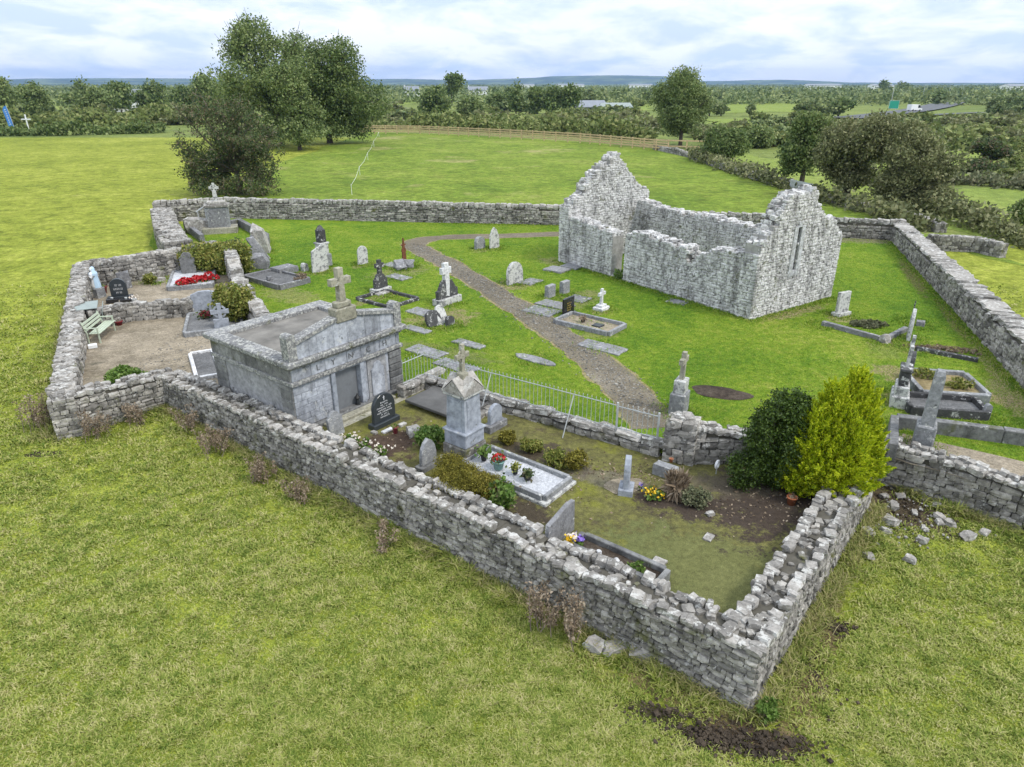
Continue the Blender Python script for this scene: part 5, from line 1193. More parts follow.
# little alcove with a lantern in the gate pier, ledge in front
p = P(672, 459, Z); slab('pale dressed ledge stone at the foot of the gate pier', [(653, 464), (657, 460), (680, 466), (676, 471)], Z, .32, M['limestone'])
pot('little terracotta and white grave light on the ledge of the gate pier', 671, 462, 1.1, .06, .12, M['terracotta'], 'leaf_dead', 10, .04, .03, 0)
p = P(676.5, 418, .9); t = thing('stepped_memorial', 'tall slender lichened cross seen edge on rising behind the gate pier', 'memorial', P(678, 412), R(62)); t.rotation_euler = (0, R(2), R(62))
h_ = rise(678, 412, .9, 352.5)
mb = MB(); mb.cbox((0, 0, .3), (.34, .24, .40), .02); obj('base', mb, M['limestone'], t); mb = MB(); mb.cbox((0, 0, .92), (.25, .18, .22), .02); obj('pedestal', mb, M['lichstone'], t)
mb = MB(); mb.prism(crossout(0, 1.14, h_-1.14, .66, .16, armz=.70), .07, -.07, 0, .01); obj('cross', mb, M['ochre'], t)

# ================================================================== LEFT PLOTS
# bench facing right along the left wall
BYAW = R(99)
bp = P(103.5, 337); t = thing('park_bench', 'pale green slatted park bench standing on gravel against the left wall', 'bench', bp, BYAW)
BW = .85
for k_ in range(4): mb = MB(); mb.cbox((0, -.05-.11*k_+.16, .43), (BW, .045, .016), .006); obj('seat_slat', mb, M['bench'], t)
for k_ in range(3): mb = MB(); mb.X = Matrix.Translation((0, .27+.03*k_, .55+.13*k_)) @ Matrix.Rotation(R(-14), 4, 'X'); mb.cbox((0, 0, 0), (BW, .014, .045), .006); obj('back_slat', mb, M['bench'], t)
for sx in (-1, 1):
    mb = MB(); mb.cbox((sx*(BW-.06), -.18, .31), (.025, .03, .31), .008); obj('leg', mb, M['bench'], t)
    mb = MB(); mb.tube([(sx*(BW-.06), .24, 0), (sx*(BW-.06), .24, .42), (sx*(BW-.06), .36, .90)], .03, 6); obj('leg', mb, M['bench'], t)
    mb = MB(); mb.cbox((sx*(BW-.06), .06, .64), (.035, .28, .018), .008); obj('armrest', mb, M['bench'], t)
# grey green sheet leaning on the wall behind the bench
c = P(78, 330, 1.5); t = thing('sheet_panel', 'flat grey green board lying over the wall top behind the bench', 'board', (-18.15, 28.0, 1.82), R(-62.6))
mb = MB(); mb.cbox((0, 0, .02), (.62, .42, .015), .005); obj('board', mb, M['sheet'], t)
mb = MB(); mb.X = Matrix.Translation((0, .52, -.46)) @ Matrix.Rotation(R(80), 4, 'X'); mb.cbox((0, 0, 0), (.6, .45, .014), .005); obj('hanging_board', mb, M['sheet'], t)
t = thing('tombstone_box', 'small white package lying on the gravel by the bench foot', 'package', P(93, 348), R(30)); mb = MB(); mb.cbox((0, 0, .08), (.16, .11, .08), .02); obj('wrapping', mb, M['white'], t); t.name = 'package'
t = pot('dark red flower trough against the low dividing wall', 119.5, 325, .9, .16, .18, M['redpot'], 'leaf_dead', 20, .05, .06, 0)
bush('weed_clump', 'bright green weed bush growing behind the lichened front corner wall', P(128, 384), .85, .6, .42, M['leaf_pot'], 1300, .12, 'weeds')
headstone('pale grey broad headstone with a wavy top behind the low grey grave', 208, 313, 290.5, 28, 'ogee', M['panel'], .9, th=.14, yaw=R(20))
grave('low grey gravelled grave with a smooth kerb beside the mausoleum corner', [(182, 319), (232, 307), (252, 324), (190, 337)], .9, M['limestone'], M['darkgravel'], .22, .13, yaw=R(20), fillh=.15)
t, w_, h_ = headstone('pale stone celtic cross headstone seen from the back next to the broad wavy headstone', 223, 331, 318, 15, 'flat', M['panel'], .9, th=.12, yaw=R(20), hm=.55)
mb = MB(); ringed_head(mb, 0, .86, .27, .36, -.05, .05); obj('cross', mb, M['panel'], t)
pot('pot of dried red flowers between the wavy headstone and the celtic cross', 206, 318, 1.05, .14, .10, M['redpot'], 'leaf_brown', 160, .08, .17, .06, fmat=M['redpot'])
t, w_, l_ = grave('narrow white kerbed grave partly hidden by the mausoleum corner', [(199, 349), (203, 349), (211, 380), (207, 380)], .9, M['marble'], M['darkgravel'], .14, .13, yaw=R(28), fillh=.06, dims=(.80, 2.7))
headstone('rounded dark granite headstone on the left gravel', 121, 299, 278.5, 17, 'round', M['granite'], .9, th=.13, yaw=R(20), base=(.16, 1.5, M['granite']), text=(3, M['whiteletter']))
rock('rough grey stone lying behind the rounded dark granite headstone', 125, 287, .9, (.45, .3, .5), 'slab')
for (x, y, lb) in ((113, 303, 'left black granite vase block before the rounded granite headstone'), (127, 303, 'middle black granite vase block before the rounded granite headstone')):
    t = thing('flower_vase', lb, 'vase', P(x, y), R(20)); mb = MB(); mb.cbox((0, 0, .1), (.26, .12, .1), .015); obj('block', mb, M['blackgranite'], t); mb = MB(); mb.lathe([(.05, .2), (.07, .26), (.06, .28)], 8); obj('flower_holder', mb, M['iron'], t)
t = thing('flower_vase', 'pale vase with white flowers right of the black vase blocks', 'vase', P(135, 303)); mb = MB(); mb.lathe([(.08, 0), (.12, .2), (.1, .24)], 10); obj('vase', mb, M['iron'], t); mb = MB(); leaf_quads(mb, rng.normal(0, 1, (40, 3))*[.09, .09, .06]+[0, 0, .3], .08, 1.0); obj('flowers', mb, M['whitepetal'], t)
# Madonna statue on a pedestal
p = P(98.5, 297); t = thing('statue', 'pale blue and white statue of a veiled woman on a stone pedestal', 'statue', p, R(-20))
mb = MB(); mb.cbox((0, 0, .22), (.28, .24, .26), .02); obj('pedestal', mb, M['limestone'], t)
mb = MB(); mb.lathe([(.22, .46), (.21, .6), (.17, .85), (.16, 1.0), (.185, 1.12), (.16, 1.22), (.075, 1.27), (.07, 1.29), (.095, 1.34), (.10, 1.40), (.075, 1.47), (.01, 1.5)], 14); bd = obj('figure', mb, M['white'], t, True)
mb = MB(); 
prof = [(.235, .5), (.225, .65), (.19, .9), (.19, 1.1), (.205, 1.15), (.185, 1.23), (.115, 1.30), (.118, 1.40), (.09, 1.49), (.01, 1.53)]; V = []; n = 11
for r_, z_ in prof:
    for j in range(n): a = R(-50)+R(280)*j/(n-1); V.append((r_*math.cos(a), r_*math.sin(a)+.012, z_))
mb.add(V, [(i*n+j, i*n+j+1, (i+1)*n+j+1, (i+1)*n+j) for i in range(len(prof)-1) for j in range(n-1)]); obj('veil', mb, M['bluepaint'], t, True)
mb = MB(); mb.tube([(-.15, -.08, 1.1), (-.10, -.19, .98), (-.01, -.22, 1.07)], [.05, .045, .03], 6); mb.tube([(.15, -.08, 1.1), (.10, -.19, .98), (.01, -.22, 1.07)], [.05, .045, .03], 6); obj('folded_arms', mb, M['white'], t, True)
pot('dark maroon square planter right of the blue statue', 103, 293, .9, .24, .34, M['redpot'], 'leaf_dark', 40, .08, .12, .02)
bush('bush', 'little yellow green bush at the foot of the mossy back wall', P(151, 284), .38, .32, .36, M['leaf_shrub'], 420, .08)
rock('pale stone lying right of the little yellow green bush', 160, 281, .9, (.3, .2, .12), 'cope')
# grave of red flowers
grave('kerbed grave of white gravel covered with bright red flowers', [(168, 275), (208, 267), (221, 282), (172, 290)], .9, M['limestone'], M['whitegravel'], .24, .13, yaw=R(20), fillh=.17)
headstone('dark grey cross topped headstone behind the red flowers', 190, 276, 252, 15, 'shoulder', M['ashlar2'], .9, th=.14, yaw=R(20))
fl = [(180+i*4.3+random.uniform(-1, 1), 284.5-i*.75+random.uniform(-2, 2)) for i in range(9)]
for i, (x, y) in enumerate(fl):
    t = thing('flower_bunch', 'round bunch of bright red flowers on the white gravel grave', 'flowers', P(x, y, 1.07), 0, 'bunches of red flowers on the grave')
    mb = MB(); d = rng.normal(0, 1, (90, 3)); d /= np.linalg.norm(d, axis=1)[:, None]; d[:, 2] = abs(d[:, 2]); leaf_quads(mb, d*[.26, .26, .22]+[0, 0, .08], .10, 1.0); obj('flowers', mb, M['red'], t)
    mb = MB(); leaf_quads(mb, rng.normal(0, 1, (20, 3))*[.14, .14, .04]+[0, 0, .06], .1); obj('foliage', mb, M['leaf_dark'], t)
bush('bush', 'long yellowing rose bush filling the corner behind the red flower grave', P(212, 270), 2.0, 1.3, 1.0, M['leaf_shrub'], 3600, .14, yaw=R(30), lobes=12)
bush('bush', 'tall leggy yellow bush right of the rose bush by the white topped wall', P(236, 275), 1.1, .9, 1.2, M['leaf_shrub'], 1700, .14)
bush('bush', 'reddish brown tinged bush behind the rose bush near the celtic cross', P(240, 262), .9, .8, .9, M['leaf_brown'], 900, .13)
bush('bush', 'bushy yellow topped shrub against the white topped wall next to the mausoleum', P(239, 323), .95, .8, 1.25, M['leaf_shrub'], 2600, .12, lobes=10)
# Celtic cross monument in a walled box
cp = P(221, 232); t = thing('celtic_cross_monument', 'tall stone monument with a ringed celtic cross above a grey tablet', 'monument', cp, R(18))
hk = rise(221, 232, .9, 203); ht = rise(221, 232, .9, 183)
mb = MB(); mb.cbox((0, 0, .10), (1.15, .7, .30), .03); obj('plinth', mb, M['ochre'], t)
mb = MB(); mb.cbox((0, 0, .4+(hk-.65)/2), (.72, .42, (hk-.65)/2), .02); obj('pedestal', mb, M['limestone'], t)
mb = MB(); mb.cbox((0, -.425, .4+(hk-.65)/2), (.58, .012, (hk-.9)/2), .006); obj('tablet', mb, M['slab'], t)
mb = MB(); mb.cbox((0, 0, hk-.15), (.84, .5, .10), .03); mb.cbox((0, 0, hk+.05), (.6, .36, .10), .04); obj('cornice', mb, M['cope'], t)
mb = MB(); mb.prism([(-.17, hk+.1), (.17, hk+.1), (.11, ht-.5), (-.11, ht-.5)], .12, -.12, 0, .01); ringed_head(mb, 0, ht-.32, .24, .32, -.09, .09); obj('cross', mb, M['lichstone'], t)
low_kerb('low dark walled enclosure right of the celtic cross monument', [(228, 229), (240, 226), (268, 242), (266, 250)], .9, .55, .3, 'ashlar2', 'grave_enclosure')
low_kerb('grey low kerb left of the celtic cross monument', [(188, 230), (203, 242)], .9, .5, .3, 'slab', 'grave_enclosure')
rock('big white flat topped block left of the celtic cross tablet', 200, 232, .9, (.95, .6, .6), 'cope', yaw=R(15)); rock('rough end stone of the enclosure nearest the lawn', 262, 252, .9, (.4, .6, .9), 'cope', yaw=R(20))
rock('upright narrow stone behind the dark gravel grave', 261, 260, .9, (.22, .2, .95), 'slab')
t = thing('hand_rail', 'thin grey pipe rail sloping on the wall left of the celtic cross', 'pipe rail', P(196, 212, 2.2), R(25))
mb = MB(); mb.tube([(0, 0, 0), (1.3, 0, .75)], .05, 6); obj('rail', mb, M['iron'], t)
for k_ in (0.1, .6, 1.2): mb = MB(); mb.tube([(k_, 0, -.6), (k_, 0, k_*.577)], .035, 6); obj('post', mb, M['iron'], t)

# ================================================================== LOOSE STONES, WEEDS
rock('square fallen stone block leftmost of the three at the foot of the front wall', 595, 649, -.04, (.20, .15, .13), 'cope', 'fallen_stone', 'fallen stone')
rock('long fallen stone block, middle of the three at the foot of the front wall', 617, 652, -.04, (.25, .15, .12), 'wall', 'fallen_stone', 'fallen stone'); rock('dark fallen stone block rightmost of the three at the foot of the front wall', 641, 659, -.04, (.24, .16, .13), 'wall', 'fallen_stone', 'fallen stone')
for (x, y, r_) in ((868, 534, .17), (891, 523, .2), (885, 532, .13), (893, 507, .16), (868, 557, .13), (922, 541, .13), (939, 518, .14), (939, 523, .12), (949, 524, .14), (967, 538, .17), (984, 534, .14), (910, 560, .13), (936, 506, .11), (914, 513, .1), (951, 505, .1), (900, 497, .12), (908, 488, .1), (884, 497, .11), (925, 530, .09)):
    rock('loose pale stone lying in the grass below the broken wall junction', x, y, field_z(0, P(x, y, .05).y), (r_*.95, r_*.7, r_*.5), 'cope', 'loose_stone', 'loose stone', 'loose stones below the wall junction')
for (x, y, r_) in ((865, 478, .2), (858, 485, .17), (868, 466, .16), (872, 458, .18), (850, 490, .15), (880, 452, .17)):
    rock('loose grey stone piled in the gap where the walls meet beside the cypress', x, y, .95, (r_*1.2, r_, r_), 'wall', 'loose_stone', 'loose stone', 'loose stones in the wall gap by the cypress')
def dock(label, px, py, z, r_, h_, n):
    t = thing('dead_weed', label, 'dead weeds', P(px, py, z)); mb = MB(); C = []
    for i in range(n):
        a = random.uniform(0, 6.28); q = random.uniform(0, r_); b = Vector((math.cos(a)*q, math.sin(a)*q, -.05)); hh = h_*random.uniform(.6, 1.1); e = b+Vector((random.gauss(0, .16), random.gauss(0, .16), hh)); mid = b.lerp(e, .5)+Vector((random.gauss(0, .05), random.gauss(0, .05), 0))
        mb.tube([tuple(b), tuple(mid), tuple(e)], [.012, .009, .004], 4)
        for k_ in range(26): p_ = b.lerp(e, random.uniform(.3, 1.0)); C.append((p_.x+random.gauss(0, .05), p_.y+random.gauss(0, .05), p_.z+random.gauss(0, .03)))
    obj('stems', mb, M['twig'], t); mb = MB(); leaf_quads(mb, np.repeat(np.array(C), 4, 0)+rng.normal(0, .035, (len(C)*4, 3)), .038, 1.6); obj('seed_heads', mb, M['leaf_dead'], t)
for (x, y, r_, h_, n, lb) in ((545, 627, .45, 1.25, 11, 'tall brown dead weeds leaning on the front wall near the fallen blocks, left clump'), (572, 640, .35, 1.2, 8, 'tall brown dead weeds nearest the three fallen blocks'), (212, 452, .5, .95, 12, 'brown dead weeds at the front wall below the mausoleum corner'), (262, 482, .45, .8, 10, 'brown dead weeds further right along the front wall base'), (300, 500, .35, .7, 7, 'sparse brown dead weeds on the front wall below the cream flowers'), (100, 437, .45, .95, 10, 'brown dead weeds against the outer corner wall'), (133, 424, .4, .75, 8, 'brown dead weeds in the corner where the two front walls meet'), (38, 428, .5, 1.3, 12, 'tall brown dead weeds left of the outer corner'), (188, 432, .35, .9, 7, 'brown dead weeds just right of the front wall bend'), (385, 545, .3, .6, 6, 'thin brown dead weeds halfway along the front wall')):
    dock(lb, x, y, field_z(0, P(x, y, 0).y), r_, h_, n)
bush('nettle_clump', 'dark green weeds at the foot of the nearest wall corner', P(765, 718, 0), .22, .2, .3, M['leaf_pot'], 220, .08, 'weeds')

# ================================================================== SHRUBS BY THE RIGHT WALL
def cone_pts(n, R0, H, per, spread, shape):
    nc = n//per; z = rng.random(nc)**0.8; a = rng.uniform(0, 6.283, nc); r = R0*shape(z)*rng.uniform(.55, 1.0, nc)**.6*(1+.10*np.sin(a*3+z*5)+.08*np.sin(a*7-z*9))
    c = np.stack([r*np.cos(a), r*np.sin(a), z*H], 1); d = np.stack([np.cos(a), np.sin(a), np.full(nc, .9)], 1)
    pts = np.repeat(c, per, 0)+np.repeat(d, per, 0)*(rng.random((nc*per, 1))*spread*2.2)+rng.normal(0, 1, (nc*per, 3))*spread*.45
    return pts, np.repeat(d, per, 0)
sh_ = lambda z: np.interp(z, [0, .12, .35, .6, .8, .93, 1.0], [.80, .95, 1.0, .80, .48, .20, .03])
p = P(824, 490, Z); t = thing('golden_cypress', 'bright golden green cypress shrub in the corner of the railed plot', 'conifer', p)
hh = rise(824, 490, Z, 370)
mb = MB()
def sprays(mb, ns, R_, H_, ox, oy, nl=150, ln=.34):
    z = rng.random(ns)**.85; a = rng.uniform(0, 6.283, ns); r = R_*sh_(z)*(1+.13*np.sin(a*3+z*7)+.10*np.sin(a*8-z*11))*rng.uniform(.55, 1.0, ns)**.5
    base = np.stack([ox+r*np.cos(a)*.86, oy+r*np.sin(a)*.86, .05+z*H_*.93], 1); up = 0.55+1.9*z**2+rng.normal(0, .25, ns)
    d = np.stack([np.cos(a), np.sin(a), up], 1); d /= np.linalg.norm(d, axis=1)[:, None]
    t_ = rng.random((ns, nl, 1)); L_ = ln*rng.uniform(.55, 1.35, (ns, 1, 1)); wv = rng.normal(0, 1, (ns, nl, 3))*.062*(1.05-t_)
    pts = (base[:, None, :]+d[:, None, :]*t_*L_+wv).reshape(-1, 3); dd = np.repeat(d, nl, 0)+rng.normal(0, .12, (ns*nl, 3)); leaf_quads(mb, pts, .026, 3.6, up=dd)
for (ox, oy, R_, hk, ns) in ((0, 0, 1.05, .84, 430), (.34, .1, .55, 1.02, 210), (-.24, -.05, .50, .95, 190), (.66, .05, .45, .86, 150), (-.62, -.15, .5, .74, 150), (-.85, -.1, .38, .45, 90), (.9, -.05, .36, .55, 90), (.15, -.45, .62, .70, 150)):
    sprays(mb, ns, R_*.95, hh*hk*.96, ox, oy)
obj('foliage', mb, M['leaf_gold'], t)
mb = MB(); mb.tube([(0, 0, -.1), (0, 0, hh*.8)], [.09, .02], 8); mb.add(*(lambda q: (q.V[0], [tuple(f) for f in q.F[0]]))(MB().lathe([(.25, .1), (.35, hh*.3), (.25, hh*.55), (.1, hh*.7), (.02, hh*.8)], 10))); obj('trunk', mb, M['bark'], t)
p = P(772, 484, Z); t = thing('evergreen_shrub', 'dark green glossy evergreen shrub left of the golden cypress', 'shrub', p)
hh = rise(772, 484, Z, 388)
bl_ = [(0, 0, hh*.5, .75, .7, hh*.48), (.25, .1, hh*.62, .55, .5, hh*.36), (-.35, 0, hh*.42, .55, .5, hh*.38), (-.75, -.1, hh*.2, .5, .45, hh*.22), (.2, -.1, hh*.25, .75, .55, hh*.25), (.4, 0, hh*.45, .6, .55, hh*.4)]
pts, cc = clumps(bl_, 44000, 44, .075, .45); pts[:, 2] = np.maximum(pts[:, 2], .03); mb = MB(); leaf_quads(mb, pts, .038, 1.9); obj('foliage', mb, M['leaf_laurel'], t)
mb = MB()
for i in range(14): q = Vector(cc[random.randrange(len(cc))]); mb.tube([(0, 0, -.05), tuple(q*.5), tuple(q*.9)], [.04, .025, .006], 5)
obj('stems', mb, M['bark'], t)

# ================================================================== TREES AND COUNTRYSIDE
def tree_px(name, label, px, py, masses, leaf, n, lsize, tr=.3, cat='tree', z=.87, **k):
    """masses: (centre x, centre y, half width, half height) as measured; turned into metres at the tree's distance"""
    p = P(px, py, z); sc = proj(p)[2]
    env = [((cx-px)/sc, random.uniform(-.3, .3)*rx/sc, rise(px, py, z, cy), rx/sc, ry/sc*1.02) for cx, cy, rx, ry in masses]
    return tree(name, label, cat, p, env, leaf, int(n*(3.6 if n > 2000 else 2.2)), lsize*(.50 if n > 2000 else .62), tr, **{**k, 'per': 30 if n > 2000 else 8, 'spread': k.get('spread', .4)*.85})
tree_px('hawthorn_tree', 'brownish dark hawthorn with bare twigs standing just behind the back wall corner', 240, 194, [(215, 145, 38, 36), (250, 138, 42, 38), (232, 122, 30, 28), (262, 165, 34, 25), (210, 172, 30, 18), (245, 180, 42, 14)], M['leaf_brown'], 9000, .24, .28, per=12, spread=.30, twigs=90)
tree_px('tall_tree', 'tallest full crowned tree at the left of the big tree group', 282, 146, [(264, 50, 32, 32), (290, 66, 34, 34), (258, 86, 36, 32), (290, 100, 30, 30), (280, 122, 32, 22)], M['leaf_mid'], 9000, .50, .45, per=12, spread=.75)
tree_px('tall_tree', 'broad dense dark tree forming the right half of the big tree group', 330, 143, [(334, 80, 50, 47), (355, 100, 30, 34), (315, 68, 32, 32), (340, 122, 34, 20)], M['leaf_dark'], 13000, .48, .5, per=12, spread=.7)
tree_px('tall_tree', 'paler green rounded tree in front of the big tree group', 300, 150, [(297, 92, 24, 34), (303, 112, 22, 22), (302, 130, 24, 16)], M['leaf_mid'], 5500, .42, .3, per=12, spread=.5)
tree_px('tree', 'lone oval crowned tree standing at the right end of the timber fence', 680, 147, [(680, 100, 30, 33), (683, 116, 32, 20), (676, 88, 24, 20)], M['leaf_mid'], 8500, .40, .32, per=12, spread=.5)
tree_px('tree', 'small round dark tree right of the lone oval tree', 728, 164, [(728, 144, 23, 18)], M['leaf_dark'], 3200, .34, .25, per=12, spread=.4)
tree_px('tree', 'dark slim tree left of the spreading olive tree by the boundary wall', 801, 186, [(800, 140, 20, 26), (792, 158, 20, 18), (812, 130, 17, 16)], M['leaf_dark'], 4200, .34, .25, per=12, spread=.4)
tree_px('tree', 'spreading olive green tree with a visible trunk by the boundary wall', 845, 199, [(848, 140, 40, 28), (835, 158, 32, 22), (872, 135, 26, 22), (850, 175, 30, 14)], M['leaf_olive'], 9000, .30, .35, per=12, spread=.38)
tree_px('tree', 'dark brownish tree with an arching branch right of the olive tree', 890, 208, [(905, 160, 34, 30), (918, 178, 26, 26), (890, 185, 22, 20), (910, 198, 30, 14)], M['leaf_olive'], 8000, .28, .3, per=12, spread=.36)
tree_px('bush', 'round grey green bush below the dark brownish tree', 930, 212, [(930, 197, 15, 12)], M['leaf_olive'], 1800, .22, .12, cat='bush', per=10, spread=.22)
tree_px('bush', 'dark bush cut by the right edge of the picture beside the wall', 1024, 228, [(1026, 210, 14, 14)], M['leaf_dark'], 1500, .22, .12, cat='bush', per=10, spread=.22)
# named trees further off
for (nm, lb, x, y, ms, lf, n, ls) in (
    ('tree', 'dark rounded tree standing beyond the timber fence left of centre', 437, 118, [(437, 98, 14, 15), (430, 104, 12, 10)], 'leaf_dark', 1400, .8),
    ('tree', 'tall open tree rising to the skyline beyond the timber fence', 452, 106, [(453, 84, 9, 10)], 'leaf_dark', 800, 1.2),
    ('tree', 'dark tree with a broad crown right behind the rounded one beyond the fence', 470, 122, [(470, 110, 14, 11)], 'leaf_mid', 1000, .7),
    ('tree', 'wide dark round tree beyond the fence in front of the distant fields', 497, 111, [(497, 101, 12, 9)], 'leaf_dark', 900, .9),
    ('conifer_tree', 'dark conifer, leftmost of the row beyond the fence', 516, 114, [(516, 98, 5, 14)], 'leaf_dark', 700, .9),
    ('conifer_tree', 'dark wide conifer in the middle of the row beyond the fence', 537, 114, [(536, 99, 8, 13)], 'leaf_dark', 800, .9),
    ('conifer_tree', 'dark tall conifer of the row beyond the fence nearest the grey barn', 551, 114, [(552, 98, 9, 15)], 'leaf_dark', 900, .9),
    ('conifer_tree', 'broad dark tree ending the conifer row by the grey barn', 567, 114, [(568, 100, 10, 12)], 'leaf_dark', 900, .9),
    ('tree', 'dark clump tree on the left skyline behind the white farmhouse', 92, 118, [(92, 98, 17, 16), (108, 102, 12, 12)], 'leaf_mid', 1600, .8),
    ('tree', 'tall round tree on the left skyline right of the farmhouse roof', 122, 113, [(120, 94, 15, 14)], 'leaf_dark', 1300, .9),
    ('tree', 'wide tree behind the hedge between the farmhouse and the hawthorn', 155, 111, [(155, 97, 16, 12)], 'leaf_dark', 1300, .9),
    ('tree', 'dark tree on the left skyline nearest the hawthorn', 182, 112, [(185, 96, 13, 13)], 'leaf_dark', 1200, .9),
    ('tree', 'skyline tree peeping over the left shoulder of the hawthorn', 212, 122, [(213, 92, 16, 20)], 'leaf_mid', 1500, .8),
    ('tree', 'tall thin topped tree at the left edge of the picture', 8, 126, [(8, 95, 20, 22), (2, 78, 9, 10)], 'leaf_mid', 2000, .6),
    ('tree', 'rounded tree near the left edge above the white cross sign', 36, 122, [(38, 97, 14, 16)], 'leaf_mid', 1500, .7),
    ('bush', 'round grey bush in the middle of the left hedge', 83, 124, [(83, 115, 13, 9)], 'leaf_scrub', 900, .6),
    ('tree', 'dark round roadside tree on the far right skyline', 884, 93, [(884, 88, 6, 7)], 'leaf_dark', 400, 2.2),
    ('tree', 'wide dark clump tree right of the round roadside tree', 900, 93, [(901, 89, 10, 6)], 'leaf_dark', 600, 2.2),
    ('tree', 'small dark tree beside the motorway bend', 937, 104, [(937, 99, 6, 5)], 'leaf_dark', 350, 1.5),
    ('tree', 'dark bush tree in the scrub right of the lone oval tree', 760, 148, [(760, 137, 18, 13)], 'leaf_mid', 1600, .4),
    ('bush', 'dark brown bush clump in the right hand pasture', 985, 160, [(985, 147, 15, 9), (995, 154, 13, 7)], 'leaf_brown', 1400, .4),
    ('bush', 'low dark spreading bush below the brown clump in the right hand pasture', 985, 174, [(982, 168, 22, 6)], 'leaf_brown', 1100, .35)):
    tree_px(nm, lb, x, y, ms, M[lf], n, ls, .25, cat='bush' if nm == 'bush' else 'tree', per=8, spread=ls*1.1, lobes=9)
# hedges
hedge('hedge', 'dense scrubby hedge hiding the lower walls of the grey barn', [P(560, 117), P(600, 117.5), P(640, 118)], 2.5, 2.6, M['leaf_scrub'], 2600, .45)
hedge('hedge', 'long low clipped dark hedge along the far edge of the left field', [P(-420, 137), P(-60, 136), P(60, 135.5), P(165, 132.5)], 2.2, 2.0, M['leaf_dark'], 12000, .38)
hedge('hedge', 'wild pale green hedge behind the clipped dark one', [P(-420, 128), P(-60, 128), P(60, 127), P(175, 124)], 6, 3.0, M['leaf_scrub'], 10000, .6)
hedge('hedge', 'tall brambly hedge close behind the timber fence', [P(350, 128.5), P(450, 129.5), P(560, 134), P(650, 141)], 5, 2.6, M['leaf_scrub'], 7500, .5)
hedge('hedge', 'dark overgrown hedge running on from the boundary wall to the right edge', [P(935, 214), P(985, 232), P(1040, 250), P(1100, 268)], 1.5, 1.3, M['leaf_olive'], 4200, .2)
hedge('hedge', 'bramble strip over the boundary wall under the field trees', [P(690, 158), P(760, 181), P(850, 208), P(930, 232)], 1.6, 1.1, M['leaf_olive'], 5200, .24)
hedge('hedge', 'brown rushy strip across the right hand pasture', [P(880, 186), P(960, 183), P(1050, 192)], 2, 1.0, M['leaf_grey'], 2200, .3)
hedge('hedge', 'scrubby strip at the top of the right hand pasture', [P(860, 160), P(920, 150), P(1050, 152)], 4, 1.6, M['leaf_scrub'], 3000, .4)
# far fields' hedgerow bushes: a few kinds, copied
protos = {}
def proto(kind, leaf, n, ls, tall):
    mb = MB(); env = [(0, 0, tall*.52, 1.0, tall*.5)] if tall > 1.3 else [(0, 0, .5, 1.1, .55), (.7, .1, .4, .7, .42), (-.7, 0, .38, .7, .4)]
    pts, cc = clumps(crown_blobs(2, env, 8), n, 8, .12); pts[:, 2] = np.maximum(pts[:, 2], 0); leaf_quads(mb, pts, ls); mb.tube([(0, 0, -.1), (0, 0, tall*.5)], [.10, .05], 5, 1)
    return mb.mesh(kind, [leaf, M['bark']])
kinds = {'low': [proto('bush', M[m], 520, .19, 1.0) for m in ('leaf_scrub', 'leaf_scrub', 'leaf_far', 'leaf_olive')], 'tall': [proto('tree', M[m], 560, .19, 1.9) for m in ('leaf_far', 'leaf_dark', 'leaf_mid', 'leaf_far')]}
LB = {('low', 0): ('pale green scrub bush on the low ground beyond the timber fence', 'scrub bushes beyond the fence'), ('low', 1): ('scrub bush in the rough land right of the lone oval tree', 'scrub bushes on the right'), ('low', 2): ('small bush in the land behind the left hedge', 'bushes behind the left hedge'),
      ('tall', 0): ('hedgerow tree in the distance beyond the timber fence', 'distant hedgerow trees, middle'), ('tall', 1): ('hedgerow tree in the distance by the motorway land on the right', 'distant hedgerow trees, right'), ('tall', 2): ('hedgerow tree in the distance behind the left hedge', 'distant hedgerow trees, left')}
open_px = [(515, 605, 113, 122), (392, 426, 95, 106), (456, 490, 96, 107), (708, 824, 101, 112), (880, 1012, 150, 180), (925, 1060, 183, 224), (840, 985, 96, 120)]
def scatter(n, x0, x1, y0, y1, kind, hmin, hmax, zone, ok=lambda x, y: True):
    for i in range(n):
        for _ in range(20):
            x = random.uniform(x0, x1); y = random.uniform(y0, y1)
            if ok(x, y) and not any(a < x < b and c < y < d for a, b, c, d in open_px): break
        hh = random.uniform(hmin, hmax); o = link(bpy.data.objects.new('bush' if kind == 'low' else 'tree', random.choice(kinds[kind]))); o.location = P(x, y, .88)
        w_ = hh*(1.0 if kind == 'low' else .52); o.scale = (w_*random.uniform(.9, 1.5), w_*random.uniform(.9, 1.5), hh*(.9 if kind == 'low' else .52)); o.rotation_euler = (0, 0, random.uniform(0, 6.28))
        lb, gp = LB[(kind, zone)]; tag(o, lb, 'bush' if kind == 'low' else 'tree', gp)
scatter(48, 345, 660, 118, 134, 'low', 2.0, 3.6, 0, lambda x, y: y < 122+ (x-345)*.045)
scatter(18, 345, 650, 104, 118, 'low', 3.0, 5.0, 0)
scatter(62, 700, 1040, 118, 150, 'low', 1.6, 3.2, 1, lambda x, y: y < 150)
scatter(30, 690, 860, 128, 160, 'low', 1.8, 3.5, 1, lambda x, y: y < 138+(x-690)*.10)
scatter(44, 880, 1045, 112, 150, 'low', 2, 3.4, 1)
scatter(16, 870, 1040, 150, 190, 'low', .8, 1.8, 1)
scatter(20, 0, 200, 112, 126, 'low', 2.5, 4.5, 2)
scatter(26, 350, 680, 94, 108, 'tall', 5, 8.5, 0)
scatter(34, 690, 1040, 95, 118, 'tall', 4, 6.5, 1)
scatter(16, -10, 230, 98, 112, 'tall', 7, 10, 2)
scatter(14, -400, -10, 98, 126, 'tall', 6, 10, 2)
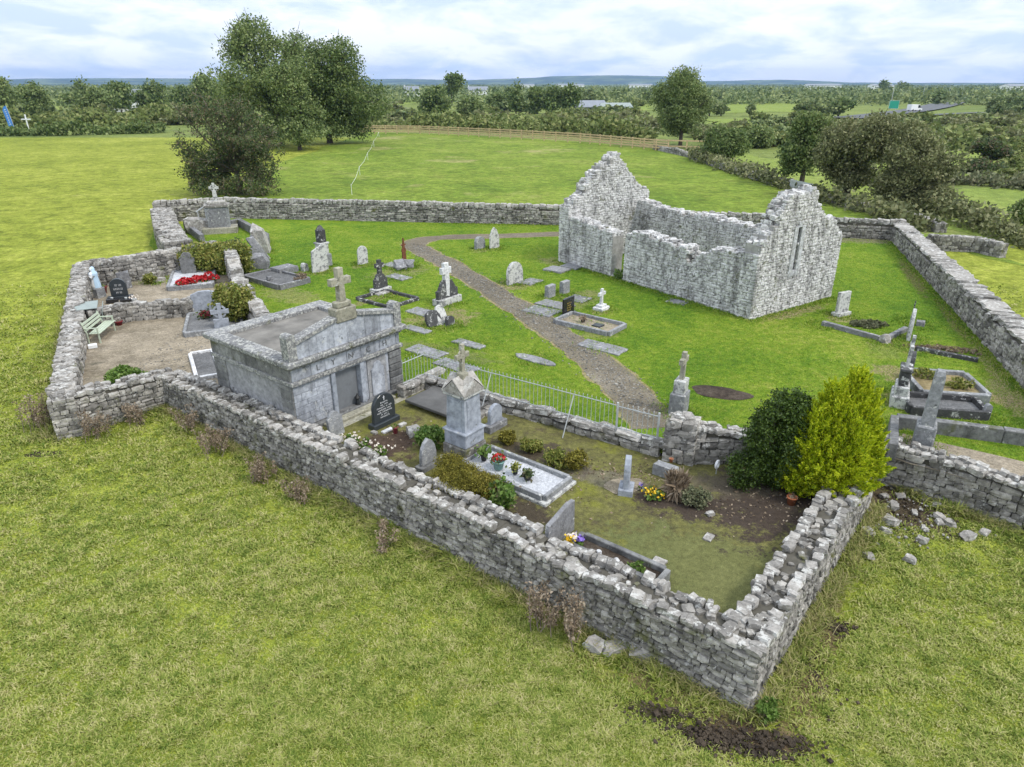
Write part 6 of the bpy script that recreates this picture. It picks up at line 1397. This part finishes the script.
# woods and hedges that melt together far off
mb = MB()
for i in range(330):
    d = 380*(16**random.random()); az = R(random.uniform(-44, 44)); c = Vector((math.sin(az)*d, math.cos(az)*d, .9)); L = random.uniform(60, 260)*(d/900)**.6; a = random.gauss(0, .35)
    n = int(70+L*.25); t_ = rng.uniform(-.5, .5, n)*L; q = np.stack([c.x+t_*math.cos(a), c.y+t_*math.sin(a)+rng.normal(0, 4, n), .9+np.abs(rng.normal(0, 1, n))*2.6*(1+.4*np.sin(t_*.07+i))], 1)
    q = np.repeat(q, 3, 0)+rng.normal(0, 1, (len(q)*3, 3))*[3, 3, .8]; q[:, 2] = np.clip(q[:, 2], .9, 6.5+rng.random(len(q))*1.5); leaf_quads(mb, q, 1.1+d/2200)
tag(obj('distant_woodland', mb, M['leaf_far']), 'mass of far off woods and hedgerows running to the horizon', 'woodland', kind='stuff')

# ================================================================== FENCES
def rail_fence(label, pl, h_, post, rails, mat, z=.87, name='timber_fence'):
    pts = [P(x, y, z) for x, y in pl]; t = thing(name, label, 'fence', pts[0])
    o_ = pts[0]; L = [(b-a).length for a, b in zip(pts, pts[1:])]
    pm = MB(); pm.cbox((0, 0, h_*.53-.2), (.10, .10, h_*.53+.2), .01); me = pm.mesh('post', mat); cnt = 0
    for a, b, l_ in zip(pts, pts[1:], L):
        n = max(1, int(round(l_/post)))
        for i in range(n):
            o2 = link(bpy.data.objects.new('post', me)); o2.parent = t; o2.location = a.lerp(b, i/n)-o_
        d = b-a; nn = Vector((d.y, -d.x, 0)).normalized()*.10
        for k_ in range(rails):
            zz_ = h_*(.28+.68*k_/(max(1, rails-1))); mb = MB(); m = (a+b)/2-o_+nn; mb.cbox((m.x, m.y, zz_), (l_/2, .03, .105), .005, rz=math.atan2(d.y, d.x)); obj('rail', mb, mat, t)
    return t
rail_fence('new brown timber post and rail fence along the far edge of the back field', [(352, 133.5), (420, 134), (500, 138), (580, 143), (668, 151.5)], 1.6, 2.6, 4, M['timber'])
rail_fence('older grey brown fence length ending under the lone oval tree', [(640, 147), (668, 148.5), (705, 149.5)], 1.3, 2.6, 2, M['timber'])
pts = [P(x, y, .87) for x, y in ((379, 137), (374, 147), (368, 160), (360, 175), (352, 195))]; t = thing('electric_fence', 'white electric fence tape sagging on thin stakes across the back field', 'fence', pts[0])
for a in pts: mb = MB(); q = a-pts[0]; mb.tube([(q.x, q.y, 0), (q.x, q.y, 1.0)], .02, 5); obj('stake', mb, M['white'], t)
for a, b in zip(pts, pts[1:]):
    mb = MB(); a_, b_ = a-pts[0]+Vector((0, 0, .9)), b-pts[0]+Vector((0, 0, .9)); mb.tube([tuple(a_), tuple(a_.lerp(b_, .5)-Vector((0, 0, .25))), tuple(b_)], .013, 4); obj('tape', mb, M['white'], t)
g = rail_fence('grey field gate closing a gap in the boundary wall left of the olive tree', [(790, 191), (815, 197)], 1.05, 4.5, 5, M['iron'], name='field_gate')

# ================================================================== FAR BUILDINGS, ROAD THINGS
def house(label, px, py, w_, d_, h_, rh, yaw, wallm, roofm, windows=3, chim=1, z=.9, name='house', cat='house'):
    t = thing(name, label, cat, P(px, py, z), yaw)
    mb = MB(); mb.prism([(-d_/2, -.3), (d_/2, -.3), (d_/2, h_), (0, h_+rh), (-d_/2, h_)], w_/2, -w_/2); mb.V[-1] = mb.V[-1][:, [1, 0, 2]]; obj('wall', mb, wallm, t)
    mb = MB()
    for sg in (-1, 1):
        o_ = [(sg*(d_/2+.35), h_-.2), (0, h_+rh+.12), (0, h_+rh+.32), (sg*(d_/2+.4), h_+.02)]; mb.prism(o_, w_/2+.3, -w_/2-.3); mb.V[-1] = mb.V[-1][:, [1, 0, 2]]
    rf = obj('roof', mb, roofm, t)
    for k_ in range(chim): mb = MB(); mb.cbox(((k_*2-1)*(w_/2-.5), 0, h_+rh+.5), (.35, .35, .7), .03); obj('chimney', mb, wallm, rf)
    for k_ in range(windows):
        mb = MB(); mb.cbox((-w_/2+w_*(k_+.5)/windows, -d_/2-.02, h_*.55), (.5, .03, .55), .01); obj('window', mb, M['glass'], t)
    return t
house('white farmhouse with a slate roof among the trees on the left skyline', 134, 107.5, 12, 7, 4.5, 2.6, R(8), M['white'], M['greyroof'], 4, 2)
house('grey roofed outbuilding left of the white farmhouse', 117, 111.5, 9, 6, 2.6, 2.0, R(-10), M['white'], M['greyroof'], 2, 0)
house('grey metal roofed barn beyond the fence near the conifers', 586, 112.5, 13, 9, 2.0, 1.8, R(12), M['limestone'], M['greyroof'], 3, 0, name='barn', cat='barn')
house('low green roofed shed right of the grey barn', 614, 112.5, 11, 8, 1.8, 1.2, R(8), M['greyroof'], M['sheet'], 2, 0, name='barn', cat='barn')
house('white bungalow in the middle distance right of the tall open tree', 478, 95, 18, 9, 4, 3, R(5), M['white'], M['greyroof'], 3, 1)
house('small white house in the distance left of the rounded tree beyond the fence', 412, 96.5, 12, 8, 4.5, 3, R(0), M['white'], M['greyroof'], 3, 1)
for (x, y, w_, lb) in ((570, 88.5, 60, 'long pale warehouse on the plain under the flat topped hill'), (822, 89.5, 60, 'long white warehouse on the right skyline'), (640, 88.5, 50, 'pale industrial shed on the plain left of the lone oval tree'), (880, 90, 34, 'white shed on the right skyline beside the roadside trees'), (526, 88, 40, 'small white factory on the plain behind the conifer row'), (1015, 92, 30, 'white building on the skyline at the right edge')):
    house(lb, x, y, w_, 20, 7, 2, 0, M['white'], M['greyroof'], 5, 0, name='warehouse', cat='warehouse')
# motorway sign, lamps, van
t = thing('road_sign', 'large green motorway sign on two posts by the road', 'road sign', P(892, 114.5), R(-6))
mb = MB(); mb.cbox((0, 0, 3.1), (1.6, .06, 1.3), .03); bd = obj('board', mb, M['signgreen'], t)
mb = MB()
for a in ((0, 4.33, 1.58, .03), (0, 1.87, 1.58, .03)): mb.box((a[0], -.07, a[1]), (a[2], .008, a[3]))
for a in (-1.55, 1.55): mb.box((a, -.07, 3.1), (.03, .008, 1.2))
obj('border', mb, M['whiteletter'], bd)
for sx in (-.9, .9): mb = MB(); mb.tube([(sx, .1, -.3), (sx, .1, 3.0)], .08, 8); obj('post', mb, M['iron'], t)
def car(label, px, py, col, yaw, z, van=False, name='parked_car', cat='car'):
    t = thing(name, label, cat, P(px, py, z), yaw); L, Wd = (5.4, 2.0) if van else (4.3, 1.8)
    o_ = [(-L/2, .35), (L/2, .35), (L/2, .85), (L/2-.9, 1.0), (L/2-1.4, 2.2), (-L/2, 2.25)] if van else [(-L/2, .35), (L/2, .35), (L/2, .75), (L/2-1.0, .95), (L/2-1.7, 1.45), (-L/2+.7, 1.45), (-L/2, .95)]
    mb = MB(); mb.prism(o_, Wd/2, -Wd/2, 0, .02); obj('body', mb, col, t)
    q = [(L/2-.95, 1.1), (L/2-1.38, 2.05), (L/2-2.2, 2.05), (L/2-2.2, 1.1)] if van else [(L/2-1.15, .98), (L/2-1.75, 1.38), (-L/2+.75, 1.38), (-L/2+.4, .98)]
    for sy in (-1, 1): mb = MB(); mb.prism(q, sy*(Wd/2+.02), sy*(Wd/2-.03)); obj('window', mb, M['glass'], t)
    for sx in (-1, 1):
        for sy in (-1, 1):
            mb = MB(); mb.X = Matrix.Translation((sx*L*.31, sy*(Wd/2-.1), .33)) @ Matrix.Rotation(R(90), 4, 'X'); mb.lathe([(.33, -.1), (.33, .1)], 14); obj('wheel', mb, M['tyre'], t)
    return t
car('white van driving on the motorway near the green sign', 914, 111, M['white'], R(20), 1.3, True, 'van', 'van')
car('white car further along the motorway beyond the van', 955, 101.5, M['white'], R(60), 1.3)
lm = None
for i, (x, y) in enumerate(((890, 108), (922, 100), (948, 97), (962, 95), (984, 95), (988, 96), (1009, 95), (935, 96))):
    if lm is None:
        lm = thing('street_lamp', 'tall thin motorway lamp post on the right skyline', 'street lamp', P(x, y), 0, 'motorway lamp posts'); mb = MB(); mb.tube([(0, 0, -.5), (0, 0, 9)], [.16, .09], 6); obj('pole', mb, M['iron'], lm); mb = MB(); mb.tube([(0, 0, 9), (.6, 0, 9.4), (1.5, 0, 9.5)], [.08, .07, .12], 6); obj('lamp_arm', mb, M['iron'], lm)
    else: c_ = copy_tree(lm); c_.location = P(x, y)
# banner and white cross sign by the left hedge
t = thing('banner_flag', 'tall blue feather banner with white lettering tilting behind the left hedge', 'banner', P(16, 131.5), 0); t.rotation_euler = (0, R(-7), 0)
mb = MB(); mb.tube([(0, 0, -.3), (0, 0, 5.4)], .05, 6); obj('pole', mb, M['iron'], t)
mb = MB(); mb.prism([(-.05, 1.0), (-.05, 5.3), (-.7, 5.1), (-1.1, 4.5), (-1.1, 1.2)], .02, -.02); bn = obj('cloth', mb, M['bluebanner'], t)
mb = MB()
for z_ in np.arange(1.6, 4.6, .42): mb.box((-.58, -.03, z_), (.22*random.uniform(.6, 1), .006, .07))
obj('lettering', mb, M['whiteletter'], bn)
t = thing('cross_sign', 'plain white wooden cross standing behind the left hedge', 'cross', P(29, 130.5), R(10))
mb = MB(); mb.cbox((0, 0, 1.6), (.13, .08, 1.75), .02); obj('upright', mb, M['white'], t); mb = MB(); mb.cbox((0, -.1, 2.35), (.95, .06, .12), .02); obj('crossbar', mb, M['white'], t)

# ================================================================== GRASS: real blades on the near field
def inpoly(X_, Y_, poly):
    r = np.zeros(len(X_), bool); j = len(poly)-1
    for i in range(len(poly)):
        xi, yi = poly[i]; xj, yj = poly[j]
        r ^= ((yi > Y_) != (yj > Y_)) & (X_ < (xj-xi)*(Y_-yi)/(yj-yi+1e-12)+xi); j = i
    return r
comp = [(-14.75, 19.35), (-12.15, 21.55), (4.45, 8.95), (9.75, 15.6), (11, 16.6), (14.6, 12.6), (15.2, 12.4), (18.5, 21.2), (26.5, 46.5), (3.6, 52), (-22, 55), (-28, 53), (-24.2, 44.2), (-19.6, 37.5), (-22.4, 34.4)]
fbv = np.array([[-12.2, 21.6], [4.43, 9.0]])
def segd(X_, Y_, a, b):
    a = np.array(a); b = np.array(b); d = b-a; t = np.clip(((X_-a[0])*d[0]+(Y_-a[1])*d[1])/d.dot(d), 0, 1); return np.hypot(X_-a[0]-t*d[0], Y_-a[1]-t*d[1])
def LAWNBLADES():
    """short mown blades over the lawn, longer where the mower cannot reach: round stones and along walls"""
    n = 900000; r = 14*(52/14.0)**rng.random(n); t = np.radians(rng.uniform(-40, 44, n)); x = r*np.sin(t); y = r*np.cos(t)
    lp = [(p[0], p[1]) for p in lawn_pts[:19]]+[(-15.4, 36.8), (-13.2, 32.2), (-11, 28.2), (-9.2, 25.2), (-7.21, 24.3)]
    k = inpoly(x, y, lp) & ~inpoly(x, y, [(10.2, 17.0), (11.3, 18.4), (14.9, 16.0), (15.3, 15.2), (14.2, 13.0), (10.2, 16.6)]); x, y = x[k], y[k]
    cp_ = [P(px, py) for (px, py), _ in pc]; dp = np.minimum.reduce([segd(x, y, (a.x, a.y), (b.x, b.y)) for a, b in zip(cp_, cp_[1:])]); k = dp > .74+.16*rng.normal(0, 1, len(x)); x, y = x[k], y[k]
    obst = [(o.location.x, o.location.y) for o in scene.objects if o.parent is None and o.get('category') in ('headstone', 'grave cross', 'memorial', 'grave kerb', 'stone slab', 'rock') and inpoly(np.array([o.location.x]), np.array([o.location.y]), lp)[0]]
    dmin = np.full(len(x), 9.0)
    for ox, oy in obst: dmin = np.minimum(dmin, np.hypot(x-ox, y-oy))
    m = len(obst); ex = np.repeat(np.array(obst), 260, 0); ea = rng.uniform(0, 6.283, len(ex)); er = .35+np.abs(rng.normal(0, .28, len(ex))); x = np.concatenate([x, ex[:, 0]+er*np.cos(ea)]); y = np.concatenate([y, ex[:, 1]+er*np.sin(ea)])
    lg = np.concatenate([.25*np.exp(-(dmin/.7)**2), np.full(len(ex), 1.0)])
    wl = np.minimum.reduce([segd(x, y, a, b) for a, b in (((-22, 54.0), (3.5, 51.0)), ((25.3, 45.5), (17.4, 21.3)), ((cFR.x, cFR.y), (cRR.x, cRR.y)), ((cFR.x, cFR.y), (cL.x, cL.y)), ((-3, 21.9), (4.2, 17.1)), ((5, 16.9), (9.9, 16.8)))])
    lg = np.maximum(lg, .9*np.exp(-(wl/.35)**2)); build_blades(x, y, np.full(len(x), .9), (.016+.014*rng.random(len(x)))*(1+3.2*lg), .0035+.00042*np.hypot(x, y), M['lawnblade'], 'lawn_grass', 'mown green lawn grass with longer tufts round stones and walls')
def build_blades(x, y, z, h_, w_, mat, name, label):
    n = len(x); az = rng.uniform(0, 6.283, n); ln = rng.uniform(.2, 1.1, n)*h_*1.6
    B = np.stack([x, y, z-.006], 1); D = np.stack([np.cos(az), np.sin(az), 0*az], 1); S_ = np.stack([-np.sin(az), np.cos(az), 0*az], 1)*w_[:, None]
    Mid = B+D*(ln*.35)[:, None]; Mid[:, 2] += h_*.65; Tip = B+D*ln[:, None]; Tip[:, 2] += h_*rng.uniform(.75, 1.05, n)
    V = np.stack([B-S_, B+S_, Mid+S_*.7, Tip, Mid-S_*.7], 1).reshape(-1, 3); i0 = np.arange(n)*5; mb = MB(); mb.add(V, np.stack([i0, i0+1, i0+2, i0+4], 1)); mb.F.append(np.stack([i0+4, i0+2, i0+3], 1)); mb.M.append(np.zeros(n, int))
    return tag(obj(name, mb, mat), label, 'grass', kind='stuff')
s = NM('lawn_blades'); v = s.pos()
f = s.mix(0.22, s.mix(0.6, s.mix(0.5, s.noise(v, 0.12, 4, 0.6), s.noise(v, 0.5, 5, 0.65, 0.3)), s.noise(v, 3.0, 5, 0.7, 0.3)), s.island())
M['lawnblade'] = s.finish(s.ramp(f, [(0.36, (0.070, 0.165, 0.012)), (0.46, (0.140, 0.250, 0.018)), (0.55, (0.235, 0.325, 0.032)), (0.64, (0.41, 0.41, 0.12))]), 0.7, None, spec=0.2, transl=0.3)
# dead leaves and chips on the plot ground, clods on the mud
def litter(name, label, cat, spots_, n, size, mat, z, stone=False):
    mb = MB(); C = []
    for (px, py, rx, ry, k) in spots_:
        p = P(px, py, z); m = int(n*k); C.append(np.stack([p.x+rng.normal(0, rx, m), p.y+rng.normal(0, ry, m), np.full(m, z+.012)], 1))
    C = np.concatenate(C)
    if stone: sz = size*rng.lognormal(0, .5, (len(C), 1))*np.array([1.2, 1, .7]); stones(mb, C, sz, rng.uniform(0, 3, len(C)), .14)
    else: leaf_quads(mb, C, size, 1.4, up=np.stack([rng.normal(0, 1, len(C)), rng.normal(0, 1, len(C)), rng.normal(0, .15, len(C))], 1))
    return tag(obj(name, mb, mat), label, cat, kind='stuff')
litter('leaf_litter', 'pale dead leaves and chips scattered over the railed plot', 'leaf litter', ((610, 470, .8, .35, .28), (650, 480, .5, .3, .12), (770, 500, 1.1, .6, .25), (560, 500, .7, .5, .12), (400, 440, .9, .7, .15), (700, 510, .8, .4, .1)), 700, .05, M['leaf_dead'], .80)
litter('mud_clods', 'dark clods and trampled crumbs on the muddy patches of the field', 'mud', ((720, 735, .45, .18, .4), (770, 745, .42, .16, .35), (812, 668, .2, .7, .12), (655, 712, .35, .12, .12), (838, 628, .14, .12, .08), (905, 505, .6, .5, .3), (45, 455, .25, .1, .1)), 1500, .011, M['mud'], 0.0, True)
mb = MB(); C = []
cp_ = [P(px, py) for (px, py), _ in pc[:9]]
for a_, b_ in zip(cp_, cp_[1:]):
    m = int((b_-a_).length*190); t_ = rng.random((m, 1)); q = np.array(a_)[None]*(1-t_)+np.array(b_)[None]*t_; q[:, :2] += rng.normal(0, .42, (m, 2)); q[:, 2] = .912; C.append(q)
q = np.stack([rng.uniform(-14, -8, 1500), rng.uniform(21, 30, 1500), np.full(1500, .908)], 1); q = q[inpoly(q[:, 0], q[:, 1], [(-13.9, 21), (-12, 22.3), (-10.2, 21.5), (-9.4, 24.4), (-12.6, 28.6), (-17, 27.5)])]; C.append(q)
C = np.concatenate(C); stones(mb, C, .014*rng.lognormal(0, .4, (len(C), 1))*np.array([1.2, 1, .6]), rng.uniform(0, 3, len(C)), .12); tag(obj('loose_gravel', mb, M['gravelstone']), 'loose stones of the gravel path and yard', 'gravel', kind='stuff')
litter('small_stones', 'small pale stone chips on the bare earth below the wall junction', 'stone chips', ((905, 505, .8, .6, .6), (890, 530, .7, .4, .4)), 150, .016, M['cope'], 0.02, True)
N = 1500000
rr = 7.0*(45/7.0)**rng.random(N); aa = np.radians(np.where(rr < 24, rng.uniform(-60, 60, N), rng.uniform(-44, 44, N))); gx_ = rr*np.sin(aa); gy_ = rr*np.cos(aa)
keep = ~inpoly(gx_, gy_, comp)
muds = [(P(720, 735, 0), 1.0, .45), (P(770, 745, 0), .75, .35), (P(655, 712, 0), .5, .3), (P(905, 505, .1), 1.1, 1.0), (P(838, 628, 0), .3, .3)]
for (q, a_, b_) in muds: keep &= ((gx_-q.x)/a_)**2+((gy_-q.y)/b_)**2 > rng.uniform(.05, 1.5, N)
for (pa, pb, wr) in ((P(785, 735, 0), P(842, 600, 0), .42), (P(842, 600, 0), P(875, 520, 0), .35), (P(575, 655, 0), P(745, 728, 0), .30)):
    dd_ = segd(gx_, gy_, (pa.x, pa.y), (pb.x, pb.y)); keep &= rng.random(N) > .78*np.exp(-(dd_/wr)**2)          # trodden track outside the wall
cl = np.array([mnoise.noise(Vector((x*1.9, y*1.9, 0)))+.6*mnoise.noise(Vector((x*.5, y*.5, 4)))+max(0, 2.2*mnoise.noise(Vector((x*4.5, y*4.5, 7)))-.55) for x, y in zip(gx_[keep], gy_[keep])])
gx_, gy_, rr = gx_[keep], gy_[keep], rr[keep]
k2 = (rng.uniform(-1.3, .3, len(cl)) < cl) & (rng.random(len(cl)) > np.clip((rr-20)/24, 0, 1)); gx_, gy_, rr, cl = gx_[k2], gy_[k2], rr[k2], cl[k2]
dw = np.minimum.reduce([segd(gx_, gy_, a, b) for a, b in (((-12.2, 21.6), (4.43, 9)), ((4.43, 9), (9.75, 15.6)), ((-14.75, 19.35), (-12.2, 21.6)), ((-14.75, 19.35), (-22.4, 34.4)), ((11, 16.6), (14.6, 12.6)))])
long_ = np.exp(-(dw/.55)**2)*np.clip(cl+.5, 0, 1.3)
hh = (.03+.045*rng.random(len(cl)))*(1+.9*np.clip(cl, -.3, 1))*(1+2.0*long_)
wd = (.004+.00055*rr)*(1+.5*rng.random(len(cl)))
gz = np.array([field_z(0, y)+(0.05*mnoise.noise(Vector((x*0.35, y*0.35, 2.0)))-0.03 if y < 30 else 0) for x, y in zip(gx_, gy_)])
wn_ = 26000; we = [((-12.2, 21.6), (4.43, 9)), ((4.43, 9), (9.75, 15.6)), ((-14.75, 19.35), (-12.2, 21.6)), ((11, 16.6), (14.6, 12.6)), ((-14.75, 19.35), (-22.4, 34.4))]
wl_ = np.array([math.dist(*q) for q in we]); wk = rng.choice(len(we), wn_, p=wl_/wl_.sum()); wt = rng.random(wn_); we = np.array(we); wp = we[wk, 0]+(we[wk, 1]-we[wk, 0])*wt[:, None]
wd_ = we[wk, 1]-we[wk, 0]; wnn = np.stack([wd_[:, 1], -wd_[:, 0]], 1)/np.linalg.norm(wd_, axis=1)[:, None]; wnn[wk == 4] *= -1; wp = wp+wnn*(.05+np.abs(rng.normal(0, .16, wn_)))[:, None]
kk = np.array([mnoise.noise(Vector((x*1.1, y*1.1, 9))) for x, y in wp]) > rng.uniform(-.5, .25, wn_); wp = wp[kk]
build_blades(wp[:, 0], wp[:, 1], np.array([field_z(0, y) for y in wp[:, 1]]), rng.uniform(.10, .30, len(wp)), np.full(len(wp), .009), M['leaf_dry'], 'tall_grass', 'long uncut pale grass along the foot of the outer walls')
build_blades(gx_, gy_, gz, hh, wd, M['blade'], 'grass', 'short tufted yellow green meadow grass of the near field')
LAWNBLADES()


# every labelled thing says it is one
for o in scene.objects:
    if o.parent is None and 'label' in o and 'kind' not in o: o['kind'] = 'thing'

# ================================================================== HAZE
s = NM('haze_air'); v_ = s.n('ShaderNodeVolumePrincipled'); v_.inputs['Color'].default_value = (0.40, 0.60, 1.0, 1); v_.inputs['Density'].default_value = 0.000085; v_.inputs['Anisotropy'].default_value = 0.2
s.l(v_.outputs[0], s.out.inputs['Volume'])
mb = MB(); mb.box((0, 4300, 85), (9600, 5000, 87)); tag(obj('haze', mb, s.m), 'thin blue air over the whole countryside', 'haze', kind='stuff')
